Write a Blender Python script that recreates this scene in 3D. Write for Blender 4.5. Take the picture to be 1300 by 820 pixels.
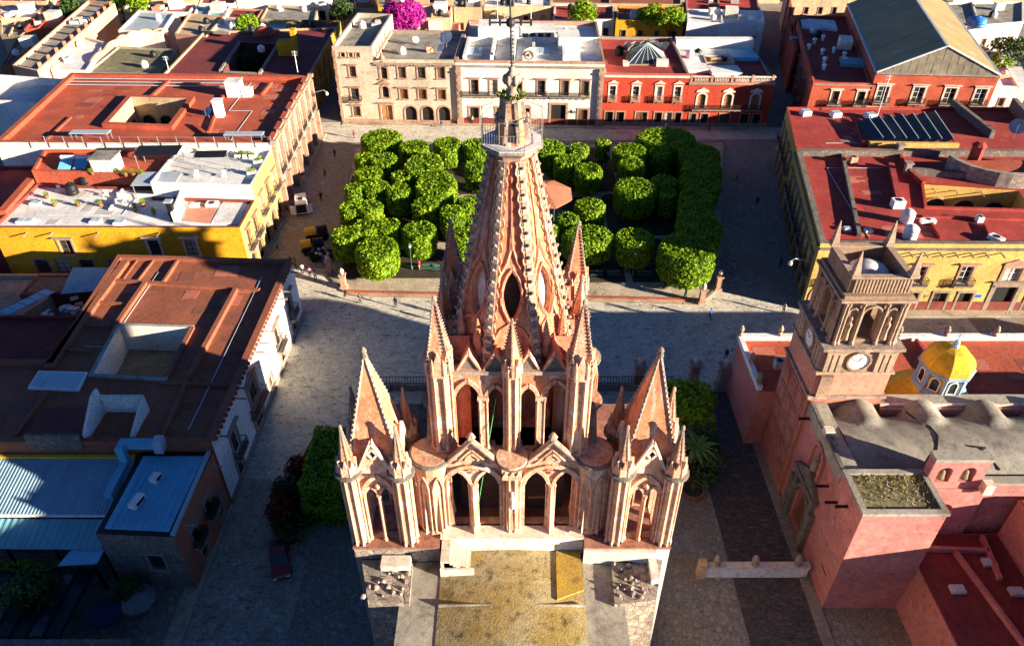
import bpy, bmesh, math, random
from math import pi, sin, cos, radians, hypot, atan2, sqrt
from mathutils import Vector, Matrix
from mathutils.geometry import tessellate_polygon
for o in list(bpy.data.objects): bpy.data.objects.remove(o)
S = bpy.context.scene
C = S.collection
rnd = random.Random(7)
# ---------------------------------------------------------------- camera
cam = bpy.data.cameras.new('camera'); cam.sensor_width = 36.0; cam.lens = 36.0*930/1300
cam.shift_y = -45/1300; cam.clip_end = 3000; cam.clip_start = .5
camo = bpy.data.objects.new('camera', cam); C.objects.link(camo)
camo.location = (0, 0, 60); camo.rotation_euler = (radians(90-36), 0, 0)
S.camera = camo
# ---------------------------------------------------------------- light: low late-day sun from the right, behind the camera
SUN_EL = radians(12.5); SUN_D = Vector((0.922, -0.387, 0)).normalized()
w = bpy.data.worlds.new('World'); S.world = w; w.use_nodes = True
nt = w.node_tree; bg = nt.nodes['Background']
sky = nt.nodes.new('ShaderNodeTexSky'); sky.sky_type = 'NISHITA'; sky.sun_disc = False
sky.sun_elevation = SUN_EL; sky.sun_rotation = atan2(SUN_D.x, SUN_D.y)
sky.altitude = 1900; sky.air_density = .55; sky.dust_density = .1; sky.ozone_density = 5.0
nt.links.new(sky.outputs[0], bg.inputs[0]); bg.inputs[1].default_value = 0.05
sl = bpy.data.lights.new('sun', 'SUN'); sl.energy = 5.0; sl.angle = radians(.5); sl.color = (1, .86, .67)
so = bpy.data.objects.new('sun', sl); C.objects.link(so); so.location = (60, -30, 90)
sd = Vector((SUN_D.x*cos(SUN_EL), SUN_D.y*cos(SUN_EL), sin(SUN_EL)))
so.rotation_euler = sd.to_track_quat('Z', 'Y').to_euler()
vs = S.view_settings; vs.view_transform = 'Standard'; vs.look = 'None'; vs.gamma = 1; vs.exposure = 2.0
vs.use_curve_mapping = False

# ---------------------------------------------------------------- materials
MATS = {}
def M(name, col, col2=None, rough=.85, scale=.5, fine=.18, bump=.25, bscale=9, streak=0, scol=(.08,.06,.05),
      metal=0, spec=.3, lo=.35, hi=.65, blot=0, bcol=(.1,.09,.08), bsc=.9, grime=None):
    if name in MATS: return MATS[name]
    m = bpy.data.materials.new(name); m.use_nodes = True; MATS[name] = m
    t = m.node_tree; N = t.nodes; L = t.links; b = N['Principled BSDF']
    b.inputs['Roughness'].default_value = rough; b.inputs['Metallic'].default_value = metal
    b.inputs['Specular IOR Level'].default_value = spec
    geo = N.new('ShaderNodeNewGeometry'); pos = geo.outputs['Position']
    def noise(sc, det=4, vec=pos, rough_=.6):
        n = N.new('ShaderNodeTexNoise'); n.inputs['Scale'].default_value = sc; n.inputs['Detail'].default_value = det
        n.inputs['Roughness'].default_value = rough_
        L.new(vec, n.inputs['Vector']); return n.outputs['Fac']
    def ramp(fac, a, b_, c0=0, c1=1):
        r = N.new('ShaderNodeMapRange'); r.inputs[1].default_value = a; r.inputs[2].default_value = b_
        r.inputs[3].default_value = c0; r.inputs[4].default_value = c1; L.new(fac, r.inputs[0]); return r.outputs[0]
    def mix(fac, a, b_, mode='MIX'):
        x = N.new('ShaderNodeMix'); x.data_type = 'RGBA'; x.blend_type = mode
        if hasattr(fac, 'links'): L.new(fac, x.inputs[0])
        else: x.inputs[0].default_value = fac
        for i, q in ((6, a), (7, b_)):
            if hasattr(q, 'links'): L.new(q, x.inputs[i])
            else: x.inputs[i].default_value = (*q, 1)
        return x.outputs[2]
    if col2 is None: col2 = tuple(c*.78 for c in col)
    out = mix(ramp(noise(scale), lo, hi), col, col2)
    if streak:
        mp = N.new('ShaderNodeMapping'); mp.inputs['Scale'].default_value = (1.6, 1.6, .13); L.new(pos, mp.inputs[0])
        out = mix(ramp(noise(1, 5, mp.outputs[0]), .52, .75, 0, streak), out, scol)
    if blot:
        out = mix(ramp(noise(bsc, 6), .54, .68, 0, blot), out, bcol)
    if grime is None: grime = .55 if rough > .7 else 0
    if grime:                                         # patchy wear at two sizes
        g1 = ramp(noise(.16, 3), .35, .65, .84, 1.14); g2 = ramp(noise(2.4, 9, pos, .78), .5, .7, 1, 1-grime)
        mm = N.new('ShaderNodeMath'); mm.operation = 'MULTIPLY'; L.new(g1, mm.inputs[0]); L.new(g2, mm.inputs[1])
        h0 = N.new('ShaderNodeHueSaturation'); L.new(mm.outputs[0], h0.inputs['Value']); L.new(out, h0.inputs['Color']); out = h0.outputs[0]
    fn = noise(bscale, 3)
    v = ramp(fn, .25, .75, 1-fine, 1+fine)
    hs = N.new('ShaderNodeHueSaturation'); L.new(v, hs.inputs['Value']); L.new(out, hs.inputs['Color'])
    L.new(hs.outputs[0], b.inputs['Base Color'])
    if bump:
        bp = N.new('ShaderNodeBump'); bp.inputs['Strength'].default_value = bump; bp.inputs['Distance'].default_value = .05
        L.new(fn, bp.inputs['Height']); L.new(bp.outputs[0], b.inputs['Normal'])
    return m

def Mcell(name, cols, mortar, scale, rough=.9, gap=.06, patch=None, bumpd=.06, stretch=(1,1,1), psc=.15, spots=None):
    """stones, cobbles: voronoi cells of differing colour with recessed joints"""
    m = bpy.data.materials.new(name); m.use_nodes = True; MATS[name] = m
    t = m.node_tree; N = t.nodes; L = t.links; b = N['Principled BSDF']; b.inputs['Roughness'].default_value = rough
    b.inputs['Specular IOR Level'].default_value = .25
    geo = N.new('ShaderNodeNewGeometry')
    mp = N.new('ShaderNodeMapping'); mp.inputs['Scale'].default_value = stretch; L.new(geo.outputs['Position'], mp.inputs[0])
    vo = N.new('ShaderNodeTexVoronoi'); vo.inputs['Scale'].default_value = scale; L.new(mp.outputs[0], vo.inputs['Vector'])
    ve = N.new('ShaderNodeTexVoronoi'); ve.feature = 'DISTANCE_TO_EDGE'; ve.inputs['Scale'].default_value = scale; L.new(mp.outputs[0], ve.inputs['Vector'])
    cr = N.new('ShaderNodeValToRGB'); cr.color_ramp.interpolation = 'LINEAR'
    sep = N.new('ShaderNodeSeparateColor'); L.new(vo.outputs['Color'], sep.inputs[0]); L.new(sep.outputs[0], cr.inputs[0])
    el = cr.color_ramp.elements
    while len(el) < len(cols): el.new(.5)
    for i, c in enumerate(cols): el[i].position = i/(len(cols)-1); el[i].color = (*c, 1)
    base = cr.outputs[0]
    if patch:
        no = N.new('ShaderNodeTexNoise'); no.inputs['Scale'].default_value = psc; no.inputs['Detail'].default_value = 6
        no.inputs['Roughness'].default_value = .65
        L.new(geo.outputs['Position'], no.inputs['Vector'])
        mr = N.new('ShaderNodeMapRange'); mr.inputs[1].default_value = .5; mr.inputs[2].default_value = .66; L.new(no.outputs[0], mr.inputs[0])
        mx = N.new('ShaderNodeMix'); mx.data_type = 'RGBA'; L.new(mr.outputs[0], mx.inputs[0]); L.new(base, mx.inputs[6]); mx.inputs[7].default_value = (*patch, 1)
        base = mx.outputs[2]
    if spots:                                         # dropped dirt and worn stones
        no = N.new('ShaderNodeTexNoise'); no.inputs['Scale'].default_value = .9; no.inputs['Detail'].default_value = 8; no.inputs['Roughness'].default_value = .75
        sm = N.new('ShaderNodeMapping'); sm.inputs['Scale'].default_value = (1,1.9,1); L.new(geo.outputs['Position'], sm.inputs[0]); L.new(sm.outputs[0], no.inputs['Vector'])
        mr = N.new('ShaderNodeMapRange'); mr.inputs[1].default_value = .56; mr.inputs[2].default_value = .6; mr.inputs[4].default_value = .8; L.new(no.outputs[0], mr.inputs[0])
        mx = N.new('ShaderNodeMix'); mx.data_type = 'RGBA'; L.new(mr.outputs[0], mx.inputs[0]); L.new(base, mx.inputs[6]); mx.inputs[7].default_value = (*spots, 1)
        base = mx.outputs[2]
    e = N.new('ShaderNodeMapRange'); e.inputs[1].default_value = 0; e.inputs[2].default_value = gap; L.new(ve.outputs[0], e.inputs[0])
    mx = N.new('ShaderNodeMix'); mx.data_type = 'RGBA'; L.new(e.outputs[0], mx.inputs[0]); mx.inputs[6].default_value = (*mortar, 1); L.new(base, mx.inputs[7])
    L.new(mx.outputs[2], b.inputs['Base Color'])
    bp = N.new('ShaderNodeBump'); bp.inputs['Strength'].default_value = .6; bp.inputs['Distance'].default_value = bumpd
    L.new(e.outputs[0], bp.inputs['Height']); L.new(bp.outputs[0], b.inputs['Normal'])
    return m

# ground
Mcell('cobble', [(.58,.53,.44),(.50,.46,.38),(.66,.60,.49),(.56,.51,.42)], (.30,.27,.225), 2.6, patch=(.40,.365,.305), psc=.4, spots=(.10,.085,.07))
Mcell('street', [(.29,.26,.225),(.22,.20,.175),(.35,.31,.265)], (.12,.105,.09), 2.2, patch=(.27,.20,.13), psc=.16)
Mcell('lane', [(.40,.35,.28),(.33,.29,.23),(.46,.40,.32)], (.20,.17,.14), 2.6, patch=(.26,.215,.16), psc=.3, spots=(.09,.075,.06))
Mcell('flagstone', [(.46,.37,.26),(.40,.33,.24),(.52,.42,.3)], (.2,.16,.12), 1.1, patch=(.25,.2,.14), gap=.03, psc=.3)
Mcell('rubble', [(.34,.27,.21),(.24,.19,.16),(.42,.34,.26),(.2,.17,.15)], (.12,.1,.085), 2.2, patch=(.17,.16,.12), psc=.6)
Mcell('darkrubble', [(.20,.16,.13),(.14,.115,.1),(.26,.21,.17)], (.06,.05,.045), 3.2, patch=(.11,.1,.08), psc=.6)
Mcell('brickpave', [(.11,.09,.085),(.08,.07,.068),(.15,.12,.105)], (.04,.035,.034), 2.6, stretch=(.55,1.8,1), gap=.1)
M('curbred', (.42,.12,.06), (.3,.09,.05)); M('dirt', (.2,.15,.1), (.14,.11,.08), scale=.05)
# parish church stone
M('pink', (.59,.235,.115), (.50,.165,.08), scale=.55, fine=.28, streak=.75, scol=(.78,.66,.58), bump=.6, bscale=5, blot=.45, bcol=(.30,.13,.095), bsc=1.1)
M('pinklight', (.65,.405,.27), (.55,.28,.165), scale=.9, fine=.28, streak=.75, scol=(.22,.13,.10), bump=.6, bscale=6, blot=.7, bcol=(.76,.64,.54), bsc=.8)
M('pinkred', (.52,.17,.10), (.62,.27,.17), scale=.8, fine=.25, bump=.5, bscale=6, streak=.3, scol=(.3,.12,.09))
M('stonegrey', (.36,.27,.21), (.25,.185,.15), scale=1.2, fine=.3, bump=.6, blot=.5, bcol=(.14,.12,.1))
M('darkstone', (.12,.10,.085), (.2,.165,.13), scale=1.5, fine=.3, bump=.5)
M('limewash', (.78,.70,.58), (.64,.55,.44), scale=.7, streak=.35, scol=(.42,.33,.24))
M('ochremoss', (.30,.21,.06), (.36,.30,.17), scale=.5, fine=.4, blot=.95, bcol=(.075,.06,.03), bsc=1.1, bump=.6, streak=.5, scol=(.2,.15,.06))
M('ochrepaint', (.46,.29,.03), (.36,.23,.05), scale=.7, fine=.35, blot=.7, bcol=(.12,.09,.04), bsc=1.3)
M('bronze', (.16,.12,.06), (.24,.2,.11), scale=4, rough=.5)
M('redtilefloor', (.34,.15,.10), (.24,.11,.08), scale=1.2, fine=.3, blot=.4, bcol=(.4,.28,.2))
M('iron', (.03,.028,.026), rough=.6, fine=.1); M('greencable', (.12,.45,.12)); M('moss', (.12,.17,.03), (.2,.19,.05), scale=3)
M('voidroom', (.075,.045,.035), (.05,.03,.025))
# plasters
M('beige', (.52,.44,.33), (.43,.36,.26), streak=.45, scol=(.27,.22,.16), scale=.25, blot=.3, bcol=(.34,.28,.2), bsc=.35)
M('cream', (.78,.71,.60), (.70,.63,.52), streak=.15, scol=(.5,.42,.3), scale=.25)
M('maroon', (.19,.035,.025), (.24,.06,.04)); M('redwall', (.44,.05,.022), (.42,.045,.02), streak=.3, scol=(.28,.035,.02), scale=.3)
M('redwall2', (.48,.09,.042), (.4,.07,.033), streak=.3, scol=(.3,.05,.03), scale=.3, blot=.15, bcol=(.66,.3,.2))
M('yellow', (.70,.34,.010), (.58,.27,.012), streak=.3, scol=(.40,.23,.03), scale=.3)
M('paleyellow', (.60,.38,.10), (.5,.31,.08), streak=.2, scol=(.42,.33,.12), scale=.3, blot=.15, bcol=(.66,.52,.28))
M('oliveshade', (.36,.28,.06), (.3,.23,.05), streak=.3, scol=(.2,.16,.05))  # olive tone; on the yellow houses it is yellow with shade painted in
M('white', (.76,.75,.72), (.70,.67,.6), streak=.35, scol=(.42,.37,.3), scale=.4)
M('salmon', (.62,.26,.17), (.55,.22,.15), streak=.25, scol=(.38,.17,.12), scale=.3)
M('pinkplaster', (.50,.185,.16), (.43,.15,.13), streak=.35, scol=(.38,.15,.12), scale=.3, blot=.3, bcol=(.66,.36,.31))
M('peach', (.70,.42,.25), (.58,.33,.2), streak=.3, scol=(.4,.26,.17)); M('tan', (.5,.37,.22), (.42,.3,.18), streak=.4)
M('terracotta', (.44,.15,.08), (.37,.13,.075), streak=.25, scale=.3, scol=(.28,.1,.07))
M('trim', (.42,.25,.18), (.33,.19,.13), scale=1.5, fine=.25); M('trimwhite', (.72,.60,.48), (.6,.48,.38), scale=1.5)
M('curtain', (.5,.46,.4), (.4,.37,.32), rough=.6); M('shutter', (.12,.09,.06), (.08,.06,.045), scale=2); M('arcadestone', (.50,.32,.23), (.4,.25,.18), scale=.9, fine=.25, streak=.4, scol=(.24,.15,.11))
M('trimgrey', (.32,.25,.2), (.24,.19,.15), scale=1.5, fine=.25)
# roofs
M('roofred', (.43,.085,.038), (.35,.065,.032), scale=.35, fine=.18, blot=.7, bcol=(.33,.085,.05), bsc=.35, streak=.35, scol=(.5,.17,.1), bump=.25, bscale=4)
M('roofcrimson', (.36,.042,.03), (.29,.034,.026), scale=.3, fine=.16, blot=.5, bcol=(.43,.095,.07), bsc=.45)
M('roofbrown', (.31,.10,.05), (.25,.08,.042), scale=.3, fine=.2, blot=.6, bcol=(.22,.08,.055), bsc=.5)
M('roofdark', (.2,.035,.03), (.15,.03,.028), scale=.3, fine=.2, blot=.3, bcol=(.27,.07,.05))
M('roofwhite', (.74,.72,.69), (.62,.60,.58), scale=.4, fine=.12, blot=.5, bcol=(.50,.40,.36), bsc=.4)
M('roofgrey', (.33,.30,.25), (.22,.2,.165), scale=.5, fine=.25, blot=.6, bcol=(.11,.1,.075), bsc=.5)
M('concrete', (.38,.345,.28), (.29,.26,.21), scale=.35, fine=.22, blot=.85, bcol=(.13,.115,.09), bsc=.4, streak=.3)
M('mossroof', (.24,.21,.12), (.13,.12,.06), scale=.8, fine=.35, blot=.6, bcol=(.07,.07,.03), bsc=1.2)
M('bluemetal', (.16,.46,.62), (.13,.38,.52), rough=.45, fine=.06, scale=.5, bump=.05)
M('galv', (.45,.5,.53), (.36,.41,.44), rough=.45, fine=.1, scale=.6, metal=.2, bump=.05)
M('tealmetal', (.16,.37,.42), (.12,.28,.33), rough=.5, fine=.1)
M('hallroof', (.34,.245,.09), (.25,.185,.08), rough=.55, scale=.12, fine=.12, streak=.2, scol=(.14,.11,.06))
M('asbestos', (.26,.22,.16), (.17,.145,.105), scale=.7, fine=.3)
M('cloth', (.42,.44,.44), (.3,.32,.33)); M('black', (.012,.012,.013), rough=.5, bump=.03); M('blackpanel', (.016,.017,.02), rough=.28, fine=.05, bump=0)
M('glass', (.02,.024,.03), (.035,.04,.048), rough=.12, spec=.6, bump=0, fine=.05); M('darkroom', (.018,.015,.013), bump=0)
M('skylight', (.42,.52,.56), (.33,.43,.48), rough=.2, spec=.6, bump=0)
M('wood', (.18,.085,.035), (.12,.055,.025), scale=2); M('woodlight', (.38,.2,.08), (.3,.15,.06), scale=2)
M('whitepaint', (.78,.78,.76), (.72,.72,.7), rough=.4, bump=.02, fine=.04); M('plasticwhite', (.8,.79,.76), rough=.5, bump=0, fine=.05)
M('bluetarp', (.02,.17,.5), (.03,.22,.55), rough=.45); M('domeyellow', (.74,.43,.02), (.6,.33,.02), scale=.9, streak=.3, scol=(.35,.2,.04))
M('bluetrim', (.20,.36,.58), (.3,.45,.62), scale=1.5); M('yellowtarp', (.75,.45,.02), (.62,.36,.02), rough=.6)
M('carred', (.22,.012,.014), rough=.25, spec=.6, bump=0, fine=.02); M('tyre', (.012,.012,.012)); M('lampgreen', (.05,.14,.10)); M('lampglass', (.75,.72,.62), rough=.2, bump=0)
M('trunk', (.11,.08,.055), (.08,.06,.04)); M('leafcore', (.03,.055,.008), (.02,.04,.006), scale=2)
M('soil', (.06,.045,.03)); M('claypot', (.36,.15,.08)); M('steel', (.4,.4,.4), metal=.6, rough=.4, bump=0); M('verdigris', (.09,.26,.2), rough=.6)

for k_, v_ in {'white':(.72,.7,.66),'red':(.5,.03,.03),'blue':(.02,.1,.5),'black':(.015,.015,.017),'green':(.03,.3,.2),'pink':(.7,.2,.35),'navy':(.02,.03,.08),'grey':(.2,.2,.2),'tan':(.4,.3,.18)}.items(): M('cloth_'+k_, v_, fine=.1, bump=.1, rough=.8)
def leafmat(name, c1, c2, c3):
    m = bpy.data.materials.new(name); m.use_nodes = True; MATS[name] = m
    t = m.node_tree; N = t.nodes; L = t.links; b = N['Principled BSDF']; b.inputs['Roughness'].default_value = .55
    b.inputs['Specular IOR Level'].default_value = .3
    g = N.new('ShaderNodeNewGeometry'); r = N.new('ShaderNodeValToRGB'); e = r.color_ramp.elements
    e[0].color = (*c1, 1); e[1].color = (*c3, 1); q = e.new(.55); q.color = (*c2, 1)
    n = N.new('ShaderNodeTexNoise'); n.inputs['Scale'].default_value = .7; n.inputs['Detail'].default_value = 3
    L.new(g.outputs['Position'], n.inputs['Vector'])
    a = N.new('ShaderNodeMath'); a.operation = 'MULTIPLY_ADD'; a.inputs[1].default_value = .55
    s2 = N.new('ShaderNodeMath'); s2.operation = 'MULTIPLY_ADD'; s2.inputs[1].default_value = 1.1; s2.inputs[2].default_value = -.3
    L.new(n.outputs[0], s2.inputs[0]); L.new(g.outputs['Random Per Island'], a.inputs[0]); L.new(s2.outputs[0], a.inputs[2])
    L.new(a.outputs[0], r.inputs[0]); L.new(r.outputs[0], b.inputs['Base Color'])
    tr = N.new('ShaderNodeBsdfTranslucent'); L.new(r.outputs[0], tr.inputs[0])
    ms = N.new('ShaderNodeMixShader'); ms.inputs[0].default_value = .35
    L.new(b.outputs[0], ms.inputs[1]); L.new(tr.outputs[0], ms.inputs[2]); L.new(ms.outputs[0], N['Material Output'].inputs[0])
leafmat('laurel', (.05,.12,.004), (.19,.33,.006), (.42,.50,.010))
M('vaultconcrete', (.28,.255,.21), (.20,.18,.15), scale=.35, fine=.25, blot=.8, bcol=(.10,.09,.075), bsc=.5, streak=.3, scol=(.38,.35,.3))
leafmat('darkleaf', (.02,.05,.012), (.045,.09,.018), (.09,.14,.03))
leafmat('bougain', (.35,.01,.2), (.5,.02,.32), (.62,.06,.42)); leafmat('redleaf', (.16,.008,.01), (.28,.015,.015), (.06,.07,.015))
leafmat('palmleaf', (.05,.11,.015), (.12,.22,.03), (.22,.33,.05)); leafmat('drygrass', (.3,.24,.09), (.42,.34,.15), (.2,.2,.05))

# ---------------------------------------------------------------- mesh helpers
ORG = {}
def V(*a): return Vector(a)
class MB:
    def __init__(s): s.v = []; s.f = []; s.mi = []; s.cur = 0
    def add(s, vs_, fs):
        n = len(s.v); s.v += [tuple(p) for p in vs_]; s.f += [tuple(i+n for i in f) for f in fs]; s.mi += [s.cur]*len(fs); return s
    def poly(s, pts): return s.add(pts, [tuple(range(len(pts)))])
    def box(s, x0, x1, y0, y1, z0, z1):
        return s.add([(x0,y0,z0),(x1,y0,z0),(x1,y1,z0),(x0,y1,z0),(x0,y0,z1),(x1,y0,z1),(x1,y1,z1),(x0,y1,z1)],
                     [(0,3,2,1),(4,5,6,7),(0,1,5,4),(1,2,6,5),(2,3,7,6),(3,0,4,7)])
    def obox(s, cx, cy, z0, z1, sx, sy, rot=0):
        c, d = cos(rot), sin(rot); P = []
        for z in (z0, z1):
            for a, b in ((-1,-1),(1,-1),(1,1),(-1,1)):
                x, y = a*sx/2, b*sy/2; P.append((cx+x*c-y*d, cy+x*d+y*c, z))
        return s.add(P, [(0,3,2,1),(4,5,6,7),(0,1,5,4),(1,2,6,5),(2,3,7,6),(3,0,4,7)])
    def frus(s, p0, z0, p1, z1, top=True, bot=False):
        n = len(p0); vs_ = [(x,y,z0) for x,y in p0]+[(x,y,z1) for x,y in p1]
        fs = [(i,(i+1)%n,n+(i+1)%n,n+i) for i in range(n)]
        if top: fs.append(tuple(range(n,2*n)))
        if bot: fs.append(tuple(range(n-1,-1,-1)))
        return s.add(vs_, fs)
    def prism(s, p, z0, z1, top=True, bot=False): return s.frus(p, z0, p, z1, top, bot)
    def cyl(s, cx, cy, z0, z1, r0, r1=None, n=10, rot=0, top=True, bot=False):
        if r1 is None: r1 = r0
        return s.frus(ring(cx,cy,r0,n,rot), z0, ring(cx,cy,r1,n,rot), z1, top, bot)
    def lathe(s, cx, cy, prof, n=12, rot=0, sx=1, sy=1):
        m = len(prof); vs_ = []
        for r, z in prof:
            for i in range(n):
                a = rot+2*pi*i/n; vs_.append((cx+r*cos(a)*sx, cy+r*sin(a)*sy, z))
        fs = [(j*n+i, j*n+(i+1)%n, (j+1)*n+(i+1)%n, (j+1)*n+i) for j in range(m-1) for i in range(n)]
        fs.append(tuple((m-1)*n+i for i in range(n))); fs.append(tuple(range(n-1,-1,-1)))
        return s.add(vs_, fs)
    def bar(s, p, q, w, h=None, up=(0,0,1)):
        p = Vector(p); q = Vector(q); d = q-p
        if d.length < 1e-6: return s
        d.normalize(); h = h or w; u = Vector(up)
        if abs(d.dot(u)) > .98: u = Vector((0,1,0))
        a = d.cross(u).normalized()*(w/2); b = a.cross(d).normalized()*(h/2)
        P = [p-a-b, p+a-b, p+a+b, p-a+b, q-a-b, q+a-b, q+a+b, q-a+b]
        return s.add(P, [(0,3,2,1),(4,5,6,7),(0,1,5,4),(1,2,6,5),(2,3,7,6),(3,0,4,7)])
    def tube(s, p, q, r, n=6, r2=None):
        p = Vector(p); q = Vector(q); d = (q-p)
        if d.length < 1e-6: return s
        d.normalize(); u = Vector((0,0,1)) if abs(d.z) < .95 else Vector((1,0,0))
        a = d.cross(u).normalized(); b = d.cross(a); r2 = r if r2 is None else r2
        P = [p+(a*cos(2*pi*i/n)+b*sin(2*pi*i/n))*r for i in range(n)]+[q+(a*cos(2*pi*i/n)+b*sin(2*pi*i/n))*r2 for i in range(n)]
        return s.add(P, [(i,(i+1)%n,n+(i+1)%n,n+i) for i in range(n)]+[tuple(range(n-1,-1,-1)), tuple(range(n,2*n))])
    def path(s, pts, w, h=None, closed=False, up=(0,0,1)):
        k = len(pts)
        for i in range(k if closed else k-1): s.bar(pts[i], pts[(i+1)%k], w, h, up)
        return s
    def ext(s, pts, vec):
        n = len(pts); vec = Vector(vec); P = [Vector(p) for p in pts]; Q = [p+vec for p in P]
        return s.add(P+Q, [tuple(range(n-1,-1,-1)), tuple(range(n,2*n))]+[(i,(i+1)%n,n+(i+1)%n,n+i) for i in range(n)])
    def holes(s, outer, inner, flip=False):
        loops = [[Vector(p) for p in outer]]+[[Vector(p) for p in h] for h in inner]
        tris = tessellate_polygon(loops); flat = [p for l in loops for p in l]
        return s.add(flat, [tuple(t) for t in tris])
    def rot(s, start, cx, cy, a):
        c, d = cos(a), sin(a)
        for i in range(start, len(s.v)):
            x, y, z = s.v[i]; x -= cx; y -= cy; s.v[i] = (cx+x*c-y*d, cy+x*d+y*c, z)
        return s
    def mesh(s, name, mats, smooth=False, off=(0,0,0)):
        me = bpy.data.meshes.new(name)
        me.from_pydata([(x-off[0], y-off[1], z-off[2]) for x,y,z in s.v], [], s.f)
        for m in ([mats] if isinstance(mats, str) else mats): me.materials.append(MATS[m])
        if any(s.mi): me.polygons.foreach_set('material_index', s.mi)
        if smooth: me.polygons.foreach_set('use_smooth', [True]*len(me.polygons))
        me.update(); return me
    def build(s, name, mat, parent=None, smooth=False, label=None, kind=None, loc=None):
        """world-coordinate shape -> one object, under its thing when it is a part"""
        off = ORG.get(parent.name, (0,0,0)) if parent else (loc or (0,0,0))
        if not s.v: return None
        o = bpy.data.objects.new(name, s.mesh(name, mat, smooth, off)); C.objects.link(o)
        if parent: o.parent = parent; ORG[o.name] = off
        else: o.location = off; ORG[o.name] = tuple(off)
        if label: o['label'] = label
        if kind: o['kind'] = kind
        return o
def ring(cx, cy, r, n, rot=0, ry=None): return [(cx+r*cos(rot+2*pi*i/n), cy+(ry or r)*sin(rot+2*pi*i/n)) for i in range(n)]
def tag(o, label, cat, group=None):
    o['label'] = label; o['category'] = cat
    if group: o['group'] = group
    return o
def thing(name, label, cat, loc, group=None, rotz=0):
    o = bpy.data.objects.new(name, None); C.objects.link(o); o.location = loc; o.rotation_euler = (0,0,rotz)
    o.empty_display_size = .3; ORG[o.name] = tuple(loc); return tag(o, label, cat, group)
def inst(mesh, name, parent, loc, rotz=0, scale=None):
    """shared mesh placed at a world point, under its thing"""
    o = bpy.data.objects.new(name, mesh); C.objects.link(o)
    if parent:
        off = ORG[parent.name]; par = parent
        pl = par.matrix_basis.translation if par.type != 'EMPTY' else Vector((0,0,0))
        o.parent = parent; o.location = (loc[0]-off[0]-pl[0], loc[1]-off[1]-pl[1], loc[2]-off[2]-pl[2])
        ORG[o.name] = off
    else: o.location = loc; ORG[o.name] = tuple(loc)
    o.rotation_euler = (0,0,rotz)
    if scale: o.scale = scale
    return o
def copytree(src, loc, rotz=0, label=None, group=None, scale=None):
    r = src.copy(); C.objects.link(r); r.location = loc; r.rotation_euler = (0,0,rotz)
    if label: r['label'] = label
    if group: r['group'] = group
    if scale: r.scale = scale
    for ch in src.children:
        c = ch.copy(); C.objects.link(c); c.parent = r
        for g in ch.children:
            d = g.copy(); C.objects.link(d); d.parent = c
    return r

def archline(u0, u1, spring, top, kind='p', n=6):
    w = u1-u0; m = (u0+u1)/2; L = []
    if kind == 'p':
        k = (top-spring)/(w*sin(pi/3))
        for i in range(n+1):
            a = pi/3*i/n; L.append((u1-w*cos(a), spring+w*sin(a)*k))
        L += [(2*m-x, z) for x, z in reversed(L[:-1])]
    else:
        for i in range(2*n+1):
            a = pi*i/(2*n); L.append((m-w/2*cos(a), spring+(top-spring)*sin(a)))
    return L
class Face:
    """vertical wall plane from A to B, the building on the left of A->B"""
    def __init__(s, A, B):
        s.A = A; s.L = hypot(B[0]-A[0], B[1]-A[1]); s.d = ((B[0]-A[0])/s.L, (B[1]-A[1])/s.L); s.n = (-s.d[1], s.d[0]); s.phi = atan2(s.d[1], s.d[0])
    def p(s, u, v, dep=0): return (s.A[0]+s.d[0]*u+s.n[0]*dep, s.A[1]+s.d[1]*u+s.n[1]*dep, v)
def wallskin(mb, F, z0, z1, ops, depth=.3, back=False, u0=0, u1=None):
    """ops: (ua, ub, va, vb, kind, rise) openings cut through the skin, with reveals"""
    u1 = F.L if u1 is None else u1
    us = sorted({u0, u1, *[o[0] for o in ops], *[o[1] for o in ops]}); zs = sorted({z0, z1, *[o[2] for o in ops], *[o[3] for o in ops]})
    for dep in ((0, depth) if back else (0,)):
        for i in range(len(us)-1):
            for j in range(len(zs)-1):
                a, b, c, d = us[i], us[i+1], zs[j], zs[j+1]; mu, mz = (a+b)/2, (c+d)/2
                if a < u0-1e-6 or b > u1+1e-6: continue
                if any(o[0] < mu < o[1] and o[2] < mz < o[3] for o in ops): continue
                mb.poly([F.p(a,c,dep), F.p(b,c,dep), F.p(b,d,dep), F.p(a,d,dep)])
        for o in ops:
            if o[4] != 'r':
                al = archline(o[0], o[1], o[3]-o[5], o[3], o[4])
                for (xa, za), (xb, zb) in zip(al, al[1:]):
                    mb.poly([F.p(xa,za,dep), F.p(xb,zb,dep), F.p(xb,o[3],dep), F.p(xa,o[3],dep)])
    for o in ops:
        out = [(o[0],o[2]), (o[1],o[2])]
        if o[4] == 'r': out += [(o[1],o[3]), (o[0],o[3])]
        else: out += list(reversed(archline(o[0], o[1], o[3]-o[5], o[3], o[4])))
        for (xa, za), (xb, zb) in zip(out, out[1:]+out[:1]):
            mb.poly([F.p(xa,za,0), F.p(xb,zb,0), F.p(xb,zb,depth), F.p(xa,za,depth)])

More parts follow.
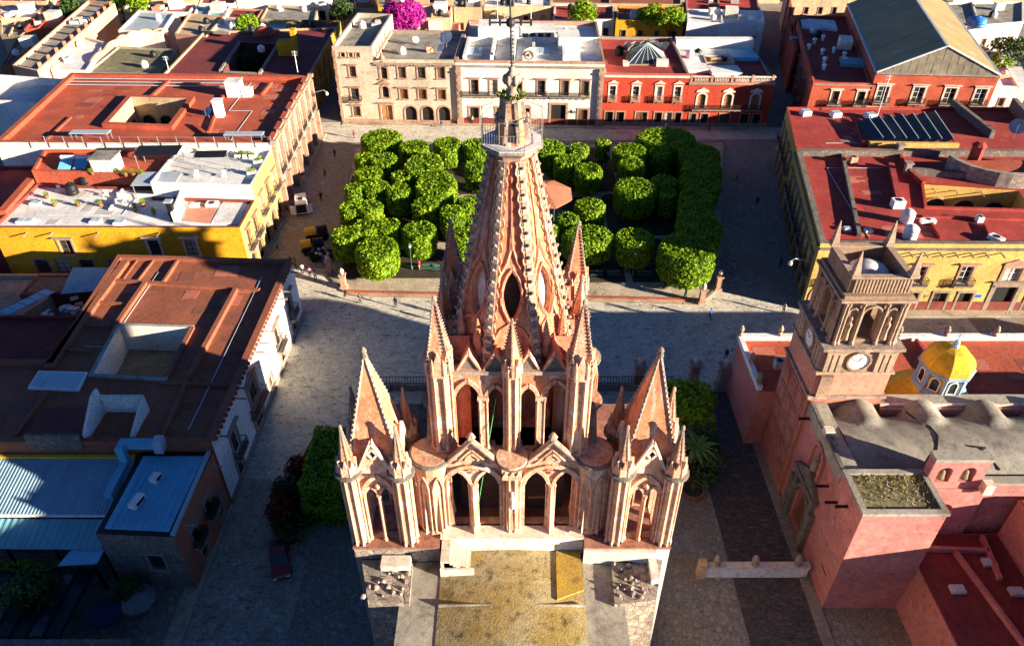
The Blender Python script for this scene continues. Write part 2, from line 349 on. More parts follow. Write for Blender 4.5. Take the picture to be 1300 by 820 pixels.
# ---------------------------------------------------------------- facade pieces (local: x along wall, y into wall, z up from sill)
CACHE = {}
def cached(key, fn):
    if key not in CACHE: CACHE[key] = fn()
    return CACHE[key]
def arch_pts(w, h, kind, rise):
    if kind == 'r': return [(-w/2,0),(w/2,0),(w/2,h),(-w/2,h)]
    return [(-w/2,0),(w/2,0)]+[(x,z) for x,z in reversed(archline(-w/2,w/2,h-rise,h,kind))]
def frame_mesh(w, h, kind, rise, mat, door=False):
    def f():
        m = MB(); t = .07 if w < 1.6 else .1; o = arch_pts(w-.01, h-.01, kind, rise)
        m.path([(x,.02,z+.005) for x,z in o], t, .1, True, (0,1,0))
        m.box(-.035,.035,-.02,.05,0,h-.03)
        sp = h-rise if kind != 'r' else h
        for z in ((sp*.34, sp*.68) if not door else (sp*.75,)): m.box(-w/2+.03,w/2-.03,-.015,.045,z-.03,z+.03)
        if kind != 'r': m.box(-w/2+.03,w/2-.03,-.02,.05,sp-.04,sp+.04)
        if door:
            for sx in (-1,1):
                for zz in (.12, sp*.42): m.box(sx*w/4-w*.17, sx*w/4+w*.17, -.012, .03, zz, zz+sp*.26)
        return m.mesh('frame', mat)
    return cached(('f',w,h,kind,rise,mat,door), f)
def pane_mesh(w, h, kind, rise, mat):
    return cached(('p',w,h,kind,rise,mat), lambda: MB().poly([(x,.04,z) for x,z in arch_pts(w,h,kind,rise)]).mesh('pane', mat))
def surround_mesh(w, h, kind, rise, s, mat, hood, sill, style=0):
    def f():
        m = MB(); d = .09
        if kind == 'r':
            m.box(-w/2-s,-w/2-.002,-d,.02,0,h); m.box(w/2+.002,w/2+s,-d,.02,0,h); m.box(-w/2-s-.02,w/2+s+.02,-d-.012,.02,h+.002,h+s)
        else:
            sp = h-rise
            m.box(-w/2-s,-w/2-.002,-d,.02,0,sp); m.box(w/2+.002,w/2+s,-d,.02,0,sp)
            a = archline(-w/2,w/2,sp,h,kind); b = archline(-w/2-s,w/2+s,sp,h+s,kind)
            for i in range(len(a)-1):
                q = [(a[i][0],-d,a[i][1]),(b[i][0],-d,b[i][1]),(b[i+1][0],-d,b[i+1][1]),(a[i+1][0],-d,a[i+1][1])]
                m.ext(q, (0,d,0))
        top = h+s
        if hood: m.box(-w/2-s-.28,w/2+s+.28,-.42,.02,top+.12,top+.24); m.box(-w/2-s-.1,w/2+s+.1,-.2,.02,top+.01,top+.118)
        if style == 1:      # small pediment
            m.ext([(-w/2-s-.25,-.22,top+.26),(w/2+s+.25,-.22,top+.26),(0,-.22,top+.9)], (0,.22,0))
        if style == 2:      # curved crest
            m.ext([(x,-.16,z) for x,z in [(-w/2-s-.12,top+.02),(w/2+s+.12,top+.02),(w/2+s,top+.4),(w/4,top+.72),(0,top+.95),(-w/4,top+.72),(-w/2-s,top+.4)]], (0,.16,0))
        if sill: m.box(-w/2-s-.1,w/2+s+.1,-.24,.02,-.16,-.002)
        return m.mesh('window_surround', mat)
    return cached(('s',w,h,kind,rise,s,mat,hood,sill,style), f)
def balcony_mesh(w, mat, dep=.75, rail='iron'):
    def f():
        m = MB(); m.box(-w/2,w/2,-dep,-.005,-.18,-.02)
        for i in range(max(2, int(w/1.2))+1):
            x = -w/2+.15+(w-.3)*i/max(2, int(w/1.2)); m.box(x-.08,x+.08,-dep*.7,-.01,-.45,-.182)
        m.cur = 1; r = .035
        for z in (.12, .98): m.box(-w/2+.02,w/2-.02,-dep+.03,-dep+.08,z-.03,z+.03); [m.box(sx-.025,sx+.025,-dep+.08,-.01,z-.03,z+.03) for sx in (-w/2+.045,w/2-.045)]
        n = int(w/.16)
        for i in range(n+1):
            x = -w/2+.05+(w-.1)*i/n; m.box(x-.018,x+.018,-dep+.04,-dep+.07,.15,.95)
        for k in range(int(dep/.16)):
            for sx in (-w/2+.045,w/2-.045): m.box(sx-.014,sx+.014,-dep+.1+k*.16,-dep+.13+k*.16,.15,.95)
        return m.mesh('balcony', [mat, 'iron' if rail == 'iron' else rail])
    return cached(('b',w,mat,dep,rail), f)
def pin(mesh, name, parent, p, phi):
    return inst(mesh, name, parent, p, phi)
def OP(u, v, w, h, kind='win', arch='r', rise=0, s=.22, trim='trim', hood=True, balc=0, bmat='trimgrey', frame='wood', pane='glass', style=0, depth=.3, sill=True, rail='iron'):
    return dict(u=u, v=v, w=w, h=h, kind=kind, arch=arch, rise=rise, s=s, trim=trim, hood=hood, balc=balc, bmat=bmat, frame=frame, pane=pane, style=style, depth=depth, sill=sill, rail=rail)
def fit(parent, F, ops, dep=.3):
    for o in ops:
        w, h = o['w'], o['h']
        if o['kind'] != 'dark':
            door = o['kind'] == 'door'; nm = 'door' if door else 'window'
            fr = pin(frame_mesh(w, h, o['arch'], o['rise'], o['frame'], door), nm, parent, F.p(o['u'], o['v'], o['depth']-.09), F.phi)
            pv = o['pane']
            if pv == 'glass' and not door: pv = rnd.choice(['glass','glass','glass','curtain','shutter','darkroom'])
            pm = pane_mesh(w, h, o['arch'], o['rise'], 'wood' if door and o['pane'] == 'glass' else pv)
            pn = bpy.data.objects.new('door_panel' if door else 'pane', pm); C.objects.link(pn); pn.parent = fr; ORG[pn.name] = ORG[fr.name]
        else:
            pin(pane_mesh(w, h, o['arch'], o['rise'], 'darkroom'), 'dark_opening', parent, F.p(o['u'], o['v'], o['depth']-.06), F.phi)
        if o['s']:
            pin(surround_mesh(w, h, o['arch'], o['rise'], o['s'], o['trim'], o['hood'], o['sill'] and not o['balc'] and o['v'] > .3, o['style']), 'surround', parent, F.p(o['u'], o['v']), F.phi)
        if o['balc']:
            pin(balcony_mesh(o['balc'], o['bmat'], rail=o['rail']), 'balcony', parent, F.p(o['u'], o['v']), F.phi)
def opcut(o): return (o['u']-o['w']/2, o['u']+o['w']/2, o['v'], o['v']+o['h'], o['arch'], o['rise'])
def inset(poly, d):
    """move the edges of a counter-clockwise polygon inwards"""
    n = len(poly); R = []
    for i in range(n):
        a, b, c = poly[i-1], poly[i], poly[(i+1)%n]
        F1 = Face(a,b); F2 = Face(b,c); p1 = F1.p(0,0,d); p2 = F2.p(0,0,d)
        den = F1.d[0]*F2.d[1]-F1.d[1]*F2.d[0]
        if abs(den) < 1e-4: R.append((F2.p(0,0,d)[0], F2.p(0,0,d)[1])); continue
        t = ((p2[0]-p1[0])*F2.d[1]-(p2[1]-p1[1])*F2.d[0])/den
        R.append((p1[0]+F1.d[0]*t, p1[1]+F1.d[1]*t))
    return R
def ccw(p):
    a = sum(p[i-1][0]*p[i][1]-p[i][0]*p[i-1][1] for i in range(len(p)))
    return list(p) if a > 0 else list(reversed(p))
def building(name, label, poly, h, wall, roof, pw=.4, ph=.7, cap=None, courts=(), facades={}, cat='building', group=None, z0=0, spouts=True, edges=None, into=None):
    poly = ccw([tuple(q[:2]) for q in poly])
    t = into or thing(name, label, cat, (sum(p[0] for p in poly)/len(poly), sum(p[1] for p in poly)/len(poly), z0), group)
    n = len(poly); Fs = []
    for i in range(n):
        F = Face(poly[i], poly[(i+1)%n]); Fs.append(F); fa = facades.get(i, {})
        if edges is not None and i not in edges and i not in facades: 
            mb = MB(); wallskin(mb, F, z0, h+ph, []); mb.build('wall', fa.get('mat', wall), t); continue
        ops = fa.get('ops', []); mb = MB()
        wallskin(mb, F, z0, h+ph, [opcut(o) for o in ops]); mb.build('wall', fa.get('mat', wall), t)
        # closed room behind the openings so that nothing is seen through
        fit(t, F, ops)
        for b in fa.get('bands', []):     # (v0, v1, proud, mat)
            mb = MB(); a0 = F.p(-b[2], b[0], -b[2]); 
            mb.prism(ccw([F.p(-.01,0,-b[2])[:2], F.p(F.L+.01,0,-b[2])[:2], F.p(F.L+.01,0,.02)[:2], F.p(-.01,0,.02)[:2]]), b[0], b[1], True, True)
            mb.build('cornice' if b[0] > 2 else 'plinth', b[3], t)
        for u, v, bw, bm in fa.get('balcs', []): pin(balcony_mesh(bw, bm), 'balcony', t, F.p(u, v), F.phi)
        if fa.get('spouts'):
            for u in fa['spouts']:
                p = F.p(u, h-.35, 0); q = F.p(u, h-.42, -1.1); MB().bar(p, q, .14, .14).build('rain_spout', 'trimgrey', t)
    inn = inset(poly, pw); mb = MB(); H = h+ph
    for i in range(n):
        j = (i+1)%n
        mb.poly([(*poly[i],H),(*poly[j],H),(*inn[j],H),(*inn[i],H)]); mb.poly([(*inn[i],H),(*inn[j],H),(*inn[j],h),(*inn[i],h)])
    if ph: mb.build('parapet', cap or wall, t)
    mb = MB(); mb.holes([(*p,h) for p in (inn if ph else poly)], [[(p[0],p[1],h) for p in c['poly']] for c in courts]); mb.build('roof', roof, t)
    for c in courts:
        cp = ccw([tuple(q[:2]) for q in c['poly']]); cw = c.get('cw', .35); chh = c.get('ch', .4); fz = c.get('floor', 1.0)
        out = inset(cp, -cw); mb = MB(); k = len(cp)
        for i in range(k):
            j = (i+1)%k
            mb.poly([(*out[i],h+chh),(*out[j],h+chh),(*cp[j],h+chh),(*cp[i],h+chh)]); mb.poly([(*out[i],h),(*out[j],h),(*out[j],h+chh),(*out[i],h+chh)])
        mb.build('courtyard_kerb', c.get('kerb', cap or wall), t)
        for i in range(k):
            j = (i+1)%k; F = Face(cp[j], cp[i]); mb = MB(); oo = c.get('ops', {}).get(i, [])
            wallskin(mb, F, fz, h+chh, [opcut(o) for o in oo], .5); mb.build('courtyard_wall', c.get('wall', wall), t); fit(t, F, oo)
        MB().poly([(*p,fz) for p in cp]).build('courtyard_floor', c.get('fmat', 'flagstone'), t)
    return t, Fs
def ridge(parent, p, q, w, h, mat, name='parapet_rib'):
    """a low wall lying on a roof from p to q"""
    F = Face(p, q); mb = MB()
    mb.prism(ccw([F.p(0,0,-w/2)[:2], F.p(F.L,0,-w/2)[:2], F.p(F.L,0,w/2)[:2], F.p(0,0,w/2)[:2]]), p[2]-.01, p[2]+h); return mb.build(name, mat, parent)

# ---------------------------------------------------------------- ground and streets
def struct(o): o['kind'] = 'structure'; return o
def sheet(name, pts, z, mat): return struct(MB().poly([(*p[:2], z) for p in pts]).build(name, mat))
sheet('ground', [(-1500,-600),(1500,-600),(1500,2500),(-1500,2500)], 0, 'dirt')
sheet('street', [(-140,-20),(140,-20),(140,270),(-140,270)], .004, 'street')
sheet('church_lane', [(-27.5,20),(-18.9,20),(-18.9,48),(-27.5,49.5)], .012, 'lane')
sheet('plaza_paving', [(-27.5,49.5),(-18.9,48),(-18.9,50),(19,50),(19,62.3),(60,62.3),(60,77.4),(38.7,77.4),(28,82),(-23,84),(-27,87),(-36,88),(-36,76.3),(-27.5,76.3)], .010, 'cobble')
sheet('upper_street', [(-46,129.5),(60,131.5),(60,136.4),(-34,139.2),(-46,139.4)], .010, 'cobble')
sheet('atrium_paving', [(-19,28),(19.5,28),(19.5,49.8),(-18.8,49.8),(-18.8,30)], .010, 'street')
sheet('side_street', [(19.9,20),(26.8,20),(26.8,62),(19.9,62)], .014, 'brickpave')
GARD = [(-23.2,81.5),(26.2,79.6),(29.3,83),(40.6,129.8),(-29.8,127.6),(-26.6,86)]
mb = MB(); mb.prism(GARD, 0, .14); struct(mb.build('garden_pavement', 'flagstone'))
mb = MB()
for i in range(len(GARD)):
    F = Face(GARD[i], GARD[(i+1)%len(GARD)]); mb.prism(ccw([F.p(0,0,-.12)[:2], F.p(F.L,0,-.12)[:2], F.p(F.L,0,.28)[:2], F.p(0,0,.28)[:2]]), 0, .2+.004*i)
struct(mb.build('garden_kerb', 'trimgrey'))
# step and red kerb line along the front of the garden
F = Face((-22.8,80.9), (25.8,79.0))
mb = MB(); mb.prism(ccw([F.p(0,0,-.55)[:2], F.p(F.L,0,-.55)[:2], F.p(F.L,0,.25)[:2], F.p(0,0,.25)[:2]]), 0, .09); struct(mb.build('kerb_step', 'flagstone'))
mb = MB(); mb.prism(ccw([F.p(0,0,.26)[:2], F.p(F.L,0,.26)[:2], F.p(F.L,0,.62)[:2], F.p(0,0,.62)[:2]]), 0, .32); struct(mb.build('red_kerb', 'curbred'))
def pavement(name, p, q, wid, mat='flagstone', z=.13):
    F = Face(p, q); mb = MB(); mb.prism(ccw([F.p(0,0,0)[:2], F.p(F.L,0,0)[:2], F.p(F.L,0,wid)[:2], F.p(0,0,wid)[:2]]), 0, z); return struct(mb.build(name, mat))
pavement('pavement_left', (-27.6,78), (-27.6,28), -1.5); pavement('pavement_left_street', (-36.3,134), (-36.3,84), -2.0)
pavement('pavement_right', (50.0,128), (38.8,77.2), 1.6, z=.125); pavement('pavement_row', (-34,139.4), (51,136.6), -1.6); pavement('pavement_yellow', (39,77.4), (95,77.1), -1.4)
pavement('pavement_chapel', (26.9,62), (26.9,20), -1.0, 'trimgrey')

# ---------------------------------------------------------------- the pink gothic parish church
PC = (0, 37.15)
church = thing('parish_church', 'pink stone gothic church with crocketed central spire and two side towers', 'church', (0,37.15,0))
def rep4(fn, name, mat, parent=church, c=PC, smooth=False, each=True):
    """the same piece on the four sides of a tower"""
    for k in range(4):
        mb = MB(); fn(mb); mb.rot(0, c[0], c[1], k*pi/2); mb.build(name, mat, parent, smooth)
# body below the towers, nave roof towards the camera
mb = MB(); mb.box(-11.0,11.0,31.4,44,0,15.7); mb.build('tower_base', 'rubble', church)
for sx in (-1,1):
    MB().box(*sorted((sx*5.02,sx*10.9)),30.3,31.39,0,15.7).build('tower_base_flank', 'rubble' if sx < 0 else 'limewash', church); MB().box(*sorted((sx*5.0,sx*10.95)),30.25,44.05,15.72,15.92).build('platform_floor', 'redtilefloor', church)
MB().box(-4.98,4.98,32.0,44.05,15.72,15.9).build('platform_floor', 'redtilefloor', church)
mb = MB(); mb.box(-7.4,7.4,-4,30.25,0,13.6); mb.build('nave_wall', 'rubble', church)
mb = MB(); n = 14                                   # low vaulted nave roof
pr = [(-4.9+9.8*i/n, 14.35+.32*sin(pi*i/n)) for i in range(n+1)]
for (xa,za),(xb,zb) in zip(pr, pr[1:]): mb.poly([(xa,-4,za),(xb,-4,zb),(xb,30.95,zb),(xa,30.95,za)])
mb.build('nave_roof', 'ochremoss', church, True)
for sx in (-1,1): MB().box(*sorted((sx*4.9,sx*7.5)),-4,30.2,13.55,14.3).build('nave_gutter', 'concrete', church)
for k in range(9): MB().box(-4.86,4.86,30.2-k*3.4,30.28-k*3.4,14.36,14.5+.14*(k%2)).build('roof_joint', 'concrete', church)
MB().prism([(3.0,27.2),(4.8,27.9),(4.82,30.9),(3.1,30.9)],14.5,14.66).build('ochre_patch', 'ochrepaint', church)
mb = MB(); mb.box(-4.97,4.97,30.95,32.0,14.0,15.98); mb.build('terrace_wall', 'limewash', church)
MB().box(-4.98,4.98,30.9,32.1,15.98,16.06).build('terrace_coping', 'limewash', church)
for k in range(8): MB().box(-4.85+k*.22,-4.85+(k+1)*.22+.4,29.2,30.9,14.2,15.9-k*.21).build('step', 'trimwhite', church)
MB().box(-4.9,-2.6,29.05,29.18,14.2,15.2).build('stair_wall', 'limewash', church)
# rough buttresses, white arched wall on the right
for sx, nm in ((-1,'l'),(1,'r')):
    mb = MB(); mb.frus([(sx*8.2-1.5,26.4),(sx*8.2+1.6,26.2),(sx*8.2+2.4*sx,30.25),(sx*8.2-1.5,30.25)] if sx > 0 else [(-9.8,26.2),(-6.7,26.4),(-6.7,30.25),(-10.6,30.25)], 0,
            [(6.8,26.9),(9.6,27.2),(10.5,30.2),(6.9,30.2)] if sx > 0 else [(-9.6,27.2),(-6.8,26.9),(-6.9,30.2),(-10.5,30.2)], 14.6)
    mb.build('rubble_buttress', 'rubble', church)
    for k in range(24):
        x = sx*rnd.uniform(7.0,10.0); y = rnd.uniform(27.3,30); r = rnd.uniform(.1,.24)
        MB().lathe(x, y, [(r*.7,14.5),(r,14.65),(r*.7,14.6+r*.7),(r*.2,14.65+r*.8)], 6, rnd.random()*3).build('boulder', 'rubble', church)
mb = MB(); F = Face((4.95,30.12), (9.9,29.9)); wallskin(mb, F, 13.4, 15.75, [(1.9,4.3,13.4,14.75,'a',1.1)], .5); mb.poly([F.p(0,15.75,0),F.p(F.L,15.75,0),F.p(F.L,15.75,.5),F.p(0,15.75,.5)])
mb.build('arched_wall', 'limewash', church)
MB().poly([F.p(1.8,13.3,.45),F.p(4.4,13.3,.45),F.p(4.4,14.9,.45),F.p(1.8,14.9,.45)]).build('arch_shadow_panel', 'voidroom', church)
MB().box(9.4,9.95,28.3,29.9,13.0,15.2).build('white_pier', 'limewash', church)
MB().box(-9.0,-7.0,29.3,30.15,13.5,15.2).build('white_block', 'limewash', church)

def colonnette(mb, x, y, z0, z1, r):
    mb.lathe(x, y, [(r*1.7,z0),(r*1.7,z0+.18),(r,z0+.3),(r,z1-.35),(r*1.35,z1-.28),(r*1.6,z1-.1),(r*1.6,z1)], 8)
def crockets(mb, p, q, n, s, outv):
    """leaf hooks climbing an edge"""
    p = Vector(p); q = Vector(q); o = Vector(outv).normalized(); d = (q-p).normalized(); sd = o.cross(d).normalized()
    for i in range(n):
        t = (i+.5)/n; k = s*(1-.45*t); c = p.lerp(q, t)
        mb.ext([c-d*k*.55-sd*k*.28, c+d*k*.15-sd*k*.28+o*k*.9, c+d*k*.5-sd*k*.28+o*k*.62, c+d*k*.35-sd*k*.28], sd*k*.56)
def pinnacle(parent, cx, cy, zb, zs, zt, r, n=8, mat='pinklight', cmat='pink', gab=True, name='pinnacle', sn=8, srot=None, cols=True, leaf=8, cs=.2):
    """shaft with colonnettes, crown of gablets, crocketed spirelet, finial; zb base, zs shaft top, zt tip"""
    rot = pi/n; st = MB(); st.cyl(cx, cy, zb, zs, r*.82, r*.78, n, rot); st.cyl(cx, cy, zb, zb+.3, r*1.02, r*.98, n, rot); st.cyl(cx, cy, zs-.16, zs+.04, r*.98, r*1.04, n, rot)
    sh = st.build(name, mat, parent)
    if cols:
        m = MB()
        for i in range(n):
            a = rot+2*pi*i/n; colonnette(m, cx+r*.86*cos(a), cy+r*.86*sin(a), zb+.3, zs-.16, r*.11)
        m.build('colonnette', 'pinklight', sh, kind='stuff')
    m = MB(); zc = zs+.04
    if gab:
        for i in range(n):
            a = 2*pi*i/n; w = r*.42; gx, gy = cos(a), sin(a); tx, ty = -gy, gx; hh = r*1.6
            q = [(cx+gx*r*.95+tx*w*e, cy+gy*r*.95+ty*w*e, zc+z) for e, z in ((-1,0),(1,0),(1,hh*.35),(0,hh*1.25),(-1,hh*.35))]
            m.ext(q, (-gx*r*.3, -gy*r*.3, 0))
        for i in range(n):
            a = rot+2*pi*i/n; m.cyl(cx+r*.98*cos(a), cy+r*.98*sin(a), zc, zc+r*.95, r*.12, r*.1, 5); m.cyl(cx+r*.98*cos(a), cy+r*.98*sin(a), zc+r*.95, zc+r*1.5, r*.13, .01, 5)
        m.build('gablet', 'pinklight', sh, kind='stuff')
    m = MB(); z2 = zc+.02; n = sn; rot = pi/n if srot is None else srot; rs = r*(.9 if n == 8 else 1.12); m.frus(ring(cx,cy,rs,n,rot), z2, ring(cx,cy,r*.07,n,rot), zt-.25); m.build('spirelet', cmat, sh)
    m = MB()
    for i in range(n):
        a = rot+2*pi*i/n; e = (cos(a), sin(a), .15)
        p = (cx+rs*cos(a), cy+rs*sin(a), z2); q = (cx+r*.07*cos(a), cy+r*.07*sin(a), zt-.25)
        pv = Vector(p); qv = Vector(q); m.bar(pv.lerp(qv,.05), q, r*.1, r*.09)
        crockets(m, pv.lerp(qv,.15), pv.lerp(qv,.95), leaf, r*cs, e)
    m.build('crocket', 'stonegrey', sh, kind='stuff')
    MB().lathe(cx, cy, [(r*.1,zt-.3),(r*.2,zt-.2),(r*.12,zt-.12),(r*.17,zt-.02),(.02,zt+.12)], 6).build('finial', 'stonegrey', sh)
    return sh

# lower bell stage: four walls of twin lancets under gables
hs = 5.2; zA, zB = 16.06, 23.05
lan = []
for bx in (-2.6, 2.6):
    for d in (-.98, .98): lan.append((hs+bx+d-.76, hs+bx+d+.76, zA, 21.95, 'p', 1.5))
for k in range(4):
    mb = MB(); F = Face((-hs,PC[1]-hs), (hs,PC[1]-hs)); wallskin(mb, F, zA-.1, zB, lan, .75, True); mb.rot(0,*PC,k*pi/2); mb.build('lower_wall', 'pinklight', church)
    for bx in (-2.6, 2.6):
        y = PC[1]-hs
        mb = MB()                                    # gable with sunk panel and mouldings
        mb.ext([(bx-2.05,y-.22,22.3),(bx-1.9,y-.22,22.3),(bx,y-.22,24.75),(bx+1.9,y-.22,22.3),(bx+2.05,y-.22,22.3),(bx+2.05,y-.22,22.6),(bx,y-.22,25.05),(bx-2.05,y-.22,22.6)], (0,.3,0))
        mb.ext([(bx-1.85,y-.1,22.35),(bx+1.85,y-.1,22.35),(bx,y-.1,24.65)], (0,.12,0))
        mb.path([(bx-1.1,y-.16,22.75),(bx,y-.16,24.1),(bx+1.1,y-.16,22.75)], .1, .12)
        mb.path([(bx+x,y-.16,z) for x,z in archline(-.42,.42,23.0,23.65)], .1, .12)
        mb.rot(0,*PC,k*pi/2); g = mb.build('gable', 'pinklight', church)
        mb = MB(); mb.bar((bx,y-.2,25.0), (bx-2.1,y-.2,22.55), .4, .1, (.6,0,.5)); mb.bar((bx,y-.2,25.0), (bx+2.1,y-.2,22.55), .4, .1, (-.6,0,.5)); mb.rot(0,*PC,k*pi/2); mb.build('gable_coping', 'stonegrey', g)
        mb = MB(); mb.lathe(bx, y-.1, [(.2,25.0),(.32,25.2),(.2,25.4),(.08,25.6)], 6); mb.rot(0,*PC,k*pi/2); mb.build('gable_finial', 'stonegrey', g)
        mb = MB()                                    # big arch moulding, two small arch mouldings
        mb.path([(bx+x,y-.16,z) for x,z in archline(-1.98,1.98,20.5,22.55,'a',7)], .22, .3)
        for d in (-.98,.98): mb.path([(bx+d+x,y-.1,z) for x,z in archline(-.84,.84,20.4,22.05)], .13, .22)
        mb.rot(0,*PC,k*pi/2); mb.build('arch_moulding', 'pinklight', church)
        mb = MB()                                    # four-petalled rosette
        for a in range(4):
            c, s_ = cos(a*pi/2), sin(a*pi/2); r = .42
            mb.ext([(bx,y-.13,22.02),(bx+r*(c*.5-s_*.28),y-.13,22.02+r*(s_*.5+c*.28)),(bx+c*r,y-.13,22.02+s_*r),(bx+r*(c*.5+s_*.28),y-.13,22.02+r*(s_*.5-c*.28))], (0,.1,0))
        mb.rot(0,*PC,k*pi/2); mb.build('rosette', 'pinkred', church)
        mb = MB()                                    # prow-shaped column between the lancets
        mb.frus([(bx-.34,y-.02),(bx,y-.75),(bx+.34,y-.02)], zA, [(bx-.24,y-.02),(bx,y-.38),(bx+.24,y-.02)], 20.5); colonnette(mb, bx-.27, y-.06, zA, 20.6, .07); colonnette(mb, bx+.27, y-.06, zA, 20.6, .07)
        mb.frus([(bx-.3,y-.02),(bx,y-.5),(bx+.3,y-.02)], 20.5, [(bx-.34,y-.02),(bx,y-.52),(bx+.34,y-.02)], 20.75)
        mb.rot(0,*PC,k*pi/2); mb.build('column', 'pinklight', church)
    mb = MB(); y = PC[1]-hs                          # centre pier with canopy
    mb.frus([(-.5,y),(-.34,y-.55),(.34,y-.55),(.5,y)], zA, [(-.48,y),(-.34,y-.45),(.34,y-.45),(.48,y)], 21.6)
    for x in (-.52,-.2,.2,.52): colonnette(mb, x, y-.5 if abs(x) < .4 else y-.18, zA, 21.7, .08)
    mb.rot(0,*PC,k*pi/2); pr_ = mb.build('centre_pier', 'pinklight', church)
    mb = MB()
    for i, x in enumerate((-.42,0,.42)):
        mb.ext([(x-.2,y-.66,21.7),(x+.2,y-.66,21.7),(x+.2,y-.66,22.0),(x,y-.66,22.5),(x-.2,y-.66,22.0)], (0,.6,0))
    mb.box(-.66,.66,y-.6,y,22.3,23.1); mb.rot(0,*PC,k*pi/2); mb.build('pier_canopy', 'pinklight', pr_)
    mb = MB(); mb.lathe(0, y-.62, [(.2,18.9),(.16,19.3),(.2,19.8),(.1,20.1),(.13,20.3),(.05,20.5)], 8); mb.rot(0,*PC,k*pi/2); mb.build('statue', 'trimwhite', pr_)
    mb = MB()
    for sx in (-1,1):
        x = sx*4.7; mb.frus([(x-.28,y),(x,y-.5),(x+.28,y)], zA, [(x-.25,y),(x,y-.38),(x+.25,y)], 20.9); mb.cyl(x,y-.1,20.9,21.6,.3,.02,5)
    mb.rot(0,*PC,k*pi/2); mb.build('corner_pilaster', 'pinklight', church)
    mb = MB(); mb.cyl(0,y-.1,22.95,23.2,.95,1.12,18); mb.rot(0,*PC,k*pi/2); pp_ = mb.build('pier_platform', 'darkstone', church); mb = MB(); mb.cyl(0,y-.1,23.2,23.42,1.02,1.02,18); mb.rot(0,*PC,k*pi/2); mb.build('platform_top', 'pinklight', pp_)
mb = MB(); mb.box(-hs-.15,hs+.15,PC[1]-hs-.15,PC[1]+hs+.15,zB,zB+.18); mb.build('deck', 'pinklight', church)
for k in range(3): MB().box(-1.5+k*.9,-1.1+k*.9,PC[1]-hs+.5,PC[1]-hs+1.4,zB+.18,zB+.24).build('deck_stone', 'concrete', church)
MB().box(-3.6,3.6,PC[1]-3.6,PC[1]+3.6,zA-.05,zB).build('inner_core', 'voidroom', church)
MB().tube((1.1,PC[1]-hs+.6,18.4), (3.0,PC[1]-hs+.6,18.5), .09, 6).build('bell_beam', 'wood', church)
for sx in (-1,1):
    for sy in (-1,1):
        x, y = sx*5.35, PC[1]+sy*4.75; mb = MB(); mb.cyl(x,y,zA-.2,zB-.1,1.15,1.15,16,pi/16)
        dr = mb.build('corner_drum', 'pinklight', church)
        for i in range(8):                           # blind lancets on the drum
            a = 2*pi*(i+.5)/8; gx, gy = cos(a), sin(a); tx, ty = -gy, gx; R = 1.2
            q = [(x+gx*R+tx*u, y+gy*R+ty*u, z) for u, z in [(-.34,zA+.4),(.34,zA+.4),(.34,20.9),(.2,21.6),(0,22.0),(-.2,21.6),(-.34,20.9)]]
            m = MB(); m.path(q, .09, .12, True, (gx,gy,0)); m.frus([(x+gx*1.12+tx*.1,y+gy*1.12+ty*.1),(x+gx*1.12-tx*.1,y+gy*1.12-ty*.1),(x+gx*1.5,y+gy*1.5)], zA+.2, [(x+gx*1.12+tx*.02,y+gy*1.12+ty*.02),(x+gx*1.12-tx*.02,y+gy*1.12-ty*.02),(x+gx*1.16,y+gy*1.16)], 20.2)
            m.build('blind_lancet', 'pinklight', dr)
        m = MB(); m.lathe(x,y,[(1.2,zB-.25),(1.42,zB-.05),(1.42,zB+.12),(1.22,zB+.2)],20); m.build('drum_ring', 'darkstone', dr)
        m = MB(); m.cyl(x,y,zB+.1,zB+.22,1.24,1.24,20); m.build('drum_top', 'pinklight', dr)
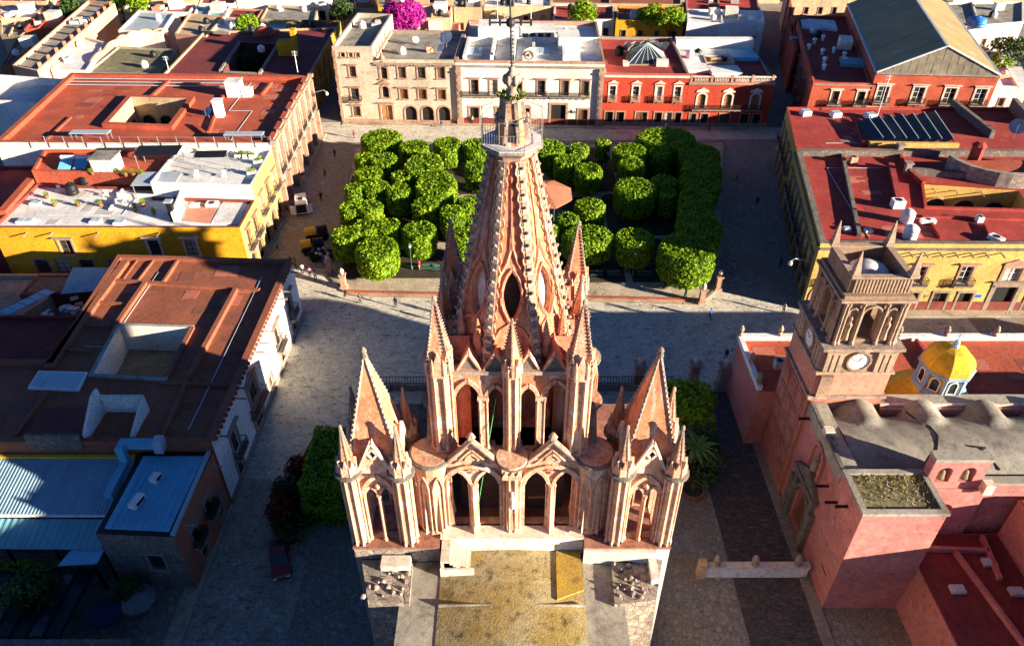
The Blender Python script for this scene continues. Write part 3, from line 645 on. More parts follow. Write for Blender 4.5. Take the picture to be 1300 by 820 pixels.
# upper bell stage
hu = 4.2; zC, zD = zB+.18, 30.0
lan = [(hu+s*c-w_/2, hu+s*c+w_/2, zC, z, 'p', w_*.95) for s in (-1,1) for c, w_, z in ((2.75,1.6,29.0),(1.02,1.05,28.6))]
for k in range(4):
    mb = MB(); F = Face((-hu,PC[1]-hu), (hu,PC[1]-hu)); wallskin(mb, F, zC-.05, zD, lan, 1.6, True); mb.rot(0,*PC,k*pi/2); mb.build('upper_wall', 'pink', church)
    y = PC[1]-hu
    for s_ in (-1,1):
        for c, w_, z in ((2.75,1.6,29.0),(1.02,1.05,28.6)): mb = MB(); mb.path([(s_*c+x,y-.1,zz) for x,zz in archline(-w_/2-.08,w_/2+.08,z-w_*.95,z+.1)], .15, .25); mb.rot(0,*PC,k*pi/2); mb.build('upper_arch_moulding', 'pinklight', church)
    mb = MB()
    for s_ in (-1,1): mb.box(s_*1.8-.2,s_*1.8+.2,y-.25,y+.05,zC,27.6); [colonnette(mb, s_*1.8+d, y-.22, zC, 27.7, .09) for d in (-.22,.22)]; mb.box(s_*1.8-.34,s_*1.8+.34,y-.34,y,27.6,27.9)
    mb.rot(0,*PC,k*pi/2); mb.build('upper_column', 'pinklight', church)
    mb = MB(); mb.box(-hu-.1,hu+.1,y-.28,y+.1,29.7,30.0); mb.rot(0,*PC,k*pi/2); mb.build('upper_cornice', 'stonegrey', church)
    for bx in (-2.6,-1.0,1.0,2.6):                    # gabled dormers at the foot of the spire
        mb = MB(); w_ = .62; mb.add([(bx-w_,y-.02,30),(bx+w_,y-.02,30),(bx,y-.02,31.25),(bx-w_,y+2.0,30),(bx+w_,y+2.0,30),(bx,y+2.0,31.25)],[(0,1,2),(0,2,5,3),(1,4,5,2)])
        mb.rot(0,*PC,k*pi/2); dm = mb.build('dormer', 'pinkred', church)
        mb = MB(); mb.bar((bx-w_-.08,y-.08,29.98),(bx,y-.08,31.36),.12,.2,(0,1,0)); mb.bar((bx+w_+.08,y-.08,29.98),(bx,y-.08,31.36),.12,.2,(0,1,0)); mb.rot(0,*PC,k*pi/2); mb.build('dormer_coping', 'pinklight', dm)
        mb = MB(); mb.ext([(bx-.42,y-.04,30.03),(bx+.42,y-.04,30.03),(bx,y-.04,30.95)],(0,.05,0)); mb.rot(0,*PC,k*pi/2); mb.build('dormer_panel', 'darkstone', dm)
    for s_ in (-1,1):                                 # slim spirelets between the big ones
        a = k*pi/2; px, py = s_*2.05, -3.1; X0 = PC[0]+px*cos(a)-py*sin(a); Y0 = PC[1]+px*sin(a)+py*cos(a)
        mb = MB(); mb.frus(ring(X0,Y0,.34,6), 29.8, ring(X0,Y0,.3,6), 31.0); mb.frus(ring(X0,Y0,.34,6), 31.0, ring(X0,Y0,.03,6), 33.0); sp_ = mb.build('slim_pinnacle', 'pink', church)
        m = MB(); [crockets(m, (X0+.34*cos(q*pi/3),Y0+.34*sin(q*pi/3),31.0), (X0+.03*cos(q*pi/3),Y0+.03*sin(q*pi/3),32.8), 7, .1, (cos(q*pi/3),sin(q*pi/3),.1)) for q in range(6)]; m.build('crocket', 'stonegrey', sp_, kind='stuff')
    a = k*pi/2; py = -hu-.15; pinnacle(church, -py*sin(a), PC[1]+py*cos(a), zC, 29.9, 33.9, .62, leaf=12, name='middle_pier', sn=4, srot=a, cs=.3)
    px, py = -hu-.2, -hu+.1; pinnacle(church, px*cos(a)-py*sin(a), PC[1]+px*sin(a)+py*cos(a), zC, 30.0, 35.3, .88, leaf=16, name='corner_pier', sn=4, cs=.26)
MB().cyl(0,PC[1],zC,zD-.3,2.3,2.3,8,pi/8).build('stair_core', 'pink', church)
for k in range(8):
    a = k*pi/4+pi/8*0; m = MB(); q = [(cos(a)*2.42-sin(a)*.62*cos(b), PC[1]+sin(a)*2.42+cos(a)*.62*cos(b), 27.0+.62*sin(b)) for b in [2*pi*i/14 for i in range(14)]]
    m.path(q, .1, .16, True, (cos(a),sin(a),0)); m.build('round_window_ring', 'pinklight', church)
    MB().poly([(x+cos(a)*.02,y+sin(a)*.02,z) for x,y,z in q]).build('round_window', 'darkroom', church)
MB().box(-hu-.05,hu+.05,PC[1]-hu-.05,PC[1]+hu+.05,zD-.02,zD+.02).build('spire_floor', 'pink', church)
for x, y, r in ((2.3,33.6,.5),(2.9,33.5,.4),(-3.5,33.5,.3),(1.3,33.5,.3),(1.6,32.4,.25)):
    m = MB(); z0 = zD+.05 if y > 33 else zC+.05
    for i in range(60):
        a = rnd.random()*6.3; q = r*sqrt(rnd.random()); X0, Y0 = x+q*cos(a), y+q*sin(a)*.5; h_ = rnd.uniform(.15,.5); d = rnd.random()*6.3
        m.add([(X0-.05*cos(d),Y0-.05*sin(d),z0),(X0+.05*cos(d),Y0+.05*sin(d),z0),(X0+rnd.uniform(-.2,.2),Y0-rnd.uniform(0,.25),z0+h_)],[(0,1,2)])
    m.build('weed_tuft', 'palmleaf', church)
# the octagonal spire
z0s, z1s, a0, a1 = 29.9, 42.25, 3.66, 1.12
Rr = lambda z: (a0+(a1-a0)*(z-z0s)/(z1s-z0s))/cos(pi/8)
for k in range(8):
    am = -pi/2+k*pi/4; al, ar = am-pi/8, am+pi/8
    def sp(u, z, dep=0, am=am):                       # point on the face: u across, z height, dep inwards
        ap = Rr(z)*cos(pi/8)-dep; return (ap*cos(am)-u*sin(am), PC[1]+ap*sin(am)+u*cos(am), z)
    hw = lambda z: Rr(z)*sin(pi/8)
    outer = [sp(-hw(z0s),z0s), sp(hw(z0s),z0s), sp(hw(z1s),z1s), sp(-hw(z1s),z1s)]
    ves = [(.5*sin(pi*t)**.75*s_, 32.7+3.2*t) for s_, ts in ((1,[i/8 for i in range(9)]),(-1,[1-i/8 for i in range(1,8)])) for t in ts]
    mb = MB(); mb.holes(outer, [[sp(u,z) for u,z in ves]])
    for (ua,za),(ub,zb) in zip(ves, ves[1:]+ves[:1]): mb.poly([sp(ua,za),sp(ub,zb),sp(ub,zb,.4),sp(ua,za,.4)])
    fo = mb.build('spire_panel', 'pink', church)
    m = MB(); m.poly([sp(u,z,.38) for u,z in ves]); m.build('vesica_window', 'darkroom' if k % 2 == 0 else 'limewash', fo)
    m = MB(); m.path([sp(u*1.28,34.4+(z-34.4)*1.12,-.03) for u,z in ves], .16, .16, True)
    e = hw(36.5); m.path([sp(u,z,-.03) for u,z in [(-.95,34.6),(-.72,35.6),(-.3,36.4),(-.08,37.2),(0,38.6),(.08,37.2),(.3,36.4),(.72,35.6),(.95,34.6)]], .13, .14)
    m.path([sp(u,z,-.03) for u,z in [(-1.25,30.2),(-1.15,31.4),(-.7,32.2),(0,32.7),(.7,32.2),(1.15,31.4),(1.25,30.2)]], .13, .14)
    m.path([sp(0,38.6,-.03), sp(0,42.1,-.03)], .1, .1); m.build('panel_moulding', 'pinkred', fo)
ck = MB(); ck.ext([(-.12,0,-.2),(-.12,.2,-.04),(-.12,.3,.1),(-.12,.2,.2),(-.12,.14,.1),(-.12,0,.14)], (.24,0,0)); ck.lathe(0,.22,[(.04,.02),(.13,.08),(.13,.17),(.03,.25)],7); CKM = ck.mesh('crocket', 'stonegrey')
for k in range(8):
    a = -pi/2+pi/8+k*pi/4; P0 = Vector((Rr(z0s)*cos(a), PC[1]+Rr(z0s)*sin(a), z0s)); P1 = Vector((Rr(z1s)*cos(a), PC[1]+Rr(z1s)*sin(a), z1s))
    m = MB(); m.bar(P0, P1, .5, .22, (cos(a),sin(a),0)); rb = m.build('spire_rib', 'pinklight', church)
    for i in range(34):
        p = P0.lerp(P1, (i+.5)/34); m = MB(); m.bar(p-(P1-P0)*.0125, p+(P1-P0)*.0125, .44-.004*i, .34, (cos(a),sin(a),0)); m.build('rib_block', 'stonegrey' if i % 2 else 'pinklight', rb)
    n = 60                                            # wavy side mouldings of the rib
    for sd in (-1,1):
        m = MB(); tx, ty = -sin(a)*sd, cos(a)*sd; pts = []
        for i in range(n+1):
            t = i/n; p = P0.lerp(P1, t); wv = .3+.07*sin(t*2*pi*17); pts.append((p.x+tx*wv+cos(a)*.03, p.y+ty*wv+sin(a)*.03, p.z))
        m.path(pts, .08, .13, False, (cos(a),sin(a),0)); m.build('rib_moulding', 'pink' if sd > 0 else 'pinklight', rb)
    for i in range(17):
        t = (i+.5)/17; p = P0.lerp(P1, t); s_ = 1-.4*t
        inst(CKM, 'crocket', church, (p.x+cos(a)*.1, p.y+sin(a)*.1, p.z), a-pi/2, (s_,s_,s_))
# balcony, lantern, finial, cross
mb = MB(); mb.lathe(0,PC[1],[(1.2,42.2),(1.22,42.4),(1.55,42.7),(1.8,42.8),(1.82,42.92),(1.74,42.95)],8,pi/8); bal = mb.build('spire_balcony', 'stonegrey', church)
MB().cyl(0,PC[1],42.9,42.98,1.74,1.74,8,pi/8).build('balcony_floor', 'roofwhite', bal)
m = MB(); rp_ = ring(0,PC[1],1.74,8,pi/8); rt = ring(0,PC[1],1.78,8,pi/8)
for i in range(8):
    p, q = rp_[i], rp_[(i+1)%8]; m.tube((*p,42.9),(*rt[i],44.65),.022,5)
    for z in (43.1,43.9,44.62): m.tube((*p,z),(*q,z),.014,4)
    for j in range(1,7): t = j/7; m.tube((p[0]+(q[0]-p[0])*t,p[1]+(q[1]-p[1])*t,42.95),(p[0]+(q[0]-p[0])*t,p[1]+(q[1]-p[1])*t,43.9),.009,4)
    if i % 2 == 0: m.tube((*rt[i],44.62),(0.7*(rt[i][0]),PC[1]+.7*(rt[i][1]-PC[1]),45.1),.02,4)
m.build('balcony_railing', 'steel', bal)
lo, hi = ring(0,PC[1],.92,8,pi/8), ring(0,PC[1],.54,8,pi/8)
ln = MB().frus(lo,42.95,hi,45.35).build('lantern', 'pink', church)
m = MB()
for i in range(8):
    m.bar((*lo[i],43.16),(*hi[i],45.35),.2,.14)
    m.lathe(hi[i][0]*1.05,PC[1]+(hi[i][1]-PC[1])*1.05,[(.06,45.2),(.13,45.32),(.06,45.5)],5)
    mx, my = lo[i][0]*.86, PC[1]+(lo[i][1]-PC[1])*.86; m.lathe(mx*1.12,PC[1]+(my-PC[1])*1.12,[(.05,44.1),(.14,44.25),(.05,44.45)],5)
m.build('lantern_rib', 'stonegrey', ln)
m = MB(); m.cyl(0,PC[1],44.3,44.42,.82,.82,8,pi/8); m.cyl(0,PC[1],45.3,45.5,.66,.7,12); m.build('lantern_band', 'stonegrey', ln)
m = MB(); m.ext([(-.18,PC[1]-.86,43.2),(.18,PC[1]-.86,43.2),(.16,PC[1]-.8,44.0),(0,PC[1]-.74,44.3),(-.16,PC[1]-.8,44.0)],(0,.1,0)); m.build('lantern_door', 'darkroom', ln)
m = MB()
for i in range(140):
    a = rnd.random()*6.3; q = rnd.uniform(.4,.72); d = rnd.random()*6.3; h_ = rnd.uniform(.1,.3)
    m.add([(q*cos(a)-.08*cos(d),PC[1]+q*sin(a)-.08*sin(d),45.48),(q*cos(a)+.08*cos(d),PC[1]+q*sin(a)+.08*sin(d),45.48),(1.15*q*cos(a),PC[1]+1.15*q*sin(a),45.5+h_)],[(0,1,2)])
m.build('moss_ring', 'moss', ln)
m = MB(); m.lathe(0,PC[1],[(.42,45.5),(.3,45.65),(.2,45.85),(.34,46.1),(.42,46.4),(.3,46.7),(.16,46.85),(.2,46.95),(.05,47.05)],10)
for i in range(6): a = i*pi/3; m.lathe(.36*cos(a),PC[1]+.36*sin(a),[(.05,46.1),(.16,46.3),(.12,46.55),(.04,46.65)],6)
m.build('urn_finial', 'trimgrey', church, True)
m = MB(); m.tube((0,PC[1],46.9),(-.12,PC[1],51.2),.055,6); m.tube((-1.15,PC[1],49.25),(1.0,PC[1],49.25),.05,6); m.lathe(-.07,PC[1],[(.03,49.0),(.2,49.1),(.24,49.25),(.2,49.4),(.03,49.5)],10)
for x in (-1.1,-.6,.45,.95): m.tube((x,PC[1],49.1),(x,PC[1],49.4),.06,5)
for i in range(9): z = 47.2+i*.2; m.tube((-.12,PC[1],z),(.1,PC[1],z),.03,4)
m.build('iron_cross', 'iron', church)
# side towers
def side_tower(cx):
    cy, hw_ = 32.65, 1.55; zb, zt = 15.92, 23.2
    for k in range(4):
        mb = MB(); F = Face((cx-hw_,cy-hw_),(cx+hw_,cy-hw_)); wallskin(mb, F, zb, zt, [(.62,1.5,zb+.02,21.3,'p',.95),(1.6,2.48,zb+.02,21.3,'p',.95)], .45, True); mb.rot(0,cx,cy,k*pi/2); wl = mb.build('side_tower_wall', 'pinklight', church)
        mb = MB(); y = cy-hw_
        mb.path([(cx+x,y-.1,z) for x,z in archline(-1.05,1.05,20.4,22.5)], .17, .28)
        for d in (-.49,.49): mb.path([(cx+d+x,y-.06,z) for x,z in archline(-.48,.48,20.35,21.4)], .1, .2)
        mb.box(cx-.1,cx+.1,y-.22,y+.05,zb,20.6); colonnette(mb, cx, y-.2, zb, 20.7, .1); [colonnette(mb, cx+d, y-.12, zb, 20.6, .09) for d in (-1.0,1.0)]
        mb.lathe(cx, y-.12, [(.05,21.2),(.2,21.45),(.2,21.6),(.05,21.8)], 8)
        mb.rot(0,cx,cy,k*pi/2); mb.build('tracery', 'pinklight', wl)
        mb = MB(); mb.ext([(cx-1.1,y-.12,zt-.4),(cx+1.1,y-.12,zt-.4),(cx,y-.12,25.6)], (0,.8,0)); mb.rot(0,cx,cy,k*pi/2); gb = mb.build('side_gable', 'pinklight', church)
        mb = MB(); mb.bar((cx-1.2,y-.16,zt-.45),(cx,y-.16,25.75),.16,.2,(0,1,0)); mb.bar((cx+1.2,y-.16,zt-.45),(cx,y-.16,25.75),.16,.2,(0,1,0))
        o = [(cx,y-.18,24.2),(cx+.3,y-.18,24.65),(cx,y-.18,25.1),(cx-.3,y-.18,24.65)]; mb.path(o, .12, .12, True, (0,1,0)); mb.rot(0,cx,cy,k*pi/2); mb.build('gable_coping', 'trimwhite', gb)
        mb = MB(); mb.poly([(x,y-.14,z) for x,_,z in o]); mb.rot(0,cx,cy,k*pi/2); mb.build('diamond_window', 'darkroom', gb)
        a = k*pi/2; px, py = -hw_-.15, -hw_-.1; X0 = cx+px*cos(a)-py*sin(a); Y0 = cy+px*sin(a)+py*cos(a)
        pc = pinnacle(church, X0, Y0, zb-.3, 23.0, 27.1, .68, leaf=9, name='side_turret', cs=.16)
        m = MB(); m.lathe(X0,Y0,[(.66,22.75),(.92,22.95),(.92,23.1),(.72,23.16)],16); m.build('turret_ring', 'darkstone', pc)
    b0 = [(cx-1.68,cy-1.62),(cx+1.68,cy-1.62),(cx+1.68,cy+1.68),(cx-1.68,cy+1.68)]; tp = [(cx-.06,cy-.06),(cx+.06,cy-.06),(cx+.06,cy+.06),(cx-.06,cy+.06)]
    MB().prism(b0, zt-.05, zt+.1).build('side_roof', 'pinklight', church)
    sp_ = MB().frus(b0, zt+.05, tp, 31.3).build('side_spire', 'pink', church)
    m = MB()
    for (x,y),(u,v) in zip(b0, tp):
        e = ((x-cx),(y-cy),.3); P0 = Vector((x,y,zt+.1)); P1 = Vector((u,v,31.2)); m.bar(P0,P1,.16,.14); crockets(m, P0.lerp(P1,.06), P1, 20, .26, e)
    m.build('crocket', 'stonegrey', sp_, kind='stuff')
    MB().lathe(cx,cy,[(.1,31.1),(.24,31.3),(.16,31.5),(.22,31.7),(.12,31.9),(.03,32.0)],8).build('finial', 'darkstone', sp_)
side_tower(-8.75); side_tower(8.75)
MB().tube((-1.0,PC[1]-hu-.1,27.6),(-2.65,31.2,16.4),.022,5).build('green_cable', 'greencable', church)
MB().tube((4.6,31.6,20.2),(7.3,30.8,18.2),.02,4).build('guy_wire', 'steel', church)

# ---------------------------------------------------------------- the pink chapel with clock tower (right)
ch = thing('clock_tower_chapel', 'pink plaster chapel with stone clock tower, vaulted concrete roof and yellow dome', 'church', (30,46,0))
tx0, tx1, ty0, ty1 = 26.7, 33.3, 47.5, 53.9
M('towerred', (.46,.18,.12), (.36,.13,.09), scale=.5, fine=.25, streak=.4, scol=(.2,.12,.09), bump=.5)
M('towertrim', (.44,.31,.215), (.33,.23,.16), scale=1.5, fine=.25, streak=.5, scol=(.2,.14,.11))
M('towerstone', (.33,.215,.14), (.25,.16,.105), scale=.9, fine=.25, streak=.35, scol=(.22,.16,.12), bump=.5)
TW = MB().box(tx0,tx1,ty0,ty1,0,13.3).build('tower_base', 'towerred', ch)
# relief panels on the street face of the tower base
for k in range(5):
    for j in range(3):
        m = MB(); y0 = ty0+.45+j*1.9; z0 = 1.2+k*2.4; m.box(tx0-.1,tx0+.01,y0,y0+1.5,z0,z0+2.0); m.box(tx0-.18,tx0-.1,y0+.2,y0+1.3,z0+.25,z0+1.75); m.build('relief_panel', 'towerred', TW)
MB().box(tx0-.22,tx1+.22,ty0-.22,ty1+.22,13.3,13.6).build('tower_cornice', 'stonegrey', ch)
MB().box(tx0+.05,tx1-.05,ty0+.05,ty1-.05,13.6,16.2).build('tower_shaft', 'salmon', ch)
MB().box(tx0+.4,tx0+1.5,ty0-.28,ty0+.1,13.6,16.0).build('corner_strip', 'towerstone', ch)
MB().box(tx0-.15,tx1+.15,ty0-.15,ty1+.15,16.2,16.45).build('tower_cornice', 'towertrim', ch)
tc = ((tx0+tx1)/2, (ty0+ty1)/2); hh = (tx1-tx0)/2-.15
MB().box(tc[0]-hh,tc[0]+hh,tc[1]-hh,tc[1]+hh,16.45,18.9).build('clock_stage', 'towerstone', ch)
for k in range(4):
    y = tc[1]-hh
    for i, x in enumerate((-2.75,-2.2,-1.65,1.65,2.2,2.75)):
        m = MB(); m.box(tc[0]+x-.19,tc[0]+x+.19,y-.2,y,16.5,18.7); m.box(tc[0]+x-.27,tc[0]+x+.27,y-.28,y,18.5,18.75); m.rot(0,*tc,k*pi/2); m.build('pilaster', 'towertrim', ch)
    m = MB(); q = [(tc[0]+1.0*cos(b), y-.08, 17.6+1.0*sin(b)) for b in [2*pi*i/24 for i in range(24)]]; m.path(q,.16,.16,True,(0,1,0)); m.rot(0,*tc,k*pi/2); cl = m.build('clock', 'towerstone', ch)
    m = MB(); m.ext([(tc[0]+(x-tc[0])*.93,y-.06,17.6+(z-17.6)*.93) for x,_,z in q], (0,.05,0)); m.rot(0,*tc,k*pi/2); m.build('clock_face', 'whitepaint', cl)
    m = MB(); m.bar((tc[0],y-.1,17.6),(tc[0]+.25,y-.1,18.1),.05,.03,(0,1,0)); m.bar((tc[0],y-.1,17.6),(tc[0]-.6,y-.1,17.9),.04,.03,(0,1,0))
    for i in range(12): b = i*pi/6; m.bar((tc[0]+.72*cos(b),y-.1,17.6+.72*sin(b)),(tc[0]+.86*cos(b),y-.1,17.6+.86*sin(b)),.06,.02,(0,1,0))
    m.rot(0,*tc,k*pi/2); m.build('clock_hands', 'trimgrey', cl)
MB().box(tc[0]-hh-.35,tc[0]+hh+.35,tc[1]-hh-.35,tc[1]+hh+.35,18.9,19.2).build('tower_cornice', 'stonegrey', ch)
hb = 2.6
for k in range(4):
    m = MB(); F = Face((tc[0]-hb,tc[1]-hb),(tc[0]+hb,tc[1]-hb)); wallskin(m, F, 19.2, 23.8, [(hb-.75,hb+.75,19.6,23.1,'a',.8)], .6, True); m.rot(0,*tc,k*pi/2); wl = m.build('belfry_wall', 'towerstone', ch)
    y = tc[1]-hb
    for s_ in (-1,1):
        m = MB(); x = tc[0]+s_*1.62
        m.path([(x+u,y-.09,z) for u,z in [(-.5,19.6),(-.5,22.2)]+archline(-.5,.5,22.2,23.0,'a',4)+[(.5,22.2),(.5,19.6)]],.13,.2,False,(0,1,0)); m.lathe(x,y-.05,[(.28,19.7),(.2,20.6),(.27,21.3),(.1,21.6),(.16,21.9),(.05,22.1)],8)
        m.rot(0,*tc,k*pi/2); m.build('niche', 'towertrim', wl)
    m = MB(); x = tc[0]; m.path([(x+u,y-.09,z) for u,z in [(-.85,19.5),(-.85,22.3)]+archline(-.85,.85,22.3,23.2,'a',5)+[(.85,22.3),(.85,19.5)]],.16,.24,False,(0,1,0)); m.rot(0,*tc,k*pi/2); m.build('belfry_arch', 'towertrim', wl)
    for u in (-2.5,-2.22,-1.0,1.0,2.22,2.5):
        m = MB(); colonnette(m, tc[0]+u, y-.2, 19.25, 23.6, .13); m.rot(0,*tc,k*pi/2); m.build('belfry_column', 'towertrim', ch)
m = MB(); m.lathe(tc[0],tc[1],[(.75,20.4),(.62,20.7),(.5,21.4),(.35,21.7),(.1,21.8)],14); m.build('bell', 'bronze', ch, True); MB().tube((tc[0]-2,tc[1],21.95),(tc[0]+2,tc[1],21.95),.12,6).build('bell_beam', 'wood', ch)
MB().box(tc[0]-hb-.5,tc[0]+hb+.5,tc[1]-hb-.5,tc[1]+hb+.5,23.8,24.02).build('tower_cornice', 'towertrim', ch); MB().box(tc[0]-hb-.25,tc[0]+hb+.25,tc[1]-hb-.25,tc[1]+hb+.25,24.02,24.35).build('tower_cornice', 'towerstone', ch)
for k in range(4):
    y = tc[1]-hb+.15; m = MB(); m.box(tc[0]-hb+.15,tc[0]+hb-.45,y,y+.35,24.35,25.9); m.rot(0,*tc,k*pi/2); at_ = m.build('attic_wall', 'towerstone', ch)
    m = MB(); [m.box(tc[0]-2.2+i*.28,tc[0]-2.06+i*.28,y-.12,y,24.45,25.75) for i in range(17)]; m.box(tc[0]-hb+.05,tc[0]+hb-.05,y-.18,y+.38,25.9,26.02); m.rot(0,*tc,k*pi/2); m.build('fluting', 'towertrim', at_)
    m = MB(); px, py = -hb+.25, -hb+.25; m.obox(tc[0]+px,tc[1]+py,26.0,26.3,.75,.75); m.frus([(tc[0]+px+.3*a,tc[1]+py+.3*b) for a,b in ((-1,-1),(1,-1),(1,1),(-1,1))],26.3,[(tc[0]+px+.03*a,tc[1]+py+.03*b) for a,b in ((-1,-1),(1,-1),(1,1),(-1,1))],28.4); m.rot(0,*tc,k*pi/2); m.build('corner_obelisk', 'towertrim', ch)
MB().box(tc[0]-hb+.3,tc[0]+hb-.3,tc[1]-hb+.3,tc[1]+hb-.3,24.3,24.6).build('tower_roof', 'roofgrey', ch)
m = MB(); m.lathe(tc[0],tc[1],[(1.75*cos(a),24.6+1.1*sin(a)) for a in [pi/2*i/7 for i in range(8)]],20); m.build('tower_dome', 'roofwhite', ch, True)
# nave: street wall with portal, groin-vaulted concrete roof
m = MB(); F = Face((27.0,47.5),(27.0,39.2)); wallskin(m, F, 0, 12.6, [(3.0,5.6,0.2,5.6,'a',1.3)], .5); m.build('street_wall', 'pinkplaster', ch)
m = MB(); x = 27.0
m.box(x-.45,x,41.2,41.75,0,6.4); m.box(x-.45,x,44.85,45.4,0,6.4); m.box(x-.65,x,40.9,45.7,6.4,6.9); m.ext([(x-.5,41.0,6.9),(x-.5,45.6,6.9),(x-.5,43.3,8.6)],(.5,0,0))
m.path([(x-.25,43.3+u,z) for u,z in archline(-1.35,1.35,4.3,5.7,'a',6)],.3,.4); m.box(x-.55,x,40.7,41.2,0,5.2); m.box(x-.55,x,45.4,45.9,0,5.2); m.build('portal', 'darkstone', ch)
m = MB(); m.path([(x-.12,43.3+u,z) for u,z in [(-1.1,8.2),(-1.1,10.2)]+archline(-1.1,1.1,10.2,11.5,'a',5)+[(1.1,10.2),(1.1,8.2)]],.35,.35); nc = m.build('shell_niche', 'pinkplaster', ch); m = MB(); m.lathe(x-.15,43.3,[(.35,8.6),(.3,9.4),(.4,10.0),(.15,10.3),(.2,10.6),(.05,10.9)],8); m.build('niche_statue', 'stonegrey', nc)
MB().poly([F.p(2.9,.1,.45),F.p(5.7,.1,.45),F.p(5.7,5.8,.45),F.p(2.9,5.8,.45)]).build('portal_door', 'wood', ch)
for y, z in ((46.6,11.5),(40.6,9.6),(38.6,10.0),(37.2,11.3)): MB().box(25.9,27.0,y-.09,y+.09,z-.09,z+.09).build('rain_spout', 'black', ch)
MB().box(26.9,28.4,39.4,47.4,11.4,12.75).build('street_parapet', 'concrete', ch); MB().box(26.85,27.15,39.4,47.4,12.75,13.0).build('parapet_kerb', 'darkstone', ch)
MB().box(26.8,27.6,43.3,44.0,12.75,13.35).build('merlon', 'trimwhite', ch)
NX, NY = 96, 26; xs = [28.4+i*(72-28.4)/NX for i in range(NX+1)]; ys = [39.5+j*7.9/NY for j in range(NY+1)]
def vz(x, y):
    t = max(0, 1-((y-43.2)/4.1)**2); a = 2.6*sqrt(t); xc = 31.2+round((x-31.2)/5.6)*5.6; q = max(0, 1-((x-xc)/2.5)**2); b = 2.85*q**.7*min(1, max(.35, (y-39.5)/5.5))
    return 10.3+max(a, b)+.02*sin(x*3+y*2)
m = MB(); m.add([(x,y,vz(x,y)) for x in xs for y in ys], [(i*(NY+1)+j,(i+1)*(NY+1)+j,(i+1)*(NY+1)+j+1,i*(NY+1)+j+1) for i in range(NX) for j in range(NY)]); m.build('vaulted_roof', 'vaultconcrete', ch, True)
MB().box(33.35,72,47.0,47.5,0,12.3).build('back_wall', 'salmon', ch); MB().box(33.3,72,47.5,48.7,11.7,12.5).build('wall_coping', 'concrete', ch); MB().box(33.3,72,47.3,47.52,12.3,12.55).build('coping_edge', 'trimwhite', ch)
MB().box(33,72,39.0,39.5,0,11.8).build('patio_wall', 'pinkplaster', ch); MB().box(38.2,72,38.85,39.6,11.8,12.1).build('wall_coping', 'concrete', ch)
MB().box(28,72,39.4,47.4,0,10.2).build('nave_body', 'pinkplaster', ch)
for x, y, L_ in ((39.5,42.0,1.6),(46.0,42.2,1.7)): m = MB(); m.tube((x,y,vz(x,y)+.05),(x+.9,y-1.8,vz(x+.9,y-1.8)+.05),.09,6); m.tube((x-.7,y+.1,vz(x-.7,y)+.1),(x+.3,y-.1,vz(x+.3,y)+.1),.09,6); m.build('roof_cross_bar', 'black', ch)
m = MB(); pts = [(35.3,46.6),(35.5,45.6),(36.3,44.4),(36.4,43.2),(35.6,41.6),(34.6,40.8)]; m.path([(x,y,vz(x,y)+.05) for x,y in pts],.09,.09); m.build('roof_cable', 'black', ch)
# square pink block with overgrown flat top
bx0, bx1, by0, by1 = 26.93, 33.4, 35.2, 39.35
MB().box(bx0,bx1,by0,by1,0,12.85).build('pink_block', 'pinkplaster', ch); MB().box(bx0-.02,bx1+.02,by0-.03,by1+.02,5.4,5.6).build('string_course', 'stonegrey', ch)
m = MB(); m.box(bx0-.12,bx1+.12,by0-.12,by0+.35,12.85,13.15); m.box(bx0-.12,bx1+.12,by1-.35,by1+.1,12.85,13.15); m.box(bx0-.12,bx0+.35,by0+.35,by1-.35,12.85,13.14); m.box(bx1-.35,bx1+.12,by0+.35,by1-.35,12.85,13.14); m.build('block_rim', 'concrete', ch)
MB().box(bx0+.3,bx1-.3,by0+.3,by1-.3,12.8,12.92).build('overgrown_roof', 'mossroof', ch)
m = MB()
for i in range(900):
    u = rnd.random(); v = rnd.random()**(.6 if rnd.random() < .7 else 1); x = bx0+.4+(bx1-bx0-.8)*u; y = by0+.4+(by1-by0-.8)*v
    if rnd.random() > .25+.75*v: continue
    h_ = rnd.uniform(.08,.35); d = rnd.random()*6.3; m.add([(x-.05*cos(d),y-.05*sin(d),12.9),(x+.05*cos(d),y+.05*sin(d),12.9),(x+rnd.uniform(-.2,.2),y+rnd.uniform(-.2,.2),12.9+h_)],[(0,1,2)])
m.build('dry_weeds', 'drygrass', ch, kind='stuff')
for j in range(14): m = MB(); t = j/14; m.obox(26.96,38.6-2.4*t,9.2-3.8*t if j < 7 else 3,9.2-3.8*t+.25 if j < 7 else 3.2,.1,.3); m.build('wall_stain_stone', 'stonegrey', ch)
# bell gable
m = MB(); F = Face((33.4,38.6),(37.8,38.6)); wallskin(m, F, 11.8, 15.0, [(.6,1.75,12.6,14.3,'a',.57),(2.5,3.65,12.6,14.3,'a',.57)], .8, True); m.build('bell_gable', 'pinkplaster', ch)
MB().box(33.3,37.9,38.5,39.5,15.0,15.35).build('gable_coping', 'concrete', ch); MB().box(33.35,33.42,38.61,39.4,11.8,15.0).build('gable_end', 'pinkplaster', ch); MB().box(37.78,37.85,38.61,39.4,11.8,15.0).build('gable_end', 'pinkplaster', ch)
for u in (1.17,3.07): m = MB(); m.lathe(33.4+u,39.0,[(.42,12.8),(.36,13.0),(.28,13.6),(.15,13.8),(.05,13.9)],12); m.build('bell', 'bronze', ch, True); MB().tube((33.4+u-.6,39.0,13.95),(33.4+u+.6,39.0,13.95),.06,5).build('bell_yoke', 'wood', ch)
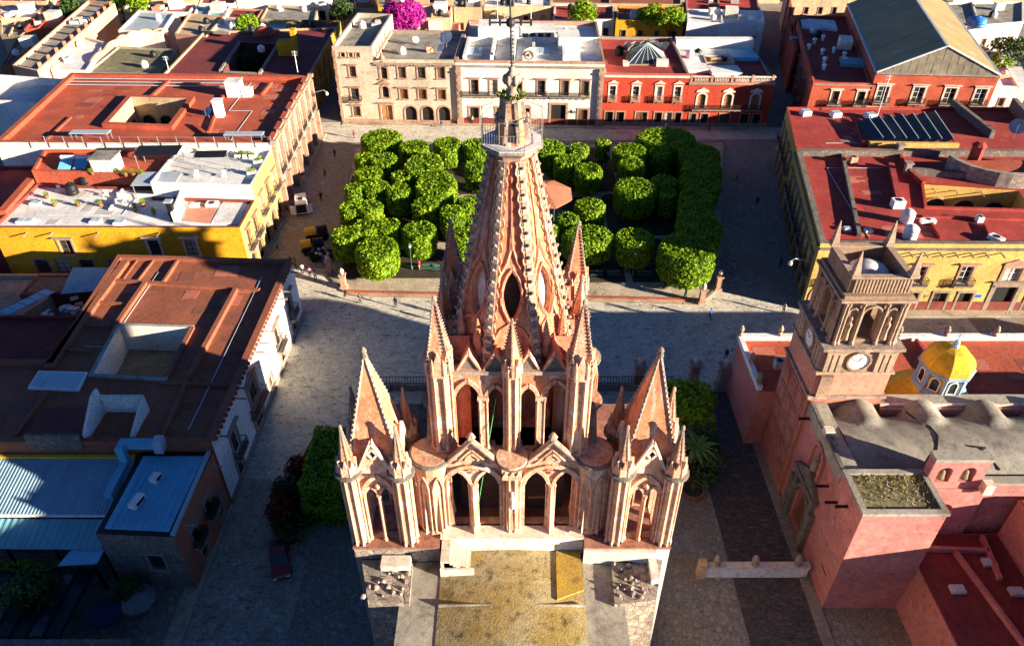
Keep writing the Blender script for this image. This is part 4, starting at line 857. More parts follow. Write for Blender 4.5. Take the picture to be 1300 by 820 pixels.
m = MB(); F = Face((33.4,38.45),(38.6,38.45)); wallskin(m, F, 5.8, 11.85, [(1.3,3.3,6.6,10.0,'a',1.0)], .7); m.poly([F.p(0,11.85,0),F.p(F.L,11.85,0),F.p(F.L,11.85,.7),F.p(0,11.85,.7)]); m.build('arched_wall', 'pinkplaster', ch); MB().poly([F.p(1.2,6.5,.66),F.p(3.4,6.5,.66),F.p(3.4,10.1,.66),F.p(1.2,10.1,.66)]).build('arch_panel', 'redwall', ch)
MB().box(37.85,38.6,37.9,38.6,11.8,12.9).build('white_stone', 'trimwhite', ch)
# red terraces of the patio
MB().box(33.4,60,4,38.5,0,5.9).build('patio_block', 'pinkplaster', ch); MB().box(33.5,60,4.1,38.4,5.9,5.96).build('patio_roof', 'roofdark', ch)
for p, q in (((33.6,36.9,5.95),(39.8,36.6,5.95)),((37.0,36.5,5.95),(38.4,28,5.95)),((40.0,38,5.95),(39.4,34,5.95))): ridge(ch, p, q, .3, .5, 'pinkplaster', 'patio_divider')
MB().box(41.6,60,4.2,38.4,5.9,10.6).build('patio_house', 'pinkplaster', ch); MB().box(41.7,59.9,4.3,38.3,10.6,10.7).build('patio_house_roof', 'roofcrimson', ch)
for x, y in ((35.6,33.2),(39.4,35.6),(40.2,33.0)): m = MB(); m.box(x-.55,x+.55,y-.35,y+.35,5.95,6.25); sk = m.build('skylight_kerb', 'trimwhite', ch); [MB().box(x-.5+i*.34,x-.2+i*.34,y-.3,y+.3,6.25,6.29).build('skylight_pane', 'skylight', sk) for i in range(3)]
# low red roofed wings towards the plaza
MB().box(25.0,26.65,54.0,62.2,0,7.8).build('wing_wall', 'pinkplaster', ch); MB().box(26.66,72,53.95,62.2,0,7.8).build('wing_wall', 'pinkplaster', ch); MB().box(33.36,72,48.72,53.9,0,7.8).build('wing_wall', 'salmon', ch)
for b in ((25.1,72,53.9,62.1),(33.3,72,48.75,53.88)): MB().box(*b,7.8,7.86).build('wing_roof', 'roofred', ch)
MB().box(24.9,72,61.8,62.4,7.8,8.45).build('white_coping', 'white', ch); MB().box(24.85,25.35,54.0,61.8,7.8,8.45).build('white_coping', 'white', ch)
for p, q, h_ in (((44.3,53.8,7.86),(44.3,61.6,7.86),.5),((33.5,56.2,7.86),(38.8,56.0,7.86),.25),((35.8,54.0,7.86),(35.8,48.9,7.86),.35),((49.2,52.5,7.86),(72,52.5,7.86),.6)): ridge(ch, p, q, .3, h_, 'roofcrimson', 'roof_wall')
MB().box(36.2,39.2,54.6,56.6,7.86,8.0).build('roof_grille', 'trimgrey', ch); MB().box(43.6,49.0,49.4,52.3,7.86,9.3).build('raised_roof', 'roofred', ch)
for i in range(4):
    for j in range(3): MB().lathe(44.3+i*1.3,50.0+j*.85,[(.12,9.3),(.1,9.45),(.03,9.5)],6).build('roof_vent', 'trimwhite', ch)
urn = MB(); urn.lathe(0,0,[(.3,0),(.3,.25),(.14,.35),(.3,.65),(.34,.85),(.2,1.05),(.24,1.15),(.05,1.35)],8); URN = urn.mesh('urn', 'stonegrey')
for p in ((25.1,62.1,8.45),(29.4,62.1,8.45),(25.1,57.6,8.45),(25.1,54.6,8.45),(33.8,62.0,8.45),(34.6,62.2,8.45),(35.6,61.2,8.45),(41.3,61.8,8.45),(42.4,62.0,8.45),(47.6,62.0,8.45),(53,62,8.45)): inst(URN, 'urn', ch, p)
# yellow dome with blue-trimmed lantern
dc = (40.2, 50.6)
m = MB(); m.lathe(*dc,[(4.3,7.9),(4.3,9.6),(4.45,9.75),(3.2,11.2),(2.2,12.0)],8,pi/8); dm_ = m.build('dome_base', 'domeyellow', ch)
m = MB(); m.lathe(*dc,[(2.0,11.9),(2.0,14.2)],8,pi/8); lt = m.build('dome_lantern', 'domeyellow', ch)
m = MB(); m.lathe(*dc,[(2.3,11.85),(2.4,12.0),(2.3,12.25),(2.05,12.3)],8,pi/8); m.lathe(*dc,[(2.05,14.1),(2.4,14.3),(2.45,14.5),(2.25,14.6)],8,pi/8)
for k in range(8): a = pi/8+k*pi/4; m.tube((dc[0]+2.05*cos(a),dc[1]+2.05*sin(a),12.2),(dc[0]+2.05*cos(a),dc[1]+2.05*sin(a),14.2),.14,6)
m.build('blue_trim', 'bluetrim', lt)
for k in range(8):
    a = k*pi/4; F = Face((dc[0]+1.9*cos(a)+.55*sin(a),dc[1]+1.9*sin(a)-.55*cos(a)),(dc[0]+1.9*cos(a)-.55*sin(a),dc[1]+1.9*sin(a)+.55*cos(a))); m = MB()
    m.poly([F.p(u+.55,z,-.02) for u,z in [(-.4,12.5),(.4,12.5)]+list(reversed(archline(-.4,.4,13.5,13.95,'a',4)))]); m.build('lantern_window', 'glass', lt); m = MB(); m.path([F.p(u+.55,z,-.04) for u,z in [(-.4,12.5),(-.4,13.5)]+archline(-.4,.4,13.5,13.95,'a',4)+[(.4,13.5),(.4,12.5)]],.09,.1,True); m.build('window_frame', 'whitepaint', lt)
m = MB(); m.lathe(*dc,[(2.3*cos(a),14.55+2.1*sin(a)) for a in [pi/2*.96*i/7 for i in range(8)]],8,pi/8); m.build('yellow_dome', 'domeyellow', ch)
m = MB(); m.lathe(*dc,[(.35,16.5),(.3,16.8),(.15,16.9),(.28,17.15),(.1,17.4)],8); m.tube((*dc,17.3),(*dc,18.1),.06,5); m.tube((dc[0]-.3,dc[1],17.8),(dc[0]+.3,dc[1],17.8),.05,5); m.build('dome_finial', 'bluetrim', ch)
t = thing('air_conditioner', 'grey air conditioner on the small red chapel roof beside the plaza', 'air conditioner', (28.0,57.4,7.86)); MB().box(27.5,28.5,57,57.8,7.9,8.9).build('case', 'galv', t); MB().cyl(28,57.4,8.9,8.93,.33,.33,12).build('fan_grille', 'black', t)

# coped wall with urns closing the side street
t = thing('side_street_wall', 'low white coped wall with urns crossing the side street', 'wall', (22,38.4,0)); MB().box(16.8,26.5,38.1,38.5,0,1.5).build('wall', 'white', t); MB().box(16.7,26.55,38.0,38.6,1.5,1.7).build('coping', 'trimwhite', t)
for x in (18.2,21.6,25.4): inst(URN, 'urn', t, (x,38.3,1.7))
MB().obox(17.0,38.3,0,2.1,.7,.7).build('end_pier', 'peach', t)

# ---------------------------------------------------------------- the row across the top of the square
def rng(a, b, n): return [a+(b-a)*i/(n-1) for i in range(n)]
bh, _ = building('stone_mansion', 'beige plaster corner mansion with taller left block and three ground-floor arches', [(-34.3,139.6),(-26.6,139.3),(-25.6,161),(-33.2,162)], 14.3, 'beige', 'roofgrey', ph=.9, cap='beige',
  facades={0: dict(ops=[OP(1.9,13.2,.8,.8,s=.12,hood=False),OP(3.4,13.2,.8,.8,s=.12,hood=False),OP(4.8,13.2,.8,.8,s=.12,hood=False),OP(3.4,9.3,1.3,2.1),OP(3.3,4.6,1.6,2.4,balc=2.6,frame='wood'),OP(3.2,1.3,1.5,2.0)], bands=[(0,.7,.08,'trim')]),
           1: dict(ops=[OP(u,13.0,.8,1.1,s=.1,hood=False,kind='dark') for u in (3,6,9,12)]), 3: dict(ops=[OP(u,v,1.2,2.2) for u in (4,9,14,18) for v in (4.6,9.3)])})
building('x', 'x', [(-26.6,139.3),(-10.8,138.7),(-10.0,157),(-25.8,158)], 12.1, 'beige', 'roofgrey', ph=.75, cap='trimgrey', into=bh,
  facades={0: dict(ops=[OP(1.6,.05,2.2,3.6,'door',s=.35,frame='woodlight',pane='woodlight'),OP(1.7,5.2,1.3,2.3,arch='a',rise=.65,s=.4,style=1,kind='dark'),OP(1.8,9.0,1.2,2.2,s=.4,style=2)]
    +[OP(u,9.2,1.5,2.2) for u in (5.3,9.1,12.9)]+[OP(u,5.0,1.6,2.0,frame='wood',pane='wood') for u in (5.3,9.0,12.8)]+[OP(u,.1,2.3,3.4,'dark',arch='a',rise=1.1,s=.3,hood=False) for u in (6.4,9.8,13.1)],
    bands=[(11.9,12.2,.3,'trimgrey'),(0,.6,.07,'trim')], spouts=[3.5,7.3,11,14.5])})
F = Face((-34.3,139.6),(-10.8,138.7))
for u in (.25,): 
    for k in range(12): MB().obox(*F.p(u,0,-.02)[:2],k*1.2,k*1.2+1.1,.7 if k%2 else .5,.3,F.phi).build('quoin', 'trim', bh)
m = MB(); m.lathe(*F.p(9.4,0,-.1)[:2],[(.5,12.9),(.6,13.1),(.3,13.6),(.1,14.2)],8); m.build('crest', 'trim', bh)
wh, _ = building('white_mansion', 'cream mansion with long iron balconies, maroon plinth and white roof terraces', [(-10.8,138.7),(17.7,137.6),(18.6,164),(-9.6,165)], 11.9, 'cream', 'roofwhite', ph=.95, cap='trim',
  facades={0: dict(ops=[OP(u,6.1,1.45,3.0,s=.22,sill=False) for u in (3.5,7.2,12.0,16.5,21.1,25.0)]+[OP(3.3,.05,1.8,3.4,'dark',s=.35,hood=False),OP(8.6,.05,1.8,3.4,'dark',s=.35,hood=False),OP(13.4,.05,1.8,3.4,'dark',s=.35,hood=False),OP(20.0,.05,2.9,4.2,'dark',s=.45,hood=False),OP(24.9,.05,1.8,3.3,'door',s=.35,hood=False)],
   balcs=[(4.6,6.0,7.2,'trimgrey'),(14.0,6.0,7.4,'trimgrey'),(22.1,6.0,7.8,'trimgrey')], bands=[(11.6,11.95,.28,'trimgrey'),(12.4,12.9,.1,'trim'),(0,1.3,.05,'maroon')])})
F = Face((-10.8,138.7),(17.7,137.6))
for u in (.5,28.0):
    m = MB(); p = F.p(u,0,-.25); m.obox(p[0],p[1],0,11.6,.95,.5,F.phi); m.obox(p[0],p[1],10.6,11.0,1.2,.7,F.phi); m.obox(p[0],p[1],0,1.2,1.2,.7,F.phi); m.build('corner_pilaster', 'trim', wh)
    for k in range(7): m = MB(); m.obox(*F.p(u,0,-.52)[:2],1.6+k*1.3,2.4+k*1.3,.5,.08,F.phi); m.build('pilaster_block', 'trimgrey', wh)
p = F.p(14.1,0,.2); m = MB(); m.obox(p[0],p[1],12.85,13.9,2.6,.6,F.phi); m.add([(*F.p(14.1+x,z,d)[:2],z) for d in (0,.5) for x,z in [(-1.3,13.9)]+[(1.3*cos(a),13.9+1.5*sin(a)) for a in [pi*(1-i/8) for i in range(1,8)]]+[(1.3,13.9)]],[tuple(range(9)),tuple(range(17,8,-1))]+[(i,i+1,i+10,i+9) for i in range(8)])
m.build('clock_gable', 'cream', wh); m = MB(); m.path([F.p(14.1+.8*cos(a),14.0+.8*sin(a),-.06) for a in [2*pi*i/16 for i in range(16)]],.2,.2,True); m.lathe(*F.p(14.1,0,-.05)[:2],[(.1,13.7),(.35,14.0),(.1,14.3)],8); m.build('medallion', 'trim', wh)
for px in (0.2,5.5,9.6,13.5,19.5): ridge(wh, (-9.4+px,140.2,11.9), (-9.0+px,152,11.9), .6, 1.3, 'white', 'roof_ridge')
MB().box(-9.8,18.2,152.2,152.6,11.9,12.9).build('roof_wall', 'white', wh)
for b in ((-7,1.5,153.5,160,14.4),(1.8,9,154,160,13.6),(9.3,13.6,146.5,152,14.6)): MB().box(b[0],b[1],b[2],b[3],11.9,b[4]).build('roof_room', 'white', wh)
for i in range(4): MB().box(2.2+i*1.6,3.3+i*1.6,153.9,154.02,12.2,13.3).build('roof_room_window', 'glass', wh)
ra, _ = building('red_townhouse', 'red townhouse with four pedimented windows and glass pyramid on its roof', [(17.75,137.6),(34.0,137.1),(34.6,160),(18.6,160.5)], 10.1, 'redwall', 'roofcrimson', ph=.55, cap='trimgrey',
  facades={0: dict(ops=[OP(u,5.5,1.15,2.7,style=1,balc=1.9,trim='trimwhite',bmat='trim',frame='whitepaint',s=.3,rail='trim',hood=False) for u in (1.8,6.3,10.8,14.4)]+[OP(u,.05,w,2.9,k,s=.25,hood=False,trim='trim') for u,w,k in ((1.5,1.5,'dark'),(3.7,1.5,'dark'),(7.9,2.2,'door'),(11.2,1.4,'dark'),(13.2,1.3,'win'),(15.1,1.2,'dark'))], bands=[(10.0,10.4,.35,'trimwhite'),(0,.9,.06,'trimgrey')])})
rb_, _ = building('red_balustrade_house', 'red corner house with arched windows, long balcony and roof balustrade', [(34.05,137.1),(50.5,136.8),(52.2,158),(34.7,160)], 8.8, 'redwall', 'roofcrimson', ph=.35, cap='trim',
  courts=[dict(poly=[(39.6,147),(44.8,147),(45,150.8),(39.8,150.8)], wall='cream', floor=3, ch=.9, kerb='tan')],
  facades={0: dict(ops=[OP(u,3.9,1.5,2.9,arch='a',rise=.5,s=.35,style=2,trim='trimwhite',hood=False,pane='woodlight',sill=False) for u in (2.9,8.0,13.3)]+[OP(u,.05,w,2.7,k,s=.22,hood=False,trim='trimgrey') for u,w,k in ((1.7,1.3,'win'),(4.0,1.4,'dark'),(8.0,1.9,'door'),(11.9,1.5,'dark'),(14.3,1.5,'dark'))], balcs=[(7.9,3.8,13.4,'trimgrey')], bands=[(8.7,9.1,.3,'trim'),(0,.9,.06,'trimgrey')]),
           1: dict(ops=[OP(u,v,1.2,2.2) for u in (4,9,14,19) for v in (1,5)], mat='redwall')})
F = Face((34.05,137.1),(50.5,136.8))
for i in range(5): p = F.p(.4+i*3.9,0,.15); MB().obox(p[0],p[1],9.15,10.5,.5,.4,F.phi).build('balustrade_post', 'trim', rb_)
m = MB(); [m.lathe(*F.p(.8+i*.3,0,.15)[:2],[(.07,9.15),(.12,9.45),(.06,9.75),(.09,10.1)],5) for i in range(51) if (i*.3) % 3.9 > .25]; m.build('baluster', 'trimwhite', rb_, kind='stuff'); m = MB(); p = F.p(8.25,0,.15); m.obox(p[0],p[1],10.1,10.3,16.4,.35,F.phi); m.build('balustrade_rail', 'trimwhite', rb_)
for b in ((34.9,39.2,143,156,'roofwhite'),(45.4,51.0,150,156,'bluemetal'),(39.3,45.3,141.0,145.6,'roofwhite'),(39.4,45.3,151.3,155.5,'roofwhite')): MB().box(b[0],b[1],b[2],b[3],8.8,9.5).build('raised_roof', b[4], rb_)
MB().box(34.9,51.4,156.5,158.4,8.8,11.2).build('roof_room', 'white', rb_)
# glass pyramid with a pale cloth over it
t = thing('glass_pyramid', 'glazed pyramid skylight half covered by pale cloth on red townhouse roof', 'skylight', (27,146.5,10.1)); a = (27,147); q = [(23,143.6),(31,143.4),(31.2,150.6),(23.4,150.8)]
for i in range(4):
    p0, p1 = q[i], q[(i+1)%4]
    for j in range(6):
        u, v = j/6, (j+1)/6; f_ = lambda t_: (p0[0]+(p1[0]-p0[0])*t_, p0[1]+(p1[1]-p0[1])*t_, 10.4)
        MB().poly([f_(u), f_(v), (*a,13.6)]).build('pane', 'glass', t); m = MB(); m.bar(f_(u), (*a,13.6), .12); m.build('glazing_bar', 'galv', t)
MB().prism(q,10.1,10.4).build('kerb', 'trimgrey', t)
m = MB(); n = 14
for i in range(n):
    for j in range(n):
        pt = lambda i,j: (22.6+9*i/n, 147.2+4.6*j/n, 14.0-.1*abs(i-n/2)*.8-.22*j+.18*sin(i*2.1)+.1*sin(j*2+i))
        m.poly([pt(i,j),pt(i+1,j),pt(i+1,j+1),pt(i,j+1)])
m.build('cloth_cover', 'cloth', t)
# ---------------------------------------------------------------- right side: yellow block, red hall
ops = [OP(u,4.4,1.5,2.7,s=.3,balc=2.5,frame='whitepaint') for u in (3.0,8.4,13.8,19.7)]+[OP(25.7,4.2,2.2,2.7,s=.4,style=2,frame='whitepaint',hood=False)]+[OP(u,4.4,1.5,2.7,s=.3,balc=2.5,frame='whitepaint') for u in (31.5,37,43)]
ops += [OP(2.2,.05,2.8,3.9,'dark',arch='a',rise=1.4,s=.4,hood=False)]+[OP(u,.05,1.8,2.9,k,s=.3,hood=False,trim='trimgrey') for u,k in ((8.2,'dark'),(13.9,'dark'),(17.7,'win'),(21.0,'dark'),(30,'dark'),(34,'door'))]+[OP(25.9,.05,2.9,4.0,'dark',s=.6,trim='trimgrey')]
side = [OP(u,4.6,1.5,3.0,s=.25,balc=2.3,frame='wood',trim='trimgrey') for u in rng(2.4,25.4,8)]+[OP(u,.05,2.4,3.6,'dark',arch='a',rise=1.2,s=.3,hood=False,trim='trimgrey') for u in rng(2.4,25.4,8)]
ry, _ = building('yellow_arcade_house', 'yellow corner house with stone-capped crimson roofs around a courtyard', [(38.7,77.5),(95,77.1),(95,104.6),(44.2,104.8)], 9.55, 'paleyellow', 'roofcrimson', pw=.75, ph=.95, cap='darkrubble',
  courts=[dict(poly=[(59.44,94.23,9.55),(72.05,92.35,9.55),(70.8,87.22,9.55),(57.08,88.08,9.55)], wall='paleyellow', floor=1.5, ch=.35, kerb='roofcrimson', ops={k: [OP(u,2.0,3.2,5.2,'dark',arch='a',rise=1.6,s=.25,hood=False) for u in (2.6,6.4,10.2)] for k in (0,1,2,3) if 0}, )],
  facades={0: dict(ops=ops, spouts=[11.5,13.4,15.3,17.2,19.1,21,23], bands=[(0,1.5,.06,'maroon'),(9.6,9.9,.25,'darkrubble')]), 3: dict(ops=side, mat='oliveshade', bands=[(9.7,9.95,.25,'darkrubble')])})  # street side: same yellow wall with its shade put into the colour
F = Face((68.5,92.4),(58.2,92.4))
z = 9.55
for p, q, w_, h_, mt in (((51.65,105.39,9.55),(44.86,80.54,9.55),.5,.55,'darkrubble'),((57.27,100.49,9.55),(53.46,88.52,9.55),.8,.7,'roofcrimson'),((60.91,105.95,9.55),(59.18,100.49,9.55),.4,.5,'roofcrimson'),((58.88,98.17,9.55),(68.53,96.42,9.55),.7,1.0,'darkrubble'),((59.09,99.19,9.55),(59.54,94.47,9.55),.6,.7,'roofcrimson'),((55.76,84.3,9.55),(55.19,79.97,9.55),.3,.4,'roofcrimson'),((62.6,83.48,9.55),(61.58,79.78,9.55),.3,.4,'roofcrimson'),((55.27,85.53,9.55),(68.62,84.71,9.55),.4,.3,'roofcrimson'),((70.63,100.49,9.55),(76.67,98.94,9.55),.6,.9,'darkrubble')): ridge(ry, p, q, w_, h_, mt)
for p in ((60.25,104.72,9.6),(58.7,98.33,9.6)): m = MB(); m.obox(p[0],p[1],9.55,11.2,.8,.7); m.obox(p[0],p[1],11.2,11.4,1.1,1.0); m.build('stone_chimney', 'rubble', ry)
p = (73.17,97.92,9.55); m = MB(); n = 14
for i in range(n):
    a, b = pi+pi*i/n, pi+pi*(i+1)/n; R0, R1 = 7.2, 8.0
    m.add([(p[0]+R*cos(t_),p[1]+2+R*.8*sin(t_),zz) for t_ in (a,b) for R in (R0,R1) for zz in (9.55,11.8)],[(0,2,3,1),(4,5,7,6),(1,3,7,5),(2,6,7,3),(0,1,5,4)])
m.build('curved_terrace_wall', 'rubble', ry)
MB().poly([(p[0]+7.3*cos(a),p[1]+2+7.3*.8*sin(a),10.9) for a in [pi+pi*i/12 for i in range(13)]]).build('terrace_floor', 'roofred', ry)
m = MB(); m.lathe(p[0]-3,p[1]+3.5,[(.9,9.6),(.9,12.4),(1.1,12.6),(.5,13.2)],8); m.build('stub_column', 'roofcrimson', ry)
# dark arched loggia on the sunlit court wall
cp = [(59.44,94.23,9.55),(72.05,92.35,9.55),(70.8,87.22,9.55),(57.08,88.08,9.55)]; F = Face(cp[0][:2],cp[1][:2])
for i in range(3):
    u = 2.4+i*4.0; m = MB(); m.poly([F.p(u+x,zz,-.03) for x,zz in [(-1.5,2.0),(1.5,2.0)]+list(reversed(archline(-1.5,1.5,6.2,7.9,'a',6)))]); m.build('loggia_arch', 'darkroom', ry); m = MB(); m.path([F.p(u+x,zz,-.08) for x,zz in [(-1.6,2.0),(-1.6,6.2)]+archline(-1.6,1.6,6.2,8.0,'a',6)+[(1.6,6.2),(1.6,2.0)]],.3,.2); m.build('loggia_moulding', 'trim', ry)
for u in (1.5,4.5,8,11): MB().bar(F.p(u,9.3,0),F.p(u,9.2,-1.2),.12).build('rain_spout', 'trimgrey', ry)
r2, _ = building('crimson_roof_house', 'yellow house with crimson roof, roof lights and row of black louvres', [(44.4,105.2),(100,105),(100,121.8),(48.0,122)], 9.9, 'oliveshade', 'roofcrimson', ph=.4, cap='roofcrimson', pw=.3,
  facades={3: dict(ops=[OP(u,5.0,1.4,2.8,s=.22,frame='wood',trim='trimgrey',balc=2.2) for u in rng(2.2,14.6,4)]+[OP(u,.05,1.7,3.0,'dark',s=.2,hood=False,trim='trimgrey') for u in rng(2.2,14.6,4)])})
for p, q, mt, h_ in (((77.36,122.97,9.9),(77.36,109.87,9.9),'darkrubble',1.4),((58.12,116.14,9.9),(55.86,106.93,9.9),'roofcrimson',.4),((86.84,121.55,9.9),(85.52,114.84,9.9),'darkrubble',2.2)): ridge(r2, p, q, .7, h_, mt, 'stone_wall')
A_, B_, C_, D_ = [Vector(v) for v in ((57.36,114.84,9.9),(71.78,118.13,9.9),(69.57,106.93,9.9),(56.83,107.51,9.9))]
for k in range(7):
    m = MB(); p0, p1 = A_.lerp(B_,(k+.02)/7), A_.lerp(B_,(k+.96)/7); q0, q1 = D_.lerp(C_,(k+.02)/7), D_.lerp(C_,(k+.96)/7); up = Vector((0,0,1)); w_ = p0.lerp(q0,.5)
    tt = tag(m.ext([p0+up*.5, p1+up*1.3, q1+up*1.3, q0+up*.5], (0,0,-.12)).build('roof_louvre', 'blackpanel', None, loc=tuple(p0)), 'tilted black roof louvre in the row on the crimson roof', 'louvre', 'black louvres on the crimson roof')
    for e in (p1,q1): m = MB(); m.bar(Vector(e), Vector(e)+up*1.2, .1); m.build('post', 'black', tt)
    m = MB(); m.bar(p1+up*1.32, q1+up*1.32, .12, .08); m.build('edge_strip', 'galv', tt)
ridge(r2, tuple(D_+Vector((-.5,-.8,0))), tuple(C_+Vector((.5,-.8,0))), .6, .9, 'paleyellow', 'louvre_wall')
# red hall with gable and long brown roof
rr, _ = building('red_hall', 'red building with balconied windows and long brown gabled hall roof', [(55.6,131.6),(66.3,131.0),(77.6,174),(66,175)], 10.5, 'redwall2', 'roofcrimson', ph=.6, cap='redwall2',
  facades={0: dict(ops=[OP(4.6,7.1,1.4,2.5,s=.25,balc=2.6,frame='wood',trim='trimwhite'),OP(9.3,7.1,1.4,2.5,s=.25,balc=2.4,frame='wood',trim='trimwhite')], bands=[(10.6,10.85,.2,'trimgrey')]), 3: dict(ops=[OP(u,v,1.3,2.4) for u in (6,13,20,27,34) for v in (1,5.5)])})
hp = [(66.35,130.9),(88.0,129.3),(101.2,177),(77.8,176)]
building('x', 'x', hp, 13.2, 'redwall2', 'roofcrimson', ph=.05, into=rr, facades={0: dict(ops=[OP(u,7.7,1.9,3.0,s=.35,balc=3.0,frame='whitepaint',trim='trimwhite') for u in (2.2,8.6,14.2,19.6)], bands=[(13.0,13.3,.3,'trimgrey'),(6.5,6.8,.05,'trimwhite')])})
pk0 = Vector(((hp[0][0]+hp[1][0])/2, (hp[0][1]+hp[1][1])/2, 18.3)); pk1 = Vector(((hp[2][0]+hp[3][0])/2, (hp[2][1]+hp[3][1])/2, 18.3)); d0 = Vector((-.35,-1.3,0))
for e0, e1, nm in ((hp[0],hp[3],0),(hp[1],hp[2],1)):
    a0_, a1_ = Vector((*e0,13.3)), Vector((*e1,13.3)); n = 12
    for k in range(n):
        m = MB(); t0, t1 = k/n, (k+.985)/n; lift = Vector((0,0,.03*(k%2)))
        m.ext([a0_.lerp(a1_,t0)+lift, pk0.lerp(pk1,t0)+lift, pk0.lerp(pk1,t1)+lift, a0_.lerp(a1_,t1)+lift], (0,0,-.12)); m.build('roof_sheet', 'hallroof', rr)
    MB().bar(a0_, a1_, .4, .3).build('eave_gutter', 'galv', rr); MB().bar(a0_+Vector((0,-.15,.1)), pk0+Vector((0,-.15,.1)), .35, .25).build('verge', 'white', rr)
    for k in range(3): c0 = a0_.lerp(a1_,.12+.3*k).lerp(pk0.lerp(pk1,.12+.3*k), .3+.15*k); c1 = a0_.lerp(a1_,.12+.3*k).lerp(pk0.lerp(pk1,.12+.3*k), .45+.15*k); dd = (a1_-a0_).normalized()*.5; m = MB(); m.ext([c0+Vector((0,0,.05)),c1+Vector((0,0,.05)),c1+dd+Vector((0,0,.05)),c0+dd+Vector((0,0,.05))],(0,0,.03)); m.build('roof_light', 'skylight', rr)
MB().bar(pk0, pk1, .4, .2).build('ridge_cap', 'galv', rr)
n = 16
for k in range(n):                                    # weathered sheets of the gable
    for row in range(2):
        u0, u1 = k/n, (k+.96)/n; b0 = Vector((*hp[0],13.3)).lerp(Vector((*hp[1],13.3)), u0); b1 = Vector((*hp[0],13.3)).lerp(Vector((*hp[1],13.3)), u1)
        t0 = 4.9*(1-abs(2*u0-1)); t1 = 4.9*(1-abs(2*u1-1)); lo_, hi_ = (0,.5) if row == 0 else (.5,1); o_ = Vector((0,-.1-.03*((k+row)%2),0))
        m = MB(); m.ext([b0+o_+Vector((0,0,t0*lo_)), b1+o_+Vector((0,0,t1*lo_)), b1+o_+Vector((0,0,t1*hi_)), b0+o_+Vector((0,0,t0*hi_))],(0,.06,0)); m.build('gable_sheet', 'asbestos', rr)
MB().ext([(*hp[0],13.2),(*hp[1],13.2),tuple(pk0-Vector((0,0,.1)))],(.1,.3,0)).build('gable_backing', 'asbestos', rr)
MB().box(65.5,70.5,141,145,10.5,11.2).rot(0,69,145,-.25).build('low_roof_box', 'tealmetal', rr); MB().box(68.5,71,152,155,10.5,12.6).rot(0,69,155,-.25).build('roof_room', 'cream', rr); MB().box(64.5,72,165,172,10.5,11.0).rot(0,69,165,-.25).build('white_roof_strip', 'roofwhite', rr)
for i, (x, y) in enumerate(((60.5,140),(62,144),(63.3,149),(61.5,152),(66,150),(64,156),(66.5,158),(67,147))): m = MB(); m.lathe(x,y,[(.35,10.5),(.3,11.2),(.5,11.3),(.45,11.6),(.1,11.8)],8); m.build('roof_vent', 'plasticwhite', rr)
# ---------------------------------------------------------------- left side
lf = [OP(9.1,4.5,1.7,2.4,s=.25,trim='trimgrey'),OP(21.1,4.5,1.5,2.4,s=.3,trim='trimwhite'),OP(26.1,4.5,1.5,2.4,s=.3,trim='trimwhite')]+[OP(u,1.5,1.9,2.2,s=.2,trim='trimgrey',hood=False) for u in (4.7,7.6,10.9,15,20)]
ls = [OP(u,4.5,1.4,2.9,s=.25,balc=2.4,frame='wood',trim='trim') for u in (2.2,5.6)]+[OP(u,.05,2.4,3.7,'dark',arch='a',rise=1.2,s=.35,hood=False) for u in (2.2,5.6)]
ly, _ = building('yellow_terrace_house', 'bright yellow house with cluttered white roof terrace', [(-69.8,84),(-36.4,84),(-36.5,91.5),(-51.15,92.5),(-51.3,95.3),(-70.2,96.5)], 8.45, 'yellow', 'roofwhite', ph=.45, cap='maroon', pw=.35,
  facades={0: dict(ops=lf, spouts=[4.6,8.0,14.2,22.4,27.4]), 1: dict(ops=ls, mat='paleyellow')})
building('x', 'x', [(-51.2,92.6),(-36.55,91.6),(-36.75,103.3),(-51.4,103.6)], 10.75, 'white', 'roofwhite', ph=.4, cap='white', pw=.3, into=ly, facades={1: dict(mat='paleyellow', ops=[OP(u,5.6,1.4,2.9,s=.25,balc=2.2,frame='wood') for u in (2.2,5.9,9.6)]+[OP(u,.05,2.2,3.7,'dark',arch='a',rise=1.1,s=.35,hood=False) for u in (2.2,5.9,9.6)])})
building('x', 'x', [(-70.2,96.6),(-51.3,95.4),(-51.5,103.6),(-72,103.6)], 10.5, 'roofred', 'roofred', ph=.45, cap='roofred', pw=.4, into=ly)
z = 8.45
for p, q, w_, h_, mt in (((-70.05,87.4,8.45),(-71.53,100.05,8.45),1.1,1.0,'roofred'),((-71.53,100.05,8.45),(-62,97.52,8.45),.8,.8,'roofred'),((-56.16,89.12,8.45),(-57.11,96.53,8.45),.3,.35,'white'),((-45.94,85.93,8.45),(-47.61,96.04,8.45),.3,1.6,'white'),((-56.82,93.19,8.45),(-48.3,92.26,8.45),.3,.7,'white')): ridge(ly, p, q, w_, h_, mt, 'terrace_wall')
def patch(parent, pts, z, mat, name='roof_patch', h_=.05): return MB().prism(ccw([p[:2] for p in pts]), z, z+h_).build(name, mat, parent)
patch(ly, [(-40.93,85.72,8.45),(-36.95,85.31,8.45),(-38,94.13,8.45),(-41.2,94.84,8.45)], z, 'roofwhite', 'terrace_floor', .12); patch(ly, [(-45.01,86.34,8.45),(-41.14,85.72,8.45),(-42.01,94.84,8.45),(-46.66,95.32,8.45)], z, 'salmon', 'terrace_floor', .08)
